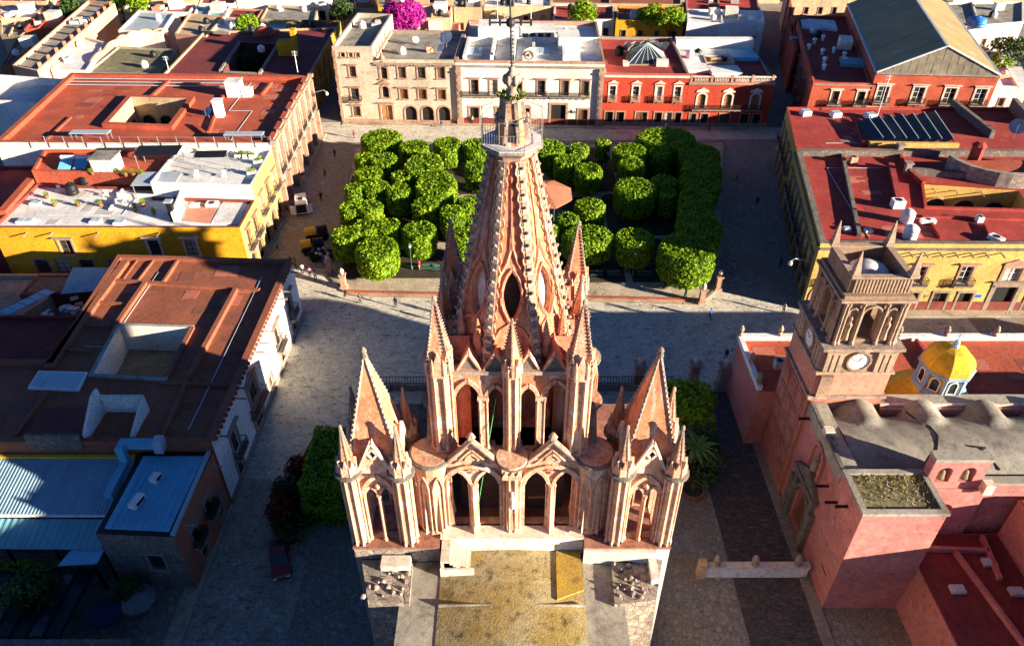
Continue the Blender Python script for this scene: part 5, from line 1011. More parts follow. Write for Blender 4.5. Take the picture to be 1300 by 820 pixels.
la, _ = building('red_roof_arcade_house', 'long house with bright red flat roof and pink stone arcade on the street', [(-79.5,104),(-36.9,103.7),(-37.7,133),(-82.5,134.4)], 11.2, 'cream', 'roofred', ph=.75, cap='roofred', pw=.9,
  courts=[dict(poly=[(-65.36,111.86,11.2),(-55.39,110.93,11.2),(-56.12,121.89,11.2),(-66.28,122.61,11.2)], wall='tan', floor=1.0, ch=.7, cw=.9, kerb='roofred', ops={k: [OP(u,3.0,2.3,5.6,'dark',arch='a',rise=1.1,s=.25,hood=False,trim='trimgrey') for u in (2.0,5.2,8.4)] for k in (0,1,2,3)})],
  facades={1: dict(mat='arcadestone', ops=[OP(u,6.2,1.5,3.0,s=.3,style=2,trim='trim',balc=2.5,frame='wood',hood=False) for u in rng(2.2,27,7)]+[OP(u,.05,2.7,4.4,'dark',arch='a',rise=1.35,s=.4,hood=False,trim='trim') for u in rng(2.2,27,7)], bands=[(5.2,5.5,.2,'trim'),(11.2,11.7,.4,'trim')])})
F = Face((-36.9,103.7),(-37.7,133))
for u in rng(.2,29.1,8): m = MB(); p = F.p(u,0,-.35); m.obox(p[0],p[1],0,5.2,.7,.9,F.phi); m.obox(p[0],p[1],5.5,11.2,.5,.5,F.phi); m.obox(p[0],p[1],11.7,12.3,.7,.9,F.phi); m.build('arcade_pilaster', 'trim', la)
for p, q, w_, h_ in (((-63.4,122.97,11.2),(-63.12,131.36,11.2),.5,.5),((-51.77,111.86,11.2),(-48.49,108.2,11.2),.5,.4),((-51.12,125.55,11.2),(-48.31,108.8,11.2),.4,.4),((-44.05,130.56,11.2),(-44.19,124.8,11.2),.4,.5),((-73.32,115.06,11.2),(-72.83,106.44,11.2),.4,.25)): ridge(la, p, q, w_, h_, 'roofred')
m = MB()
for row in ((-83.35,132.7,11.3),(-82.54,131.09,11.3),(-81.76,129.5,11.3)): m.tube((row[0],row[1],11.5),(row[0]+32,row[1]-1,11.5),.09,6)
m.build('roof_pipe', 'galv', la)
m = MB(); a = Face((-70.48,102.44,12)[:2], (-36.43,102.44,12)[:2])
for i in range(13): p = a.p(a.L*i/12,0); m.tube((p[0],p[1],11.9),(p[0],p[1],13.6),.06,5)
for zz in (12.6,13.5): m.tube(a.p(0,zz),a.p(a.L,zz),.03,4)
m.build('roof_fence', 'steel', la)
M('canopyfloor', (.23,.2,.13), (.17,.15,.1), scale=.6)
we = [OP(u,3.3,1.5,3.0,s=.35,balc=2.5,frame='wood',trim='trimgrey') for u in (4.0,20.2,26.2)]+[OP(10.6,3.2,2.0,3.2,s=.6,style=2,balc=4.4,bmat='trim',frame='wood',hood=True)]+[OP(u,.1,1.4,2.4,'door',s=.3,hood=False,trim='trimgrey') for u in (3.6,20.6,26.4)]+[OP(10.4,.1,2.2,3.0,'door',s=.6,style=1,hood=False),OP(15.5,1.2,1.2,1.6,s=.25,hood=False)]
bp_, BF = building('brown_roof_house', 'white-fronted house with large reddish brown flat roof and light well', [(-62,46.1),(-27.6,46.1),(-27.6,76.2),(-49.8,77.3),(-48.3,57.5),(-62,57.5)], 8.5, 'roofbrown', 'roofbrown', ph=.5, pw=.6,
  courts=[dict(poly=[(-43.68,63.42,8.5),(-35.82,63.01,8.5),(-35.54,55.02,8.5),(-42.89,55.6,8.5)], wall='cream', floor=5.2, ch=.25, cw=.45, kerb='concrete', fmat='canopyfloor')],
  facades={1: dict(mat='white', ops=we, spouts=[1.5,6.5,8,13.5,15,17,23,24.5,28.5], bands=[(0,.9,.05,'trimgrey')])})
MB().box(-28.2,-27.45,46.2,76.2,9.0,9.12).build('parapet_cap', 'roofbrown', bp_)
for k in range(40): MB().box(-27.62,-27.3,46.6+k*.74,46.9+k*.74,8.62,8.95).build('dentil', 'roofbrown', bp_)
z = 8.5; g = lambda *a: a
for p, q, w_, h_ in (((-47.79,72.02,8.5),(-29.93,70.09,8.5),.5,.35),((-44,71.37,8.5),(-43.98,63.7,8.5),.5,.5),((-32.73,70.09,8.5),(-32.93,54.9,8.5),.5,.55),((-35.43,63.14,8.5),(-35.26,55.13,8.5),.5,.3),((-41.93,76.27,8.5),(-41.95,71.69,8.5),.3,.4),((-45.07,76.44,8.5),(-45.22,72.02,8.5),.2,.25),((-47.2,76.8,8.5),(-47.19,72.18,8.5),.2,.15),((-48.04,67.77,8.5),(-44.64,67.32,8.5),.4,.3),((-48.12,63.7,8.5),(-44.68,63.28,8.5),.4,.3),((-48.44,59.42,8.5),(-44.7,59.16,8.5),.4,.3),((-35.47,54.21,8.5),(-27.83,53.98,8.5),.4,.3),((-33,54.67,8.5),(-32.53,46.63,8.5),.4,.35),((-46.33,52.85,8.5),(-46.27,47.02,8.5),.4,.35)): ridge(bp_, p, q, w_, h_, 'roofbrown')
ridge(bp_, (-48.31,75.92,8.5), (-48.19,66.72,8.5), .9, .5, 'roofbrown'); ridge(bp_, (-48.19,66.72,8.5), (-47.95,56.32,8.5), .9, .5, 'roofbrown')
# blue glazed roof light, white stair shelter
t = thing('blue_rooflight', 'pale blue framed roof light lying on the brown roof', 'skylight', (-46.06,54.67,8.5)); q = [(-48.53,53.47,8.55),(-43.31,53.13,8.55),(-43.6,55.79,8.55),(-48.75,56.02,8.55)]
MB().prism(ccw([p[:2] for p in q]),8.5,8.75).build('kerb', 'whitepaint', t); qq = inset(ccw([p[:2] for p in q]),.18)
for i in range(4): a, b = Vector(qq[0]).lerp(Vector(qq[1]),i/4+.01), Vector(qq[0]).lerp(Vector(qq[1]),(i+1)/4-.01); c_, d_ = Vector(qq[3]).lerp(Vector(qq[2]),(i+1)/4-.01), Vector(qq[3]).lerp(Vector(qq[2]),i/4+.01); MB().prism([tuple(a),tuple(b),tuple(c_),tuple(d_)],8.72,8.79).build('pane', 'skylight', t)
o = (-38.12,45.58,8.5); t = thing('stair_shelter', 'white open-topped stair shelter with sloping wall on the brown roof', 'stair shelter', (-38.6,47.5,8.5))
MB().ext([(-39.6,46.6,8.5),(-39.6,50.6,8.5),(-39.6,50.6,11.4),(-39.6,49.6,11.4),(-39.6,46.6,9.4)],(.25,0,0)).build('sloping_wall', 'white', t); MB().box(-39.3,-35.4,50.35,50.6,8.5,10.6).build('back_wall', 'white', t); MB().ext([(-35.4,46.8,8.5),(-35.4,50.6,8.5),(-35.4,50.6,10.6),(-35.4,46.8,9.0)],(.2,0,0)).build('low_wall', 'white', t); MB().box(-44.5,-39.62,46.0,46.3,8.0,9.9).build('rubble_wall', 'darkrubble', t); MB().box(-44.5,-39.65,46.3,49.8,8.5,9.7).build('lean_to', 'roofdark', t)
# terracotta house with blue metal roof
tc_, _ = building('terracotta_house', 'terracotta street house with blue metal roof and planter windows', [(-34.6,37.2),(-28.0,36.9),(-27.75,46.0),(-34.5,46.0)], 7.5, 'terracotta', 'darkstone', ph=.2, cap='black', pw=.5,
  facades={0: dict(mat='darkrubble', ops=[OP(4.2,3.0,1.3,2.3,'dark',s=.15,trim='trimgrey')]), 1: dict(ops=[OP(2.6,3.6,1.0,2.0,s=.15,trim='trimgrey',balc=1.8),OP(5.6,3.6,1.0,2.0,s=.15,trim='trimgrey',balc=1.8),OP(3.0,.8,1.1,1.8,s=.15,trim='trimgrey'),OP(7.2,1.0,1.0,1.8,s=.15,trim='trimgrey')], spouts=[1.6,8.0])})
rw = [(-34.0,37.7),(-28.5,37.4),(-28.3,45.4),(-33.9,45.4)]
for i in range(9):
    a, b = Vector(rw[0]).lerp(Vector(rw[1]),i/9), Vector(rw[0]).lerp(Vector(rw[1]),(i+.96)/9); c_, d_ = Vector(rw[3]).lerp(Vector(rw[2]),(i+.96)/9), Vector(rw[3]).lerp(Vector(rw[2]),i/9)
    sh = MB().prism([tuple(a),tuple(b),tuple(c_),tuple(d_)],7.5,7.86).build('roof_sheet', 'bluemetal', tc_); MB().bar((*b,7.9),(*c_,7.9),.07,.1).build('seam', 'bluemetal', sh)
MB().box(-28.25,-27.9,37,46,7.7,7.95).build('gutter', 'galv', tc_)
for u in (2.6,5.6):
    m = MB()
    for i in range(160): x, y, zz = -27.5+rnd.uniform(-.4,.35), 36.9+u+rnd.uniform(-.9,.9), 3.6+rnd.uniform(0,.9); d = rnd.random()*6.3; m.add([(x-.1*cos(d),y-.1*sin(d),zz),(x+.1*cos(d),y+.1*sin(d),zz),(x,y,zz+.22)],[(0,1,2)])
    m.build('planter_foliage', 'darkleaf', tc_)
for (x, y, l_) in ((-31.6,42.6,.9),(-32.2,40.1,1.4)): t = thing('air_conditioner', 'short white air conditioner on the blue metal roof' if l_ < 1 else 'long white air conditioner on the blue metal roof', 'air conditioner', (x,y,7.86)); m = MB(); m.obox(x,y,7.95,8.5,.65,l_,-.25); m.build('case', 'plasticwhite', t); m = MB(); m.obox(x+.34,y,8.05,8.4,.03,l_*.7,-.25); m.build('grille', 'black', t)
# corrugated shed roofs and patio at the lower left
def corrugated(parent, q, mat, n, name='roof_sheet', amp=.05, per=3):
    """sheet between q0-q1 (low edge) and q3-q2 (high edge), folded along its length"""
    q = [Vector(p) for p in q]
    for s_ in range(n):
        m = MB(); K = per*4; vs_ = []
        for i in range(K+1):
            t_ = (s_+i/K*.99)/n; dz = Vector((0,0,amp*(1 if i % 4 in (1,2) else 0)+.01*(s_%2)))
            vs_ += [q[0].lerp(q[1],t_)+dz, q[3].lerp(q[2],t_)+dz]
        m.add(vs_, [(2*i,2*i+2,2*i+3,2*i+1) for i in range(K)]); m.build(name, mat, parent)
M('shedmetal', (.24,.36,.44), (.19,.29,.36), rough=.5, metal=.1, fine=.1)
sh, _ = building('corrugated_shed', 'long shed with grey corrugated metal roof beside the terracotta house', [(-60,40.8),(-34.8,40.5),(-34.8,45.9),(-60,45.9)], 5.4, 'darkrubble', 'darkstone', ph=.1)
corrugated(sh, [(-60,40.4,6.2),(-35.0,40.2,6.2),(-34.9,45.9,7.3),(-60,45.9,7.3)], 'shedmetal', 26); corrugated(sh, [(-60,37.8,4.9),(-35.2,37.6,4.9),(-35.0,40.1,5.7),(-60,40.3,5.7)], 'tealmetal', 14, 'lower_roof_sheet')
MB().box(-60,-35,40.15,40.45,5.95,6.2).build('gutter', 'white', sh); MB().box(-60,-34.9,45.6,45.95,7.3,7.5).build('ridge_flashing', 'yellowtarp', sh)
for i in range(7): MB().box(-60+i*4.1,-59.8+i*4.1,37.7,37.9,0,4.9).build('post', 'black', sh)
t = thing('air_duct', 'large pale blue metal duct bending across the shed roof', 'duct', (-35.5,45,6)); MB().box(-36.0,-35.3,41.5,45.6,6.7,7.5).build('duct_run', 'bluemetal', t); MB().box(-36.02,-32.2,45.62,46.35,8.5,9.2).build('duct_elbow', 'bluemetal', t); MB().box(-36.02,-35.3,45.0,45.62,7.5,9.2).build('duct_riser', 'bluemetal', t); MB().box(-32.6,-31.8,45.2,46.2,8.4,9.8).build('duct_fan', 'galv', t)
t = thing('patio_pergola', 'dark slatted pergola with glass panels in the shaded patio', 'pergola', (-42,33.5,0))
for i in range(9): MB().box(-47+i*1.35,-46.85+i*1.35,30.5,37.3,3.0,3.25).build('slat', 'black', t)
for i in range(8): MB().box(-46.84+i*1.35,-45.66+i*1.35,31,37,3.05,3.1).build('glass_panel', 'blackpanel' if i % 3 else 'glass', t)
for x in (-47,-36): [MB().box(x-.1,x+.1,y-.1,y+.1,0,3).build('post', 'black', t) for y in (30.8,37)]
tag(MB().ext([(-38.4,36.3,4.6),(-35.2,36.5,4.6),(-35.0,38.2,4.9),(-37.6,38.4,4.9)],(0,0,-.1)).build('awning', 'bluemetal', None, loc=(-36.5,37,4.6)), 'small dark blue awning below the shed roof', 'awning')
for i, (x, y) in enumerate(((-31.6,34.6),(-33.8,33.4))):
    t = thing('patio_umbrella', 'dark blue cafe umbrella beside the stone wall' if i == 0 else 'dark blue cafe umbrella towards the pergola', 'umbrella', (x,y,0)); m = MB(); m.lathe(x,y,[(1.5,2.3),(1.45,2.4),(.1,2.9),(.02,3.05)],8); m.build('canopy', 'cloth_navy' if i else 'cloth_grey', t); MB().tube((x,y,0),(x,y,2.6),.04,6).build('pole', 'steel', t)
building('patio_wall_house', 'low stone house closing the shaded patio', [(-60,20),(-29.5,20),(-29.0,29.5),(-60,29.5)], 5.0, 'darkrubble', 'roofdark', ph=.4)
MB().box(0,0,0,0,0,0)
# low roofs between yellow house and brown roof
lw, _ = building('low_courtyard_house', 'low dark red roofed house in the gap behind the brown roof', [(-64,58),(-48.9,58),(-50.0,70),(-64,70)], 4.6, 'roofdark', 'roofdark', ph=.4)
lw2, _ = building('blue_shed', 'blue corrugated shed below the yellow facade', [(-64,76.4),(-50.3,77.8),(-50.3,81),(-64,81)], 3.2, 'maroon', 'darkstone', ph=.1)
corrugated(lw2, [(-58.5,76.3,3.5),(-50.0,77.6,3.5),(-50.0,81.2,4.3),(-59,81.2,4.3)], 'bluemetal', 12)
lw3, _ = building('pale_floor_terrace', 'low terrace with pale tiled floor beside the blue shed', [(-85,66),(-64.3,66),(-60.2,76),(-60.2,81.5),(-85,81.5)], 2.6, 'tan', 'roofgrey', ph=.5, cap='tan')
for i in range(6):
    t0, t1 = i/6, (i+.9)/6; a, b = Vector((-64.0,70.4,4.4)), Vector((-60,76.2,4.4)); p = a.lerp(b,t0); q = a.lerp(b,t1); tag(MB().ext([p,q,q+Vector((1.6,-.6,0)),p+Vector((1.6,-.6,0))],(0,0,.08)).build('blue_roof_panel', 'bluemetal', None, loc=tuple(p)), 'square blue roof panel in the slanting row', 'roof panel', 'blue panels in a slanting row')

# ---------------------------------------------------------------- houses beyond the square
def house(name, label, q, h, wall, roof, ph=.4, cap=None, back=None, **k):
    return building(name, label, q, h, wall, roof, ph=ph, cap=cap, **k)[0]
def wins(L, v, n, w_=1.1, h_=1.7): return [OP(L*(i+.5)/n, v, w_, h_, s=.15, hood=False, trim='trimgrey') for i in range(n)]
house('white_house', 'white house with dark arch beside the red roofed arcade house', [(-100,126.5),(-82.6,124.6),(-83.2,136),(-100,139)], 8.6, 'white', 'roofwhite', ph=1.4, cap='white', facades={0: dict(ops=[OP(9.5,.2,3.2,4.6,'dark',arch='a',rise=1.6,s=.2,hood=False), OP(4,5.0,1.2,1.8)])})
house('dark_red_side_house', 'low dark red roofed house left of the yellow terrace house', [(-92,86),(-70.9,86),(-71.2,103.8),(-92,103.8)], 7.6, 'roofdark', 'roofcrimson', facades={0: dict(ops=wins(21,3.6,3), mat='maroon')})
t = house('pink_merlon_house', 'long pink brick house with merlons along its sloping wall top', [(-101.01,146.09,9),(-94.24,142.91,9),(-100.33,191.78,9),(-108.46,194.7,9)], 8.6, 'peach', 'roofgrey', ph=.7, cap='peach')
a, b = Vector((-94.24,142.91,9)), Vector((-100.33,191.78,9))
for i in range(11): p = a.lerp(b,(i+.5)/11); MB().obox(p.x-.3,p.y,9.2,10.3,.7,.7,.8).build('merlon', 'terracotta', t)
house('white_flat_house', 'low house with bare white flat roof behind the red roof', [(-94.47,147.55,8),(-86.62,146.62,8),(-90.94,164.83,8),(-99.67,170.54,8)], 7.6, 'white', 'roofwhite')
house('moss_roof_house', 'house with mossy grey flat roof behind the red roof', [(-87.74,147.58,7),(-72.34,147.13,7),(-74.13,162.48,7),(-88.37,164.65,7)], 6.8, 'tan', 'mossroof', cap='concrete')
house('pale_blue_roof_house', 'house with shiny pale blue metal roof', [(-91.64,172.91,8),(-80.92,171.72,8),(-83.7,187.02,8),(-93.83,189.79,8)], 7.8, 'white', 'galv')
# scalloped yellow garden wall
t = thing('scalloped_wall', 'pale yellow garden wall with scalloped top', 'wall', (-100.99,174.63,0)); q = [Vector((-88.3,152.3,7)),Vector((-89.33,166.87,7)),Vector((-87.06,172.63,7)),Vector((-80.53,173.82,7))]
for a, b in zip(q, q[1:]):
    n = 14; d = b-a; nn = Vector((-d.y,d.x,0)).normalized()*.4; pts = [a-Vector((0,0,7))]+[b-Vector((0,0,7))]+[b.lerp(a,i/n)+Vector((0,0,1.0+.5*abs(sin(pi*2*i/n)))) for i in range(n+1)]
    MB().ext(pts, nn).build('wall_panel', 'peach', t)
t = house('peach_tower_house', 'small peach house with stepped roofs and white chimneys', [(-77.56,170.54,8),(-69.53,168.22,8),(-70.52,184.31,8),(-80.18,187.02,8)], 7.8, 'peach', 'tan'); 
house('white_gable_house', 'white rendered house with rubble yard and tilted metal sheet', [(-70.7,168.44,6.5),(-63.12,168.44,6.5),(-64.85,181.68,6.5),(-73.76,184.27,6.5)], 6.2, 'tan', 'roofgrey')
t = house('dark_court_house', 'large house with dark red roofs around a shaded courtyard', [(-69.84,143.41,8.5),(-40.38,142.52,8.5),(-41,174.88,8.5),(-71.16,171.25,8.5)], 8.0, 'yellow', 'roofdark', cap='tan', courts=[dict(poly=[(-58.1,145.71,8),(-51.14,144.8,8),(-51.95,162.63,8),(-60.82,164.27,8)], wall='roofdark', floor=1, ch=.3, kerb='trimgrey')], facades={1: dict(ops=[OP(u,v,1.3,2.4,s=.2,hood=False) for u in (4,9,14,19,24) for v in (1,4.8)], mat='yellow')})
m = MB(); p = (-56.9,170.54,8); m.lathe(p[0],p[1],[(2.6*cos(a),8.0+1.8*sin(a)) for a in [pi/2*i/6 for i in range(7)]],14); m.build('red_dome', 'roofred', t, True)
p = (-47.87,155.3,8); MB().box(p[0]-1.9,p[0]+1.9,p[1],p[1]+2.6,8.0,11.0).build('yellow_stair_tower', 'yellow', t); MB().box(p[0]+1.2,p[0]+2.2,p[1]+.5,p[1]+2.2,11.0,13.4).build('yellow_stair_top', 'yellow', t)
for p, q in (((-59.06,145.71,8),(-60.65,163.72,8)),((-50.7,144.35,8),(-51.82,164.83,8)),((-71.81,171.72,8),(-64.88,170.54,8))): ridge(t, (p[0],p[1],8.0), (q[0],q[1],8.0), .5, .5, 'trimgrey', 'roof_wall')
house('teal_shed_house', 'long narrow house with teal metal roof', [(-62.78,175.02,7),(-54.18,176.24,7),(-54.61,182.54,7),(-63.07,182.54,7)], 6.8, 'tan', 'tealmetal', ph=.1)
house('tilted_metal_house', 'small house under pale tilted metal sheet', [(-70.08,175.35,8),(-64.15,172.91,8),(-65.68,182.99,8),(-71.14,185.66,8)], 7.6, 'cream', 'galv', ph=.1)
house('dark_flat_house', 'dark red flat roofed house along the upper lane', [(-51.1,170.54,8),(-40.73,169.37,8),(-41.62,181.68,8),(-51.08,182.99,8)], 7.4, 'oliveshade', 'roofdark')
house('grey_roof_house', 'wide grey roofed house in front of the long white range', [(-62.64,186.51,7),(-48.64,185.17,7),(-50.57,197.8,7),(-64.13,199.3,7)], 6.5, 'tan', 'roofgrey')
house('crimson_strip_house', 'narrow crimson roofed house beside the grey roof', [(-71.68,187.86,7),(-63.42,186.51,7),(-64.15,194.87,7),(-72.73,196.33,7)], 6.5, 'salmon', 'roofdark')
t = house('long_white_range', 'long white range with dark openings at the top of the town', [(-72.41,200.04,8),(-47.28,198.52,8),(-48.96,211.26,8),(-76.34,212.95,8)], 8, 'white', 'roofgrey', facades={0: dict(ops=[OP(1.6+i*2.6,1.0,1.6,4.5,'dark',s=.1,hood=False) for i in range(12)])})
for i, (q, h_, wl, rf, nm, lb) in enumerate([
 ([(-109.37,154.19,6),(-107.56,155.17,6),(-111.92,179.57,6),(-119.37,182.09,6)], 5.8, 'terracotta', 'roofgrey', 'grey_terrace_house', 'grey terraced roof house left of the pink merlon house'),
 ([(-120.06,173.82,7),(-114.61,172.63,7),(-116.53,182.54,7),(-126.48,185.17,7)], 6.6, 'tan', 'roofgrey', 'tan_corner_house', 'tan house with grey roof in the upper left corner of town'),
 ([(-114.95,175.35,8),(-108.16,176.58,8),(-111.36,188.39,8),(-119.17,189.79,8)], 7.4, 'redwall2', 'roofred', 'red_box_house', 'small red walled house with red roof up the left slope'),
 ([(-124.83,182.99,8),(-117.08,184.31,8),(-119.8,194.07,8),(-131.93,195.54,8)], 7.6, 'peach', 'roofwhite', 'peach_roof_house', 'peach house with white roof up the left slope'),
 ([(-116.4,189.79,8),(-108.09,189.79,8),(-111.3,200.04,8),(-120.77,201.58,8)], 7.6, 'cream', 'terracotta', 'tiled_roof_house', 'cream house with terracotta roof beyond the pink merlon house'),
 ([(-93.04,189.79,8),(-80.92,189.09,8),(-82.11,197.02,8),(-94.26,197.77,8)], 7.4, 'white', 'roofcrimson', 'crimson_back_house', 'white house with crimson roof behind the pale blue roof'),
 ([(-78.91,185.66,8),(-70.75,185.66,8),(-72.66,195.54,8),(-81.7,197.02,8)], 7.2, 'cream', 'tealmetal', 'aqua_roof_house', 'cream house with aqua roof sheet among red roofs'),
 ([(-132.77,197.02,8),(-120.51,197.02,8),(-126.95,211.26,8),(-140.82,211.26,8)], 8, 'tan', 'roofred', 'far_left_house', 'tan house with red roof at the far left edge'),
 ([(-108.95,198.52,8),(-96.61,198.52,8),(-100.52,211.26,8),(-114.73,212.95,8)], 8, 'white', 'roofcrimson', 'far_crimson_house', 'white walled crimson roofed house at the far edge'),
 ([(-94.56,198.52,8),(-82.22,198.52,8),(-85.36,211.26,8),(-99.02,212.95,8)], 8, 'peach', 'roofgrey', 'far_peach_house', 'peach walled grey roofed house at the far edge'),
 ([(-81.81,198.52,8),(-72.36,198.52,8),(-75.83,211.26,8),(-85.5,212.95,8)], 7, 'cream', 'roofbrown', 'far_brown_house', 'cream walled brown roofed house at the far edge'),
 # middle, behind the row
 ([(-26.66,167.26,9),(-12.09,167.26,9),(-12.36,178.18,9),(-25.99,179.47,9)], 8.0, 'salmon', 'concrete', 'shaded_terrace_house', 'low house with shaded blue-grey terrace behind the beige mansion'),
 ([(-22.21,173.68,11),(-14.2,173.68,11),(-14.54,184.25,11),(-22.95,184.25,11)], 10.4, 'peach', 'peach', 'peach_window_house', 'peach house with small paired windows beside the magenta tree'),
 ([(-33.42,188.92,9),(-24.77,188.92,9),(-26.07,200.79,9),(-36,200.79,9)], 8.6, 'yellow', 'roofgrey', 'yellow_back_house', 'yellow house behind the magenta tree'),
 ([(-14.17,183.84,10),(-7.28,183.84,10),(-7.66,195.33,10),(-15.01,196.85,10)], 10, 'tan', 'roofgrey', 'orange_striped_house', 'tan house with orange side wall beyond the white mansion'),
 ([(-7.08,188.92,9),(9.89,190.34,9),(10.35,200.79,9),(-7.5,202.36,9)], 8.6, 'tan', 'roofwhite', 'white_back_house', 'pale house with white roof beyond the white mansion'),
 ([(9.79,179.47,9),(24.49,179.47,9),(25.88,191.78,9),(10.82,193.23,9)], 8.4, 'cream', 'roofcrimson', 'arch_court_house', 'cream house with crimson roof and big dark arch beyond the white mansion'),
 ([(24.72,178.18,9),(40.58,176.91,9),(42.85,188.92,9),(26.51,190.34,9)], 8.6, 'yellow', 'roofbrown', 'yellow_court_house', 'yellow walled house with dusty brown roof behind the red townhouse'),
 ([(40.6,173.19,9),(58.52,173.19,9),(60.99,183.42,9),(42.84,184.77,9)], 9.4, 'white', 'roofwhite', 'white_wall_house', 'white walled house behind the balustrade house'),
 ([(43.1,186.14,9),(61.35,186.14,9),(64.13,199.24,9),(45.52,200.79,9)], 8.4, 'trim', 'roofcrimson', 'crimson_yard_house', 'house with crimson roof yard up the narrow right lane'),
 ([(10.08,194.7,9),(43.27,193.23,9),(45.9,207.2,9),(10.7,208.86,9)], 8.2, 'tan', 'roofbrown', 'far_middle_house', 'long brown roofed house at the far middle edge'),
 ([(-44.37,194.07,8),(-34.69,194.07,8),(-37.19,207.95,8),(-47.88,207.95,8)], 7, 'tan', 'roofdark', 'lane_end_house', 'dark roofed house at the end of the upper lane'),
 # right edge
 ([(97.34,168.6,10),(118.61,173.44,10),(128.48,190.88,10),(104.09,189.44,10)], 9.6, 'cream', 'roofgrey', 'stone_side_house', 'weathered cream house with two red framed windows beyond the hall'),
 ([(103.79,188.92,9),(99.86,173.19,9),(110.7,203.95,9),(106.92,203.95,9)], 8, 'white', 'roofgrey', 'wedge_house', 'small grey roofed house squeezed behind the brown hall roof'),
 ([(93.88,149.44,6),(100.45,149.44,6),(111.53,175.88,6),(105.14,174.69,6)], 5, 'tan', 'tealmetal', 'teal_lean_to', 'teal roofed lean-to beside the brown hall roof'),
 ([(98,144.48,5.5),(108.38,143.61,5.5),(116.25,165.99,5.5),(105.51,165.99,5.5)], 5.2, 'white', 'roofwhite', 'white_yard_house', 'white flat roof at the right edge beside the hall'),
 ([(65.41,178.52,10),(60.02,155.33,10),(60.69,155.33,10),(72.76,199.95,10)], 9, 'redwall2', 'roofcrimson', 'red_lane_house', 'tall red house lining the narrow right lane'),
 ([(85.39,122.61,8),(94.46,121.91,8),(98.04,132.99,8),(90.02,132.99,8)], 5, 'yellow', 'roofcrimson', 'yellow_corner_house', 'low yellow house at the right edge below the hall'),
 ([(71.48,197.71,9),(89.86,197.71,9),(93.48,210.54,9),(74.95,210.54,9)], 8.6, 'tan', 'roofgrey', 'far_right_house', 'tan house at the far right edge of the lane'),
]):
    fa = {}
    pl = ccw([p[:2] for p in q]); 
    for e in range(len(pl)):
        F = Face(pl[e], pl[(e+1)%len(pl)])
        if F.n[1] > .5 and F.L > 4: fa[e] = dict(ops=[o for v in ((1.2,5.0) if h_ > 7 else (1.4,)) for o in wins(F.L, v, max(2,int(F.L/3.6)))])
    t = house(nm, lb, q, h_, wl, rf, facades=fa)
    # a roof room and low walls so the roofs are not bare
    cx_, cy_ = sum(p[0] for p in pl)/len(pl), sum(p[1] for p in pl)/len(pl)
    if i % 3 != 1 and F.L > 3: MB().obox(cx_+1.5,cy_+1,h_,h_+2.2,3.0,2.6,rnd.uniform(-.2,.2)).build('roof_room', rnd.choice(['white','cream',wl]), t)
    ridge(t, (*Vector(pl[0]).lerp(Vector(pl[1]),.45),h_), (*Vector(pl[3]).lerp(Vector(pl[2]),.45),h_), .35, .5, wl, 'roof_wall')
# far town out to the hills, so the frame never ends in bare ground
far = []; WC = ['white','cream','peach','salmon','tan','beige']; RC = ['roofcrimson','roofgrey','roofwhite','roofbrown']
lab = {'white':'white','cream':'cream','peach':'peach','salmon':'salmon','tan':'tan','yellow':'yellow','beige':'beige'}; rl = {'roofred':'red','roofcrimson':'crimson','roofgrey':'grey','roofwhite':'white','roofbrown':'brown'}
for gy in range(3):
    for gx in range(-9, 11):
        x, y = gx*15+rnd.uniform(-2,2), 232+gy*17+rnd.uniform(-2,2); w_, d_ = rnd.uniform(10,13.5), rnd.uniform(10,14); wl, rf = rnd.choice(WC), rnd.choice(RC)
        t = building('distant_house', '%s walled %s roofed house in the distant rows' % (lab[wl], rl[rf]), [(x-w_/2,y-d_/2),(x+w_/2,y-d_/2),(x+w_/2,y+d_/2),(x-w_/2,y+d_/2)], rnd.uniform(5,8.5), wl, rf, ph=.5, group='%s and %s houses in the distance' % (lab[wl], rl[rf]))[0]
# houses out of frame to the right and left that throw or catch the low light
house('right_side_house', 'yellow house further along the sunny side street', [(72.5,36),(96,36),(96,62),(72.5,62)], 7.5, 'paleyellow', 'roofcrimson')
house('right_back_house', 'red roofed block behind the yellow arcade house', [(100.5,77),(130,77),(130,122),(100.5,122)], 8, 'salmon', 'roofred')

# tanks, vents and stair boxes scattered over the back roofs
BT = []
def backtank(x, y, z, black):
    t = thing('water_tank', 'small %s water tank on a roof behind the square' % ('black' if black else 'white'), 'water tank', (x,y,z), '%s tanks on the back roofs' % ('black' if black else 'white'))
    m = MB(); m.lathe(x,y,[(.72,z),(.75,z+.2),(.75,z+1.0),(.45,z+1.3),(.25,z+1.4)],12); m.build('body', 'black' if black else 'plasticwhite', t, True); MB().cyl(x,y,z+1.38,z+1.5,.25,.22,10).build('lid', 'black' if black else 'plasticwhite', t)
for o in [q for q in bpy.data.objects if q.name.startswith('roof') and q.type == 'MESH' and q.parent and q.parent.location.y > 141 and q.parent.location.y < 225 and len(q.data.vertices) <= 8 and q.data.name.split('.')[0] == 'roof']:
    vv = [v.co for v in o.data.vertices]; c_ = sum(vv, Vector())/len(vv); base = o.parent.location
    for k in range(rnd.choice([1,2,3])):
        t_ = vv[rnd.randrange(len(vv))].lerp(c_, rnd.uniform(.45,.75)); p = base+t_
        if rnd.random() < .5: backtank(p.x, p.y, p.z-.01, rnd.random() < .4)
        else: MB().obox(p.x,p.y,p.z-.02,p.z+rnd.uniform(.5,1.8),rnd.uniform(.8,2.4),rnd.uniform(.8,1.8),rnd.uniform(-.3,.3)).build('roof_hatch', rnd.choice(['white','cream','galv','peach']), o.parent)

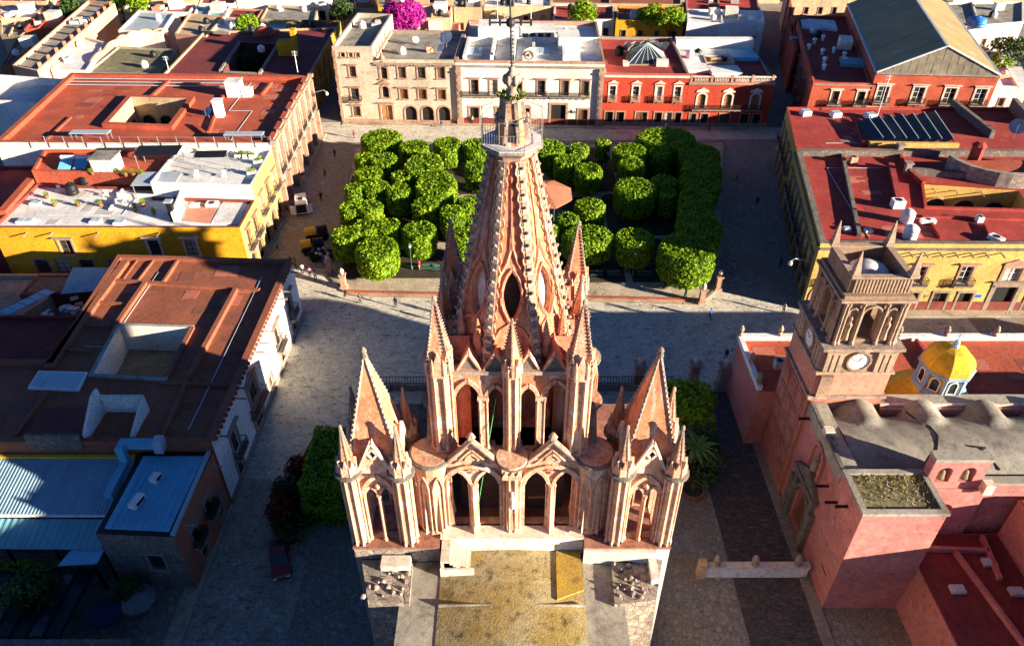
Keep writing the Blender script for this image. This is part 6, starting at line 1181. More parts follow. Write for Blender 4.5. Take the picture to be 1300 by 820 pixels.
# mended areas, seams and pipes on the big roofs
def mend(parent, x0, x1, y0, y1, z, mats, n, seed):
    r = random.Random(seed)
    for i in range(n):
        x, y = r.uniform(x0,x1), r.uniform(y0,y1); a, b = r.uniform(.8,3.2), r.uniform(.6,2.2)
        MB().obox(x,y,z-.01,z+.012+.002*i,a,b,r.choice([0,0,.08,-.05])).build('mended_patch', r.choice(mats), parent)
M('patchdark', (.2,.05,.03), (.26,.07,.045)); M('patchbrown', (.24,.085,.05), (.2,.07,.045)); M('patchlight', (.46,.16,.1), (.4,.12,.08)); M('patchgrey', (.5,.47,.44), (.42,.39,.37)); M('patchcrimson', (.27,.035,.028), (.33,.05,.04))
mend(la, -76,-68,106,131, 11.2, ['patchdark','patchlight'], 9, 1); mend(la, -52,-40,106,131, 11.2, ['patchdark','patchlight'], 12, 2); mend(bp_, -46,-30,66,75, 8.5, ['patchbrown','patchlight'], 9, 3); mend(bp_, -33,-29,48,66, 8.5, ['patchbrown','patchdark'], 7, 4); mend(bp_, -60,-46,48,56, 8.5, ['patchbrown','patchdark'], 6, 14)
mend(ry, 41.5,56,80,83, 9.55, ['patchcrimson','patchlight'], 8, 5); mend(ry, 46,54,84,102, 9.55, ['patchcrimson','patchlight'], 9, 6); mend(r2, 50,62,107,119, 9.9, ['patchcrimson','patchlight'], 9, 7); mend(ly, -66,-52,86,94, 8.45, ['patchgrey'], 7, 8); mend(wh, -8,16,141,151, 11.9, ['patchgrey'], 8, 9)
mend(ch, 27,32,54.5,61, 7.86, ['patchdark','patchlight'], 5, 10); mend(ch, 46,66,54.5,61, 7.86, ['patchdark','patchlight'], 9, 11); mend(rr, 61,66,134,142, 10.5, ['patchcrimson','patchdark'], 5, 12); mend(ra, 19,33,139,143, 10.1, ['patchcrimson'], 5, 13)
for t_, pts in ((la, [(-44,106,11.25),(-44,118,11.25),(-48,118,11.25),(-48,131,11.25)]),(bp_, [(-30.5,48,8.55),(-30.5,73,8.55)]),(bp_, [(-46,60,8.55),(-43.5,60,8.55),(-43.5,74,8.55)]),(ry, [(46,80,9.6),(47.5,100,9.6),(56,100,9.6)]),(r2, [(50,108,9.95),(61,108,9.95),(61,118,9.95)]),(ly, [(-66,88,8.5),(-54,88,8.5),(-54,94,8.5)]),(wh, [(-8,150,11.95),(12,150,11.95)])):
    m = MB(); [m.tube(a, b, .05, 5) for a, b in zip(pts, pts[1:])]; m.build('roof_conduit', 'galv', t_)
# overhead wires across the streets
for i, (a, b, lb) in enumerate((((-27.8,60,8.6),(-11,44,14),'overhead wire from the brown roof house to the church'),((-36.8,120,10),(-29,127,4.5),'overhead wire over the left street'),((50.5,137,8),(55.8,132,9.5),'overhead wire across the narrow right lane'),((-37.6,132,11),(-34.2,139.5,11.5),'overhead wire from arcade house to beige mansion'),((38.9,79,9),(33.4,53.8,13),'overhead wire from yellow house to the clock tower'))):
    m = MB(); n = 14; a_, b_ = Vector(a), Vector(b); pts = [a_.lerp(b_, k/n)-Vector((0,0,1.1*sin(pi*k/n))) for k in range(n+1)]; [m.tube(p, q, .018, 4) for p, q in zip(pts, pts[1:])]; tag(m.build('overhead_wire', 'black', None, loc=a), lb, 'wire')
# lettering beside the big doorway of the cream mansion, small wall plates
def lettering(txt, size, p, phi, mat, parent, name='lettering'):
    cu = bpy.data.curves.new('txt', 'FONT'); cu.body = txt; cu.size = size; cu.extrude = .02; cu.align_x = 'CENTER'; o = bpy.data.objects.new('txt', cu); C.objects.link(o)
    me = bpy.data.meshes.new_from_object(o.evaluated_get(bpy.context.evaluated_depsgraph_get())); bpy.data.objects.remove(o)
    for v in me.vertices: x, y, z = v.co; v.co = (x, -z, y)
    me.materials.clear(); me.materials.append(MATS[mat]); return inst(me, name, parent, p, phi)
F = Face((-10.8,138.7),(17.7,137.6)); lettering('ello', 1.1, F.p(22.6,2.5,-.03), F.phi, 'black', wh)
for F, u, v, w_, h_, mt, par in ((F,13.9,3.6,.9,.5,'trimgrey',wh),(F,9.9,4.4,.5,.5,'trimgrey',wh),(Face((38.7,77.5),(95,77.1)),22.6,2.2,.9,.45,'cloth_blue',ry),(Face((38.7,77.5),(95,77.1)),15.9,2.2,.5,.4,'trimgrey',ry)):
    m = MB(); m.ext([F.p(u-w_/2,v,-.05),F.p(u+w_/2,v,-.05),F.p(u+w_/2,v+h_,-.05),F.p(u-w_/2,v+h_,-.05)],(F.n[0]*.05,F.n[1]*.05,0)); m.build('wall_plate', mt, par)

# ---------------------------------------------------------------- trees and shrubs
from mathutils import noise
# dark soil beds; their colour also carries the deep shade under the trees
for q in [(-24.5,84.6,-4,92),(-27,93,-16,108),(-28,109,-15,126),(-15,94,-4,107),(-14,109,-3,126),(7,83.6,16,93),(17,83.6,27,95),(6,96,13,108),(15,96,30,108),(8,110,18,127),(20,110,36,127)]:
    struct(MB().box(q[0],q[2],q[1],q[3],.10,.20).build('planting_bed', 'soil'))
PROF = [(0,.98),(.5,.985),(.84,1.0),(.94,.975),(.985,.9),(1.0,.75),(1.0,.45),(.95,.2),(.86,.03),(.5,0),(0,.03)]
def leaves(mb, pts, size, spread=.9):
    """one small folded leaf quad at every (point, normal)"""
    vs_, fs = [], []; n0 = 0; R = rnd.random
    for p, nrm in pts:
        n = (nrm+Vector((R()-.5,R()-.5,R()-.5))*spread*2).normalized(); t = n.cross(Vector((R()-.5,R()-.5,R()-.5))).normalized(); b = n.cross(t)
        s = size*(.65+.7*R()); t = t*s; b = b*s*.55
        vs_ += [p-t, p-b*1.0+n*s*.15, p+t, p+b*1.0+n*s*.15]; fs.append((n0,n0+1,n0+2,n0+3)); n0 += 4
    return mb.add(vs_, fs)
def drum(rx, ry, z0, z1, count, seed, lump=.02):
    """points on a clipped drum-shaped crown"""
    H_ = z1-z0; segs = []; tot = 0
    for (ra,za),(rb_,zb) in zip(PROF, PROF[1:]):
        ar = (ra+rb_)*hypot((rb_-ra)*(rx+ry)/2, (zb-za)*H_); segs.append((tot, tot+ar, ra,za,rb_,zb)); tot += ar
    out = []; ph = [rnd.random()*6.3 for _ in range(4)]
    for _ in range(count):
        q = rnd.random()*tot
        for s in segs:
            if s[0] <= q <= s[1]: break
        t = rnd.random(); ra,za,rb_,zb = s[2:]
        if rb_+ra > 0: t = (sqrt(ra*ra+t*(rb_*rb_-ra*ra))-ra)/(rb_-ra) if abs(rb_-ra) > 1e-6 else t
        r = ra+(rb_-ra)*t; z = za+(zb-za)*t; a = rnd.random()*2*pi
        lm = 1+lump*(sin(3*a+ph[0])*.6+sin(5*a+ph[1])*.5+sin(2*a+ph[2])*.5)
        p = Vector((rx*r*lm*cos(a), ry*r*lm*sin(a), z0+H_*z))
        nr, nz = (zb-za)*-(rx+ry)/2*0+(-(zb-za)*H_), (rb_-ra)*(rx+ry)/2
        n = Vector((nr*cos(a), nr*sin(a), nz*-1)).normalized() if False else Vector((cos(a)*abs(zb-za)*H_, sin(a)*abs(zb-za)*H_, (rb_-ra)*(rx+ry)/2 if za > .5 else -abs(rb_-ra)*(rx+ry)/2*.6)).normalized()
        dn = noise.noise(p*.95+Vector((seed*7.3,0,0)))*.07+noise.noise(p*2.0+Vector((seed*3.1,5,0)))*.12
        out.append((p+n*(dn+rnd.uniform(-.2,.08)), n))
    return out
def topiary(x, y, r, ry=None, z1=5.2, z0=1.2, label='clipped round laurel tree in the square', group='clipped laurel trees in the square', mat='laurel', dens=24, leaf=.25, name='laurel_tree', seed=None):
    r *= .97; ry = ry*.97 if ry else r; seed = rnd.random()*50
    t = thing(name, label, 'tree', (x,y,.14), group)
    m = MB(); m.tube((x,y,.1),(x+.05,y,z0+.5),.2,7,.15)
    for k in range(4): a = k*1.57+seed; m.tube((x,y,z0),(x+r*.5*cos(a),y+ry*.5*sin(a),z0+1.4),.1,5,.06)
    m.build('trunk', 'trunk', t)
    area = 2*pi*r*ry/1.0*1.3+2*pi*(r+ry)/2*(z1-z0); pts = drum(r, ry, z0, z1, int(area*dens), seed)
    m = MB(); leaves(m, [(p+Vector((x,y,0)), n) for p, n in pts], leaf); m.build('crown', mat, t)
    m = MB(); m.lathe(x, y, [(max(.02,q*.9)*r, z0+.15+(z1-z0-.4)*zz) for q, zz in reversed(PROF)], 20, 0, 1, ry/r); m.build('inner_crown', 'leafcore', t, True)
    return t
BIG = 'wide clipped laurel tree with broad oval top'
for q in [(-23.2,120.84,3.77),(-16.94,117.27,2.73),(-11.3,118.55,2.62),(-6.19,118.23,2.47),(-21.58,112.36,2.38),(-24.89,113.07,1.73),(-23.4,107.19,2.43),(-21.6,102.88,2.11),(-24.74,102.21,1.61),(-17.8,106.36,1.84),(-17.71,101.58,2.09),(-5.85,109.73,2.08),(-21.45,96.39,2.01),(-24.41,96.27,1.66),(-13.1,97.11,2.08),(-6.49,98.19,1.68),(-8.95,95.08,1.88),(-23.67,88.53,2.12),(-21.11,90.68,2.04),(-17.88,91.12,1.82),(-13.28,89.7,2.48),(-7.15,88.53,2.12),
   (6.27,116.96,3.27),(11.45,116.75,1.91),(9.23,111.77,2.24),(12.52,108.59,2.32),(16.04,119.19,1.32),(20.29,115.7,2.98),(19.92,110.71,2.23),(25.37,115.2,1.89),(24.27,104.58,2.14),(24.27,100.65,1.47),(11.8,96.85,2.32),(8.22,92.91,1.68),(4.96,89.81,1.8),(17.38,87.58,2.77)]:
    lb = 'small clipped laurel bush' if q[2] < 1.7 else 'clipped round laurel tree'; lb += ' in the sunny half of the square beside the beige mansion' if q[0] < -2 and q[1] > 108 else ' in the sunny half of the square towards the carts' if q[0] < -2 else ' in the half of the square facing the red townhouse' if q[1] > 108 else ' in the half of the square between bandstand and front walk'
    topiary(*q, label=lb, group=lb.replace('small ','').replace('clipped ','clipped ')+'s')
q = (-18.64,84.92,3.03); topiary(*q, label=BIG+' at the front left corner of the square', group=None)
q = (27.25,120.29,5.42); topiary(q[0],q[1],q[2],q[2]*.8, z1=5.6, label=BIG+' beside the red townhouse side of the square', group=None)
q = (19.28,101.61,3.44); topiary(*q, z1=5.6, label='large dark square-shouldered laurel in the shaded half of the square', group=None)
q = (10.81,88.32,3.68); topiary(q[0],q[1],q[2],q[2]*.75, label=BIG+' near the front kerb of the square', group=None)
q = (23.97,84.02,3.98); topiary(*q, z1=5.8, z0=.9, label='broadest clipped laurel at the front right corner of the square', group=None)
for q in ((-14.57,109.91,3.12),(-12.06,103.29,3.23)): topiary(q[0],q[1],q[2]*1.05,q[2]*1.5, z1=5.4, label='tall boxy laurel block in the sunny half of the square', group='boxy laurel blocks')
for q in ((31.89,114.36,3.62),(31.25,108.76,3.36),(29.83,103.82,3.37),(28.29,98.7,2.77),(27.41,94.4,2.8),(26.96,90.57,3.4)): topiary(q[0],q[1],q[2],q[2]*1.1, z1=5.5, label='laurel merged into the long shaded hedge row by the right street', group='laurels in the shaded right row')
# small planting beds under the trees
for i, (x, y) in enumerate([(-1.28,104.4,0.5)[:2],(0.62,98.7,0.5)[:2],(-9.03,95.21,0.5)[:2],(5.02,101.12,0.5)[:2],(16.25,106.23,0.5)[:2],(21.61,102.87,0.5)[:2],(-16.7,104.4,0.5)[:2],(-5.08,110.3,0.5)[:2],(14.07,110.86,0.5)[:2],(7.59,115.48,0.5)[:2],(1.38,115.48,0.5)[:2]]):
    t = thing('low_shrub', 'low round shrub in a planting bed under the laurels', 'shrub', (x,y,.14), 'low shrubs under the laurels'); m = MB(); pts = [(Vector((x,y,.5))+Vector((cos(a)*cos(b)*1.5,sin(a)*cos(b)*1.5,sin(b)*.9)), Vector((cos(a)*cos(b),sin(a)*cos(b),sin(b)))) for a, b in [(rnd.random()*6.3, rnd.random()*1.5) for _ in range(420)]]; leaves(m, pts, .2); m.build('foliage', 'darkleaf', t)
    MB().tube((x,y,.1),(x,y,.8),.1,5).build('stem', 'trunk', t)
def boxhedge(name, label, x0, x1, y0, y1, z1, mat, dens=32, leaf=.2):
    t = thing(name, label, 'hedge', ((x0+x1)/2,(y0+y1)/2,0)); m = MB(); pts = []
    for _ in range(int(dens*((x1-x0)*(y1-y0)+2*z1*((x1-x0)+(y1-y0))))):
        A = [(x1-x0)*(y1-y0), z1*(x1-x0), z1*(x1-x0), z1*(y1-y0), z1*(y1-y0)]; k = rnd.choices(range(5), A)[0]; u, v, w_ = rnd.random(), rnd.random(), rnd.random()
        p, n = [((x0+u*(x1-x0),y0+v*(y1-y0),z1),(0,0,1)),((x0+u*(x1-x0),y0,.3+v*(z1-.3)),(0,-1,0)),((x0+u*(x1-x0),y1,.3+v*(z1-.3)),(0,1,0)),((x0,y0+u*(y1-y0),.3+v*(z1-.3)),(-1,0,0)),((x1,y0+u*(y1-y0),.3+v*(z1-.3)),(1,0,0))][k]
        p, n = Vector(p), Vector(n); p += n*(noise.noise(p*.8)*.35+noise.noise(p*2.4)*.15+rnd.uniform(-.1,.06)); pts.append((p,n))
    leaves(m, pts, leaf); m.build('foliage', mat, t); MB().box(x0+.3,x1-.3,y0+.3,y1-.3,0,z1-.3).build('inner_foliage', 'leafcore', t); return t
boxhedge('box_hedge', 'tall square clipped hedge beside the left church tower', -19.6, -13.2, 43.6, 51.0, 5.8, 'laurel')
boxhedge('atrium_hedge', 'clipped hedge in front of the church between the towers', -7.6, -3.0, 47.0, 52.5, 6.2, 'laurel')
def tree(name, label, x, y, zc, r, rz, mat, trunk_h, count, leaf=.26, sq=1, group=None, gaps=.3):
    t = thing(name, label, 'tree', (x,y,0), group); m = MB(); m.tube((x,y,0),(x+.1,y,trunk_h),.24,8,.16); sd_ = rnd.random()*40
    cl = []
    for k in range(16):
        a = rnd.random()*6.3; b = rnd.uniform(-.5,1.4); c = Vector((x+r*.62*cos(a)*cos(b), y+r*.62*sin(a)*cos(b), zc+rz*.62*sin(b))); cl.append((c, rnd.uniform(.38,.55)))
        m.tube((x+.1,y,trunk_h*.9), tuple(c), .09, 5, .03)
    m.build('trunk', 'trunk', t); m = MB(); pts = []
    for _ in range(count):
        c, f_ = rnd.choice(cl); d = Vector((rnd.gauss(0,1),rnd.gauss(0,1),rnd.gauss(0,1))).normalized(); q = f_*(.75+.3*rnd.random()); p = c+Vector((d.x*r*q,d.y*r*q,d.z*rz*q))
        if noise.noise(p*.9+Vector((sd_,0,0))) < -gaps: continue
        pts.append((p, d))
    leaves(m, pts, leaf); m.build('crown', mat, t); return t
tree('atrium_tree', 'round dark tree in the atrium behind the right church tower', 18.4, 54.5, 4.6, 3.6, 2.6, 'laurel', 3.6, 4200)
tree('atrium_tree', 'small dark tree beside the potted palm in the atrium', 18.8, 48.6, 3.6, 2.6, 2.4, 'darkleaf', 2.8, 2600)
tree('bougainvillea_tree', 'magenta bougainvillea in full bloom behind the beige mansion', *(-24.46,168.91,12)[:2], 12.2, 4.8, 3.6, 'bougain', 9, 4200, .34)
for p_, lb in (((33.53,179.47,9),'leafy courtyard tree beside the glass pyramid roof'),((37.6,176.91,9),'bushy courtyard tree touching the balustrade house wall'),((16.82,178.52,10),'courtyard tree behind the cream mansion'),((-94.2,192.63,8),'green yard tree behind the pale blue roof'),((-110.46,189.79,8),'dark yard tree beyond the pink merlon house'),((-101.08,195.54,8),'yellow green yard tree at the upper left edge'),((-43.46,194.21,6),'dark tree along the shaded upper lane'),((111.51,162.32,6),'dark broad tree at the right edge beside the hall'),((106.26,158.9,4),'small tree by the white yard roof'),((-62.75,177.47,7),'small bright tree beside the teal shed'),((-58.98,159.9,4),'dark tree in the shaded courtyard of the dark red roofs')): tree('yard_tree', lb, p_[0], p_[1], p_[2]+.5, 3.4 if 'broad' not in lb else 6, 2.8, 'laurel' if 'dark' not in lb else 'darkleaf', 6, 1500, .36)
for i, (x, y) in enumerate(((-21.3,49.0),(-22.0,46.4),(-21.9,43.9),(-20.6,42.6))): tree('street_shrub', 'dark red flowering shrub by the church street' if i % 2 == 0 else 'dark green shrub by the church street', x, y, 1.6, 1.7, 1.6, 'redleaf' if i % 2 == 0 else 'darkleaf', 1.2, 1100, .2, group='shrubs by the church street')
# potted palm
t = thing('potted_palm', 'palm with long arching fronds in a round clay pot beside the church', 'palm', (18.01,47.23,0)); x, y, _ = (18.01,47.23,0)
m = MB(); m.lathe(x,y,[(.7,.02),(1.0,.3),(1.12,.9),(1.2,1.0),(1.05,1.0),(.95,.85)],16); m.build('pot', 'claypot', t, True); MB().cyl(x,y,.8,.9,.98,.98,14).build('soil', 'soil', t)
m = MB(); m.tube((x,y,.8),(x-.15,y+.6,3.0),.2,7,.16); m.tube((x-.15,y+.6,3.0),(x-.2,y+.9,6.2),.16,7,.12); m.build('trunk', 'trunk', t)
for k in range(22):
    a = k*2.4; L_ = rnd.uniform(1.6,2.5); m = MB(); c0 = Vector((x-.2,y+.9,6.2)); n = 7; pv = None
    for i in range(n+1):
        s_ = i/n; p = c0+Vector((cos(a)*L_*s_*.95, sin(a)*L_*s_*.95, .9*s_-1.5*s_*s_*(.4+.6*(k%3)/2))); wd = .2*sin(pi*(.12+.86*s_)); sd_ = Vector((-sin(a),cos(a),0))*wd; cur = (p-sd_-Vector((0,0,.08)), p, p+sd_-Vector((0,0,.08)))
        if pv: m.add([*pv,*cur],[(0,1,4,3),(1,2,5,4)])
        pv = cur
    m.build('frond', 'palmleaf', t)

boxhedge('patio_planting', 'low planting with small white flowers under the shed roof', -47.5, -39.5, 36.7, 37.5, 3.4, 'laurel', 40, .14)
tree('patio_tree', 'dark drooping tree beside the pergola in the patio', -40.0, 34.5, 3.6, 2.2, 2.0, 'darkleaf', 2.6, 1500, .22)
tree('patio_tree', 'small dark tree at the foot of the stone house wall', -32.6, 35.4, 2.2, 1.4, 1.4, 'darkleaf', 1.6, 800, .2)

# ---------------------------------------------------------------- people
def person_mesh(stride=.0, bend=0):
    vs_ = [(0,0,.96),(0,0,1.18),(0,bend*.03,1.38),(0,bend*.05,1.52),(0,.02+bend*.06,1.62),(0,.02+bend*.06,1.73)]; r = [.15,.135,.155,.055,.095,.075]; e = [(0,1),(1,2),(2,3),(3,4),(4,5)]
    for s_ in (-1,1):
        k = len(vs_); d = stride*s_
        vs_ += [(s_*.1,0,.9),(s_*.11,d*.5+.04,.5),(s_*.11,d-.03,.09),(s_*.12,d+.13,.045)]; r += [.105,.072,.048,.04]; e += [(0,k),(k,k+1),(k+1,k+2),(k+2,k+3)]
        k = len(vs_); vs_ += [(s_*.2,0,1.42),(s_*.25,-.03-d*.4,1.14),(s_*.25,.08-d*.7,.92),(s_*.25,.1-d*.75,.8)]; r += [.062,.046,.034,.03]; e += [(2,k),(k,k+1),(k+1,k+2),(k+2,k+3)]
    me = bpy.data.meshes.new('person_base'); me.from_pydata(vs_, e, []); o = bpy.data.objects.new('person_base', me); C.objects.link(o)
    md = o.modifiers.new('skin', 'SKIN'); sub = o.modifiers.new('sub', 'SUBSURF'); sub.levels = 1; sub.render_levels = 1
    for v, q in zip(me.skin_vertices[0].data, r): v.radius = (q,q)
    me.skin_vertices[0].data[0].use_root = True
    dg = bpy.context.evaluated_depsgraph_get(); m2 = bpy.data.meshes.new_from_object(o.evaluated_get(dg)); bpy.data.objects.remove(o)
    m2.materials.clear()
    for n in ('shirt','trousers','skin','hair'): m2.materials.append(MATS[n] if n in MATS else MATS['black'])
    for p in m2.polygons:
        c = p.center; p.use_smooth = True
        p.material_index = 3 if c.z > 1.67 or (c.z > 1.6 and c.y < -.02) else 2 if c.z > 1.49 or (abs(c.x) > .19 and c.z < .93 and c.z > .7) else 0 if c.z > .95 else 1
    m2.name = 'person'; return m2
M('skin', (.42,.24,.16)); M('hair', (.02,.015,.012)); M('shirt', (.6,.6,.6)); M('trousers', (.04,.045,.07))
PM = [person_mesh(0), person_mesh(.16,1), person_mesh(.24,.5)]
hr = MB(); hr.lathe(0,.02,[(.02,1.78),(.07,1.775),(.1,1.73),(.108,1.66),(.09,1.6)][::-1],10); HAIRM = hr.mesh('hair', 'hair', True)
def person(x, y, rz, top, bot, label, z=.012, pose=1, s=1.0):
    o = bpy.data.objects.new('person', PM[pose]); C.objects.link(o); o.location = (x,y,z); o.rotation_euler = (0,0,rz); o.scale = (s,s,s); tag(o, label, 'person'); ORG[o.name] = (x,y,z)
    for i, n in ((0,'cloth_'+top),(1,'cloth_'+bot)): o.material_slots[i].link = 'OBJECT'; o.material_slots[i].material = MATS[n]
    h_ = bpy.data.objects.new('hair', HAIRM); C.objects.link(h_); h_.parent = o
for p, rz, a, b, l, zz, ps in (((26.01,75.53,0),.9,'blue','navy','person in a blue top walking across the shaded plaza',.012,2),((23.45,79.49,0),2,'green','black','person in a green top by the red kerb',.34,1),((25.73,79.13,0),-1,'white','navy','person in white beside the stone pillar',.012,1),((21.06,81.84,0),0,'black','black','person in black standing under the broad front laurel',.15,0),
  ((26.21,67.61,0),2.5,'navy','black','person in navy outside the chapel wing',.012,1),((-28.65,85.06,0),.3,'pink','black','person in pink beside the balloon seller',.012,0),((-27.7,84.29,0),-.5,'white','grey','person in white carrying flowers by the corner',.012,1),((-30.48,131.58,0),1,'red','navy','person in red near the beige mansion corner',.012,1),((-7.91,138.31,0),-1.6,'white','navy','person in white walking past the cream mansion',.15,2),((11.23,138.31,0),1.5,'grey','navy','person in grey on the pavement by the big doorway',.15,2),
  ((-31.73,107.12,0),.2,'black','black','person in black crossing the left street',.012,2),((-13.25,86.63,0),1.2,'red','tan','person sitting area visitor in red by the lamp',.15,0),((10.41,85.06,0),2,'navy','black','person in navy near the green bench',.15,0),((-31.96,87.63,0),.5,'black','navy','person in black by the brown roof corner',.14,0),((-31.18,87.23,0),1.5,'grey','black','person in grey by the brown roof corner',.14,1),((-36.55,96.93,0),-.7,'red','black','person in red under the yellow arcade',.14,1),
  ((36,76.71,0),2.2,'white','black','person with a white bag at the stone corner pier',.014,0),((43.96,96.01,0),.4,'grey','navy','person in grey on the shaded right pavement',.13,2),((40.15,105.28,0),.1,'black','black','person in black walking up the shaded right street',.012,2),((39.09,114.09,0),1.0,'tan','navy','person in tan on the shaded right street',.012,1)): person(p[0],p[1],rz,a,b,l,zz,ps)
rp = random.Random(11); cols = ['white','red','blue','black','green','pink','navy','grey','tan']
places = [((-29.84,85.84,0),'near the market carts'),((-29.17,89.48,0),'near the market carts'),((-27.11,88.45,0),'near the market carts'),((-29.15,96.01,0),'near the market carts'),((-34.8,92.02,0),'outside the yellow terrace house'),((-36.16,100.74,0),'outside the yellow terrace house'),((-32.68,123.35,0),'on the left street below the arcade'),((-32.54,115.56,0),'on the left street below the arcade'),((1.57,136.39,0),'on the upper street by the cream mansion'),((30.34,135.26,0),'on the upper street by the red townhouse'),((38.73,134.51,0),'on the upper street by the red townhouse'),((-14.09,136.39,0),'on the upper street by the arches'),((-15.88,78.08,0),'walking on the sunny plaza'),((-9.26,74.7,0),'walking on the sunny plaza'),((31.67,86.43,0),'on the shaded right street'),((38.75,87.43,0),'on the shaded right street'),((-20.79,78.96,0),'walking on the sunny plaza'),((42.79,76.37,0),'on the pavement by the yellow house'),((5.7,87.43,0),'on the front walk of the square')]
for k, (p, wh_) in enumerate(places):
    a = cols[k % 9]; b = ['navy','black','grey'][k % 3]; person(p[0]+rp.uniform(-.3,.3),p[1],rp.uniform(-3,3),a,b,'person in a %s top and %s trousers %s' % (a,b,wh_),.15 if 'walk of' in wh_ or 'pavement' in wh_ else .012,k % 3, rp.uniform(.93,1.03))
# ---------------------------------------------------------------- vehicles
def wheelset(t, x, y, xs_, ys_, r):
    for a in xs_:
        for b in ys_:
            m = MB(); m.tube((x+a,y+b-.1,r),(x+a,y+b+.1,r),r,14); w_ = m.build('wheel', 'tyre', t); m = MB(); m.tube((x+a,y+b-.115,r),(x+a,y+b+.115,r),r*.55,10); m.build('rim', 'steel', w_)
def car(label, x, y, rz, mat):
    t = thing('parked_car', label, 'car', (x,y,.01)); L0, W = 2.0, .82
    side = [(-2.0,.35),(-2.05,.62),(-1.9,.82),(-1.35,.9),(-.8,1.0),(1.15,.98),(1.75,.9),(2.02,.78),(2.05,.4),(1.95,.3),(-1.9,.28)]
    m = MB(); m.ext([(x+a,y-W,z) for a,z in side],(0,2*W,0)); m.rot(0,x,y,rz); m.build('body', mat, t)
    cab = [(-.85,.98),(-.15,1.42),(.75,1.45),(1.5,.96)]; ins = .14; m = MB()
    lo_ = [(-.9,-W+.06),(1.5,-W+.06),(1.5,W-.06),(-.9,W-.06)]; hi_ = [(-.2,-W+.2),(.8,-W+.2),(.8,W-.2),(-.2,W-.2)]
    m.frus([(x+a,y+b) for a,b in lo_],.97,[(x+a,y+b) for a,b in hi_],1.43); m.rot(0,x,y,rz); m.build('cabin_glass', 'glass', t)
    m = MB(); m.frus([(x+a*1.02,y+b*1.02) for a,b in hi_],1.42,[(x+a*.95+.01,y+b*.95) for a,b in hi_],1.48); m.rot(0,x,y,rz); m.build('roof', mat, t)
    for sx, nm, mt in ((-2.06,'headlight','lampglass'),(2.06,'tail_light','curbred')):
        for sy in (-.58,.58): m = MB(); m.obox(x+sx,y+sy,.6,.76,.06,.3); m.rot(0,x,y,rz); m.build(nm, mt, t)
    for a in (-1.25,1.25):
        for b in (-W+.04,W-.04):
            m = MB(); m.tube((x+a,y+b-.1,.31),(x+a,y+b+.1,.31),.31,14); m.rot(0,x,y,rz); w_ = m.build('wheel', 'tyre', t); m = MB(); m.tube((x+a,y+b-.115,.31),(x+a,y+b+.115,.31),.17,10); m.rot(0,x,y,rz); m.build('rim', 'steel', w_)
    return t
car('dark red car parked by the hedge with its black roof towards the plaza', -20.6, 53.2, 1.35, 'carred'); car('dark red car parked lower down the church street', -21.2, 39.6, 1.9, 'carred')
x, y = -34.2, 104.2; t = thing('white_van', 'white van with rear doors open by the pink arcade', 'van', (x,y,.01)); rz = .25; q = [(-1.0,-2.2),(1.0,-2.2),(1.0,1.5),(-1.0,1.5)]
m = MB(); m.frus([(x+a,y+b) for a,b in q],.45,[(x+a*.97,y+b*.99) for a,b in q],1.3); m.frus([(x+a*.97,y+b*.99) for a,b in q],1.3,[(x+a*.88,y+b*.96) for a,b in q],2.25); m.frus([(x-.98,y+1.45),(x+.98,y+1.45),(x+.9,y+2.5),(x-.9,y+2.5)],.45,[(x-.85,y+1.4),(x+.85,y+1.4),(x+.78,y+2.0),(x-.78,y+2.0)],1.35); m.rot(0,x,y,rz); m.build('body', 'whitepaint', t)
m = MB(); m.frus([(x-.84,y+1.42),(x+.84,y+1.42),(x+.8,y+1.98),(x-.8,y+1.98)],1.36,[(x-.8,y+1.4),(x+.8,y+1.4),(x+.74,y+1.5),(x-.74,y+1.5)],2.1); m.rot(0,x,y,rz); m.build('windscreen', 'glass', t)
m = MB(); m.poly([(x-.8,y-2.21,.6),(x+.8,y-2.21,.6),(x+.76,y-2.19,2.05),(x-.76,y-2.19,2.05)]); m.rot(0,x,y,rz); m.build('cargo_opening', 'darkroom', t)
for s_ in (-1,1): m = MB(); m.obox(x+s_*1.35,y-2.35,.55,2.1,.8,.06,s_*.35); m.rot(0,x,y,rz); m.build('rear_door', 'whitepaint', t); m = MB(); m.obox(x+s_*1.02,y+.9,1.4,1.95,.03,.9); m.rot(0,x,y,rz); m.build('side_window', 'glass', t)
m = MB(); m.obox(x,y-.4,2.26,2.34,.7,.7); m.rot(0,x,y,rz); m.build('roof_vent', 'black', t)
for a in (-.88,.88):
    for b in (-1.4,1.7): m = MB(); m.tube((x+a-.1,y+b,.34),(x+a+.1,y+b,.34),.34,14); m.rot(0,x,y,rz); w_ = m.build('wheel', 'tyre', t); m = MB(); m.tube((x+a-.11,y+b,.34),(x+a+.11,y+b,.34),.18,10); m.rot(0,x,y,rz); m.build('rim', 'steel', w_)
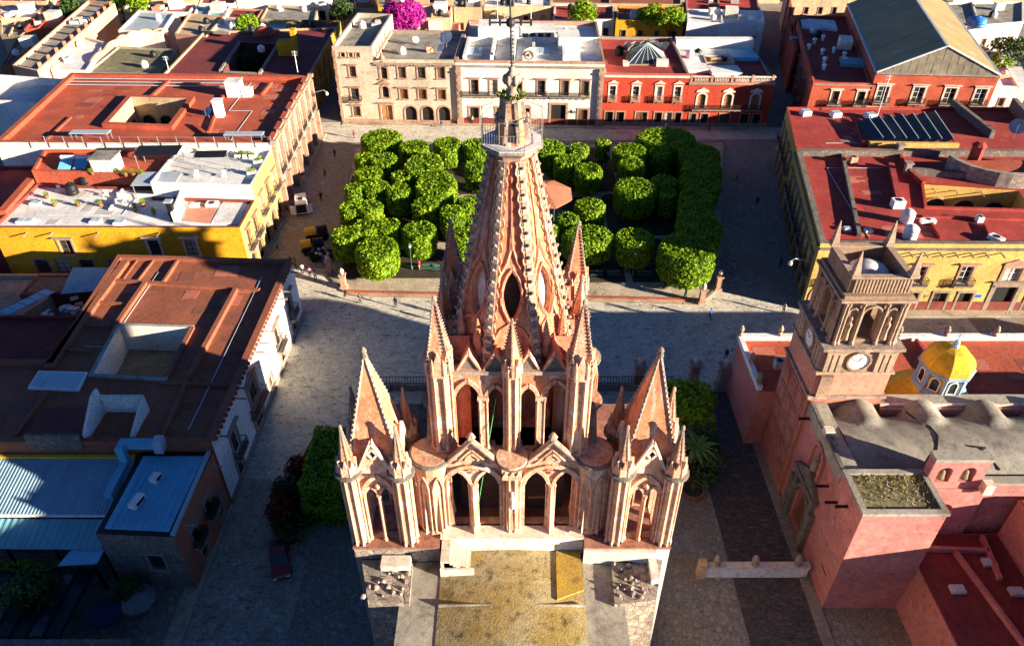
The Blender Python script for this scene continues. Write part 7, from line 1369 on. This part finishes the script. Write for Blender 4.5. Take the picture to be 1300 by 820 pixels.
# market carts under yellow covers beside the square
for i, (p_, rz) in enumerate((((-29.76,95.09,1),.35),((-29.58,91.55,1),.3),((-27.89,89.64,1),.1))):
    x, y = p_[:2]; t = thing('market_cart', ['black market cart under a rounded yellow cover towards the street','black market cart under a rounded yellow cover beside the corner post','black market cart with bags and balloons by the corner post'][i], 'cart', (x,y,.01)); L_ = 1.7
    m = MB(); m.box(x-L_,x+L_,y-.7,y+.7,.45,1.15); m.rot(0,x,y,rz); m.build('cart_box', 'black', t)
    if i < 2:
        m = MB(); n = 8
        for s_ in range(2):
            pts = [(x-L_+s_*L_*1.05, y+.85*cos(a), 1.5+.75*sin(a)) for a in [pi*k/n for k in range(n+1)]]; m.cur = s_; m.ext(pts, (L_*.9,0,0))
        m.rot(0,x,y,rz); m.build('cover', ['yellowtarp','black'], t)
        for a in (-1,1): m = MB(); [m.tube((x+a*L_*.9,y+b,1.1),(x+a*L_*.9,y+b,1.6),.04,5) for b in (-.7,.7)]; m.rot(0,x,y,rz); m.build('cover_post', 'steel', t)
    else:
        for k in range(14): m = MB(); xx, yy, zz = x+rnd.uniform(-1.6,1.6), y+rnd.uniform(-.7,.7), 1.2+rnd.uniform(0,.6); m.lathe(xx,yy,[(.02,zz-.2),(.22,zz-.05),(.25,zz+.1),(.02,zz+.3)],8); m.build('bundle', rnd.choice(['black','black','cloth_white','cloth_blue','cloth_navy']), t, True)
    for a in (-1.1,1.1):
        for b in (-.75,.75): m = MB(); m.tube((x+a,y+b-.05,.35),(x+a,y+b+.05,.35),.35,12); m.rot(0,x,y,rz); m.build('wheel', 'tyre', t)
# ---------------------------------------------------------------- street furniture
def lamp(x, y, z, label, h_=4.2, group='green lamp posts around the square'):
    t = thing('lamp_post', label, 'lamp post', (x,y,z), group); m = MB(); m.lathe(x,y,[(.2,z),(.2,z+.4),(.1,z+.6),(.06,z+1.2),(.05,z+h_-.6),(.1,z+h_-.55)],8); m.build('post', 'lampgreen', t, True); m = MB(); m.lathe(x,y,[(.1,z+h_-.55),(.24,z+h_-.1),(.2,z+h_-.05)],6); m.build('lantern', 'lampglass', t); m = MB(); m.lathe(x,y,[(.27,z+h_-.08),(.2,z+h_+.05),(.05,z+h_+.25)],6); m.build('lantern_cap', 'lampgreen', t)
lamp(*(-14.41,86.83,0)[:2],.14,'green lamp post by the bench on the sunny front walk',group=None); lamp(*(17.12,85.06,0)[:2],.14,'green lamp post by the dark bench on the shaded front walk',group=None)
for p in ((-1.21,96.01,0),(0.72,121.73,0),(-11.66,105.28,0),(13.36,96.01,0),(16.71,116.45,0)): lamp(p[0],p[1],.14,'green lamp post standing among the laurels')
def bench(p, rz, label):
    x, y = p[:2]; z = .14; t = thing('garden_bench', label, 'bench', (x,y,z), 'cast iron benches on the front walk')
    for i in range(4): m = MB(); m.obox(x,y-.2+i*.13,z+.44,z+.48,2.4,.09); m.rot(0,x,y,rz); m.build('seat_slat', 'lampgreen', t)
    for i in range(3): m = MB(); m.obox(x,y+.32,z+.58+i*.15,z+.68+i*.15,2.4,.05); m.rot(0,x,y,rz); m.build('back_slat', 'lampgreen', t)
    for s_ in (-1.05,1.05): m = MB(); m.box(x+s_-.04,x+s_+.04,y-.25,y-.18,z,z+.46); m.box(x+s_-.04,x+s_+.04,y+.28,y+.36,z,z+1.0); m.box(x+s_-.04,x+s_+.04,y-.25,y+.3,z+.36,z+.43); m.rot(0,x,y,rz); m.build('leg_frame', 'iron', t)
for px in (545,560,575,705,765,790): bench((-11.87,86.49,0.1) if px == 545 else ((-10.16,86.29,0.1) if px == 560 else ((-8.12,86.09,0.1) if px == 578 else {575:(-8.23,86.09,0.1),705:(12.29,84.92,0.1),765:(14.08,84.92,0.1),790:(18.77,84.92,0.1)}[px])), 0, 'green iron bench on the front walk of the square')
def pillar(x, y, label, h_=3.0, s_=.7, mat='trim'):
    t = thing('stone_pillar', label, 'pillar', (x,y,.01)); m = MB(); m.obox(x,y,.01,.5,s_*1.4,s_*1.4); m.obox(x,y,.5,h_-.8,s_,s_); m.obox(x,y,h_-.8,h_-.6,s_*1.35,s_*1.35); m.build('shaft', mat, t); m = MB(); m.lathe(x,y,[(.2,h_-.6),(.12,h_-.5),(.32,h_-.2),(.3,h_+.05),(.1,h_+.25),(.04,h_+.4)],10); m.build('urn', 'trimwhite', t, True)
for p, l in (((-23.34,82.4,0),'stone pillar with urn at the left end of the red kerb'),((-26.01,85.84,0),'stone pillar with urn at the carts corner of the square'),((25.59,78.96,0),'stone pillar with urn at the right end of the red kerb'),((28.52,82.03,0),'reddish stone pillar at the shaded right corner of the square')): pillar(p[0],p[1],l)
for p, l in (((14.73,62.88,0),'tall atrium gate pillar between church and plaza'),((21.12,62.88,0),'atrium gate pillar beside the round tree'),((24.48,62.62,0),'squat rubble gate pier against the chapel wing')): pillar(p[0],p[1],l,4.2,1.0,'stonegrey')
t = thing('atrium_wall', 'low stone wall with railing between atrium and plaza', 'wall', (0,62.3,0))
for i in range(12): m = MB(); x0 = -17+i*3.0; m.box(x0,x0+2.9,62.0,62.6,0,.9); m.build('wall_block', 'stonegrey', t)
m = MB(); [m.box(-17+i*.35,-16.94+i*.35,62.27,62.33,.9,2.0) for i in range(102)]; m.box(-17,18.8,62.26,62.34,2.0,2.06); m.build('railing', 'iron', t)
# kiosk
x, y = (4.85,100.1,6)[:2]; t = thing('bandstand', 'bandstand with brown hexagonal roof half hidden by the spire', 'bandstand', (x,y,.14)); m = MB(); m.lathe(x,y,[(4.3,.14),(4.3,1.1),(4.1,1.2)],8,pi/8); m.build('base', 'stonegrey', t)
m = MB(); m.lathe(x,y,[(4.7,5.0),(4.7,5.2),(2.5,6.0),(.3,6.7),(.05,7.3)],8,pi/8); m.build('roof', 'terracotta', t)
for k in range(8): a = pi/8+k*pi/4; m = MB(); colonnette(m,x+3.9*cos(a),y+3.9*sin(a),1.2,5.0,.1); m.build('column', 'lampgreen', t); b = a+pi/4; m = MB(); m.bar((x+3.9*cos(a),y+3.9*sin(a),2.1),(x+3.9*cos(b),y+3.9*sin(b),2.1),.06); [m.tube((x+3.9*(cos(a)*(1-q)+cos(b)*q),y+3.9*(sin(a)*(1-q)+sin(b)*q),1.2),(x+3.9*(cos(a)*(1-q)+cos(b)*q),y+3.9*(sin(a)*(1-q)+sin(b)*q),2.1),.02,4) for q in [i/8 for i in range(1,8)]]; m.build('railing', 'iron', t)
# bracket street lights on the corners
for p, d, l in (((-37.2,131.8,9.0),1,'curved bracket street light on the red roofed arcade house corner'),((38.6,78.6,7.0),-1,'bracket street light on the yellow corner house')):
    t = thing('street_light', l, 'street light', p); m = MB(); m.tube(p,(p[0]+d*2.2,p[1]-.3,p[2]+.7),.05,6); m.tube((p[0]+d*2.2,p[1]-.3,p[2]+.7),(p[0]+d*2.7,p[1]-.4,p[2]+.4),.05,6); m.build('arm', 'galv', t); m = MB(); m.lathe(p[0]+d*2.75,p[1]-.4,[(.1,p[2]+.45),(.3,p[2]+.15),(.28,p[2]-.15),(.1,p[2]-.3)],8); m.build('lantern', 'lampglass', t, True)
# ---------------------------------------------------------------- roof clutter
def tank(p, r, h_, mat, label, group=None):
    x, y, z = p; t = thing('water_tank', label, 'water tank', p, group); m = MB(); m.lathe(x,y,[(r*.97,z),(r,z+.1),(r,z+h_*.3),(r*.96,z+h_*.33),(r,z+h_*.36),(r,z+h_*.62),(r*.96,z+h_*.65),(r,z+h_*.68),(r*.98,z+h_*.78),(r*.6,z+h_*.95),(r*.3,z+h_)],16); m.build('body', mat, t, True); MB().cyl(x,y,z+h_*.97,z+h_*1.06,r*.32,r*.3,12).build('lid', mat, t)
G1 = 'white water tanks on the crimson roof'
tank((52.61,84.3,9.55),.85,1.9,'plasticwhite','white water tank beside the crimson courtyard roof',G1); tank((51.3,80.35,9.55),.9,1.9,'plasticwhite','white water tank beside the crimson courtyard roof',G1)
G2 = 'black water tanks on the white terrace'
for p in ((-63.76,94.13,8.45),(-62.94,96.53,8.45),(-63.28,98.52,8.45)): tank(p,.85,1.7,'black','black water tank on the white roof terrace',G2)
tank((-57.93,165.6,10.2),.7,1.5,'black','black water tank on the dark red roofs'); tank((22,150,10.1),.9,1.8,'black','black water tank beside the glass pyramid')
tank((36.6,150,9.5),.8,1.6,'plasticwhite','white water tank on the balustrade house roof'); tank((106.27,171.15,9.6),2.0,2.2,'bluetarp','wide blue water tank by the cream stone house')
def skylight(p, sx, sy, rz, label, group=None, n=2, h_=.35):
    x, y, z = p; t = thing('roof_light', label, 'skylight', p, group); m = MB(); m.obox(x,y,z-.01,z+h_,sx,sy,rz); m.build('kerb', 'plasticwhite', t)
    for i in range(n): m = MB(); m.obox(x-sx/2+sx*(i+.5)/n,y,z+h_,z+h_+.04,sx/n*.82,sy*.84,0); m.rot(0,x,y,rz); m.build('pane', 'skylight', t)
for p, l in (((43.97,82.29,9.55),'small white roof hatch left on the crimson roof'),((46.61,81.9,9.55),'small white roof hatch by the white tanks')): skylight(p,.95,.8,.05,l,None,1)
for p, l in (((50.44,119.48,9.9),'boxy roof light beside the street edge of the crimson roof house'),((55.35,118.8,9.9),'boxy roof light in the middle of the crimson roof house'),((61.03,118.13,9.9),'tilted roof light near the black louvres')): skylight(p,1.6,1.4,.2,l,None,1,.8)
for p, l in (((-66.33,86.13,8.45),'white framed double roof light at the terrace corner'),((-56.77,86.13,8.45),'blue glazed roof light on the white terrace'),((-53.36,85.72,8.45),'small roof light beside the terrace rib'),((-67.56,91.12,8.45),'narrow roof light by the red parapet'),((-44.73,90.45,8.45),'roof light near the black chimney pipe')): skylight(p,2.2 if 'double' in l else 1.4,1.0,0,l)
for x, l in ((-7.5,'wide skylight on the white mansion roof beside the beige house'),(6,'glazed skylight behind the clock gable'),(11,'long skylight on the white mansion roof')): skylight((x,146,11.95),3.2,4.0,0,l,None,3)
def ac(p, sx, sy, sz, label, mat='plasticwhite', rz=0):
    x, y, z = p; t = thing('air_conditioner', label, 'air conditioner', p); m = MB(); m.obox(x,y,z+.12,z+sz,sx,sy,rz); m.build('case', mat, t); MB().cyl(x,y,z+sz,z+sz+.04,min(sx,sy)*.36,None,14).build('fan_grille', 'black', t)
    m = MB(); [m.obox(x+a*sx*.35,y,z-.01,z+.12,.1,sy*.9,rz) for a in (-1,1)]; m.build('feet', 'steel', t)
ac((55.26,83.89,9.55),1.9,.7,.7,'long white air conditioner by the courtyard kerb'); ac((61.99,79.59,9.55),1.1,1.7,.7,'white air conditioner near the stone coping',rz=.5); ac((62.29,84.3,9.55),.8,.8,.9,'small white air conditioner under the courtyard wall'); ac((52.95,88.08,9.55),1.6,1.2,1.3,'dark topped air conditioner between the crimson ribs'); ac((65.9,109.27,9.9),1.6,1.0,.8,'white air conditioner behind the black louvres'); ac((51.94,101.55,9.55),1.0,.9,1.2,'tan vent box on the crimson roof','peach')
for p, s_, l in (((-48.91,125.17,11.2),2.4,'white roof shed on the bright red roof'),((-46.7,124.8,11.2),1.6,'lower white box beside the white roof shed'),((-48.66,115.72,11.2),1.3,'white chimney box with blue dish on the red roof')):
    x, y, z = p; t = thing('roof_box', l, 'roof box', p); h_ = 2.6 if s_ > 2 else 1.3 if s_ > 1.5 else 2.8; MB().box(x-s_/2,x+s_/2,y-s_/2,y+s_/2,z-.01,z+h_).build('walls', 'white', t); MB().box(x-s_/2-.1,x+s_/2+.1,y-s_/2-.1,y+s_/2+.1,z+h_,z+h_+.15).build('lid', 'roofwhite', t)
def dish(p, r, label, mat='plasticwhite', az=-.6):
    x, y, z = p; t = thing('satellite_dish', label, 'satellite dish', p); m = MB(); m.tube((x,y,z),(x,y,z+r*1.2),.05,6); m.build('mast', 'steel', t); c = Vector((x,y,z+r*1.6)); d = Vector((sin(az)*.75,-cos(az)*.75,.66)).normalized(); u = d.cross(Vector((0,0,1))).normalized(); v = u.cross(d); m = MB(); n, k = 16, 4
    vs_ = [c-d*.25*r]+[c+(u*cos(2*pi*i/n)+v*sin(2*pi*i/n))*r*j/k+d*r*.28*((j/k)**2-1)*.9 for j in range(1,k+1) for i in range(n)]; m.add(vs_,[(0,1+i,1+(i+1)%n) for i in range(n)]+[(1+(j-1)*n+i,1+j*n+i,1+j*n+(i+1)%n,1+(j-1)*n+(i+1)%n) for j in range(1,k) for i in range(n)]); m.build('reflector', mat, t, True); m = MB(); m.tube(tuple(c-v*r*.9),tuple(c+d*r*.8),.03,5); m.build('feed_arm', 'steel', t)
dish((-50.17,114.74,11.2),.8,'pale blue satellite dish on the red roof','bluemetal'); dish((-13.2,148,12.1),1.4,'large white satellite dish on the beige mansion roof'); dish((-14.0,144.5,12.1),.8,'small white satellite dish on the beige mansion roof'); dish((-19.5,150,12.1),.7,'tilted small dish beside the roof terrace',az=.5); dish((80.93,109.87,9.9),1.3,'pale mesh dish beside the curved stone wall','cloth')
# terrace furniture and shades on the white roof
for i, (p, w_, d_, mt, l) in enumerate((((-50.94,94.13,8.45),6.2,3.6,'galv','pale translucent canopy over the white terrace'),((-52.17,99.12,10.5),6.5,2.6,'black','black shade cloth on the white terrace'),((-43.77,97.34,10.75),4.6,1.6,'black','dark pergola shade on the upper terrace'))):
    x, y, z = p; t = thing('terrace_canopy', l, 'canopy', p); m = MB(); m.ext([(x-w_/2,y-d_/2,z+2.2),(x+w_/2,y-d_/2,z+2.3),(x+w_/2,y+d_/2,z+2.6),(x-w_/2,y+d_/2,z+2.5)],(0,0,.06)); m.build('canopy_sheet', mt, t)
    for a in (-1,1):
        for b in (-1,1): MB().tube((x+a*w_*.46,y+b*d_*.45,z),(x+a*w_*.46,y+b*d_*.45,z+2.35),.06,6).build('post', 'steel', t)
x, y, z = (-65.11,103.77,8.45); 
for i, p in enumerate(((-65.9,98.34,10.5),(-63.68,98.34,10.5))):
    x, y, z = p; t = thing('water_heater', 'white solar water heater on the red roof strip', 'water heater', p, 'solar water heaters'); m = MB(); m.ext([(x-.9,y-1.0,z+.2),(x+.9,y-1.0,z+.2),(x+.9,y+.7,z+1.1),(x-.9,y+.7,z+1.1)],(0,0,.08)); m.build('collector', 'bluemetal', t); m = MB(); m.tube((x-1,y+.9,z+1.3),(x+1,y+.9,z+1.3),.28,12); m.build('tank', 'plasticwhite', t); m = MB(); [m.bar((x+a,y+.8,z),(x+a,y+.8,z+1.1),.08) for a in (-.8,.8)]; m.build('legs', 'steel', t)
x, y, z = (-59.37,97.33,10.5); t = thing('roof_cabin', 'white cabin with open doors on the red roof strip', 'cabin', (x,y,z)); MB().box(x-1.6,x+1.6,y-1.2,y+1.6,z-.1,z+2.3).build('walls', 'white', t); MB().box(x-1.75,x+1.75,y-1.35,y+1.75,z+2.3,z+2.45).build('roof', 'roofgrey', t); [MB().box(x-1.4+i*1.0,x-.65+i*1.0,y-1.26,y-1.2,z+.1,z+2.0).build('door', 'plasticwhite', t) for i in range(3)]
x, y, z = (-46.28,86.55,8.45); t = thing('chimney_pipe', 'tall black chimney pipe against the white terrace wall', 'chimney', (x,y,z)); MB().box(x-.35,x+.35,y-.3,y+.3,z-.01,z+2.9).build('flue', 'black', t); MB().box(x-.5,x+.5,y-.45,y+.45,z+2.9,z+3.1).build('cap', 'galv', t)
for i, p in enumerate(((-42.28,90.45,8.45),(-41.56,92.72,8.45))): ac(p,1.6,1.1,.6,['white equipment box on the pink terrace floor','white equipment box by the crimson terrace wall'][i])
for i, p in enumerate(((-41.51,105.75,11.25),(-65.6,106.33,11.25))):
    x, y, z = p; t = thing('roof_table', ['long pale table shelter by the red parapet','low white bench frame by the roof fence'][i], 'table', p); MB().box(x-3,x+3,y-.7,y+.7,z+1.3,z+1.42).build('top', 'galv', t); [MB().box(x+a-.06,x+a+.06,y+b-.06,y+b+.06,z,z+1.3).build('leg', 'steel', t) for a in (-2.8,2.8) for b in (-.6,.6)]
for x, y, _ in ((-41.25,101.25,10.75),(-40.29,101.25,10.75),(-39.34,101.25,10.75),(-37.79,99.14,10.75),(-37.71,95.59,10.75)): t = thing('terrace_planter', 'green planter box along the upper terrace', 'planter', (x,y,10.75), 'planters on the upper terrace'); MB().box(x-.6,x+.6,y-.35,y+.35,10.75,11.3).build('box', 'plasticwhite', t); m = MB(); leaves(m, [(Vector((x+rnd.uniform(-.6,.6),y+rnd.uniform(-.35,.35),11.3+rnd.uniform(0,.5))), Vector((0,0,1))) for _ in range(60)], .16); m.build('foliage', 'laurel', t)
# antenna masts, odds and ends
for p, h_, l in (((-64.23,134.78,11.9),3.0,'thin antenna mast on the red parapet'),((-40.16,134.78,11.9),4.0,'thin antenna mast at the red roof corner'),((62.24,118.13,9.9),7.5,'guyed lattice mast rising beside the louvres'),((-3,156,12),8.0,'tall white flagpole on the white mansion roof'),((4,158,12),7,'second white mast on the white mansion roof')):
    t = thing('antenna_mast', l, 'mast', p); MB().tube(p,(p[0],p[1],p[2]+h_),.07,6).build('pole', 'plasticwhite', t); m = MB(); [m.tube((p[0]-.5,p[1],p[2]+h_*q),(p[0]+.5,p[1],p[2]+h_*q),.03,4) for q in (.8,.9,.97)]; m.build('cross_arm', 'plasticwhite', t)
rj = random.Random(3)
for i in range(26):
    x, y = rj.uniform(-59,-51.5), rj.uniform(70.5,76); s_ = rj.uniform(.4,1.0); t = MB(); k = i % 3; z = .02
    if k == 0: t.lathe(x,y,[(s_*.6,z),(s_,z+s_*.5),(s_*.7,z+s_*1.2),(.1,z+s_*1.5)],8)
    else: t.obox(x,y,z,z+rj.uniform(1.0,3.2),s_*1.6,s_*1.3,rj.random()); t.obox(x+.1,y,z+3.2,z+3.25,s_,s_,rj.random())
    mt = rj.choice(['galv','bluemetal','concrete']); tag(t.build('storage_jar' if k == 0 else 'storage_crate', mt, None, loc=(x,y,z)), '%s %s stored in the shaded yard behind the brown roof' % ({'galv':'metal grey','bluemetal':'pale blue','concrete':'dull stone coloured'}[mt], 'round jar' if k == 0 else 'upright crate'), 'jar' if k == 0 else 'crate', '%s %s goods in the yard' % (mt, 'round' if k == 0 else 'boxed'))

for i, p in enumerate(((-66.81,92.72,8.45),(-64.53,90.45,8.45),(-61.2,90.45,8.45),(-58.08,90.45,8.45),(-52.63,89.12,8.45),(-52.07,90.45,8.45),(-49.65,88.25,8.45),(-57.43,96.08,10.5),(-56.07,95.58,10.5),(-54.93,95.58,10.5),(-53.78,95.58,10.5),(-61.11,96.08,10.5))):
    x, y, z = p; k = 'on the white terrace' if z < 9 else 'on the red roof strip'; t = thing('flower_pot', 'clay flower pot with a small green plant %s' % k, 'flower pot', p, 'clay pots %s' % k); m = MB(); m.lathe(x,y,[(.22,z),(.32,z+.45),(.36,z+.5),(.3,z+.5)],10); m.build('pot', 'claypot', t, True); m = MB(); leaves(m, [(Vector((x+rnd.uniform(-.3,.3),y+rnd.uniform(-.3,.3),z+.55+rnd.uniform(0,.5))), Vector((0,0,1))) for _ in range(50)], .14); m.build('plant', 'laurel', t)
for i, p in enumerate(((-66.05,94.6,8.45),(-58.53,93.19,8.45),(-54.9,91.35,8.45),(-47.1,102.33,10.75),(-41.48,94.85,10.75),(-45.46,94.85,10.75))):
    x, y, z = p; k = 'lower white terrace' if z < 9 else 'upper terrace'; t = thing('garden_chair', 'white garden chair on the %s' % k, 'chair', p, 'white garden chairs on the %s' % k); MB().box(x-.28,x+.28,y-.28,y+.28,z+.42,z+.47).build('seat', 'plasticwhite', t); MB().box(x-.28,x+.28,y+.24,y+.3,z+.47,z+1.0).build('backrest', 'plasticwhite', t); [MB().box(x+a-.03,x+a+.03,y+b-.03,y+b+.03,z,z+.42).build('leg', 'plasticwhite', t) for a in (-.24,.24) for b in (-.24,.24)]
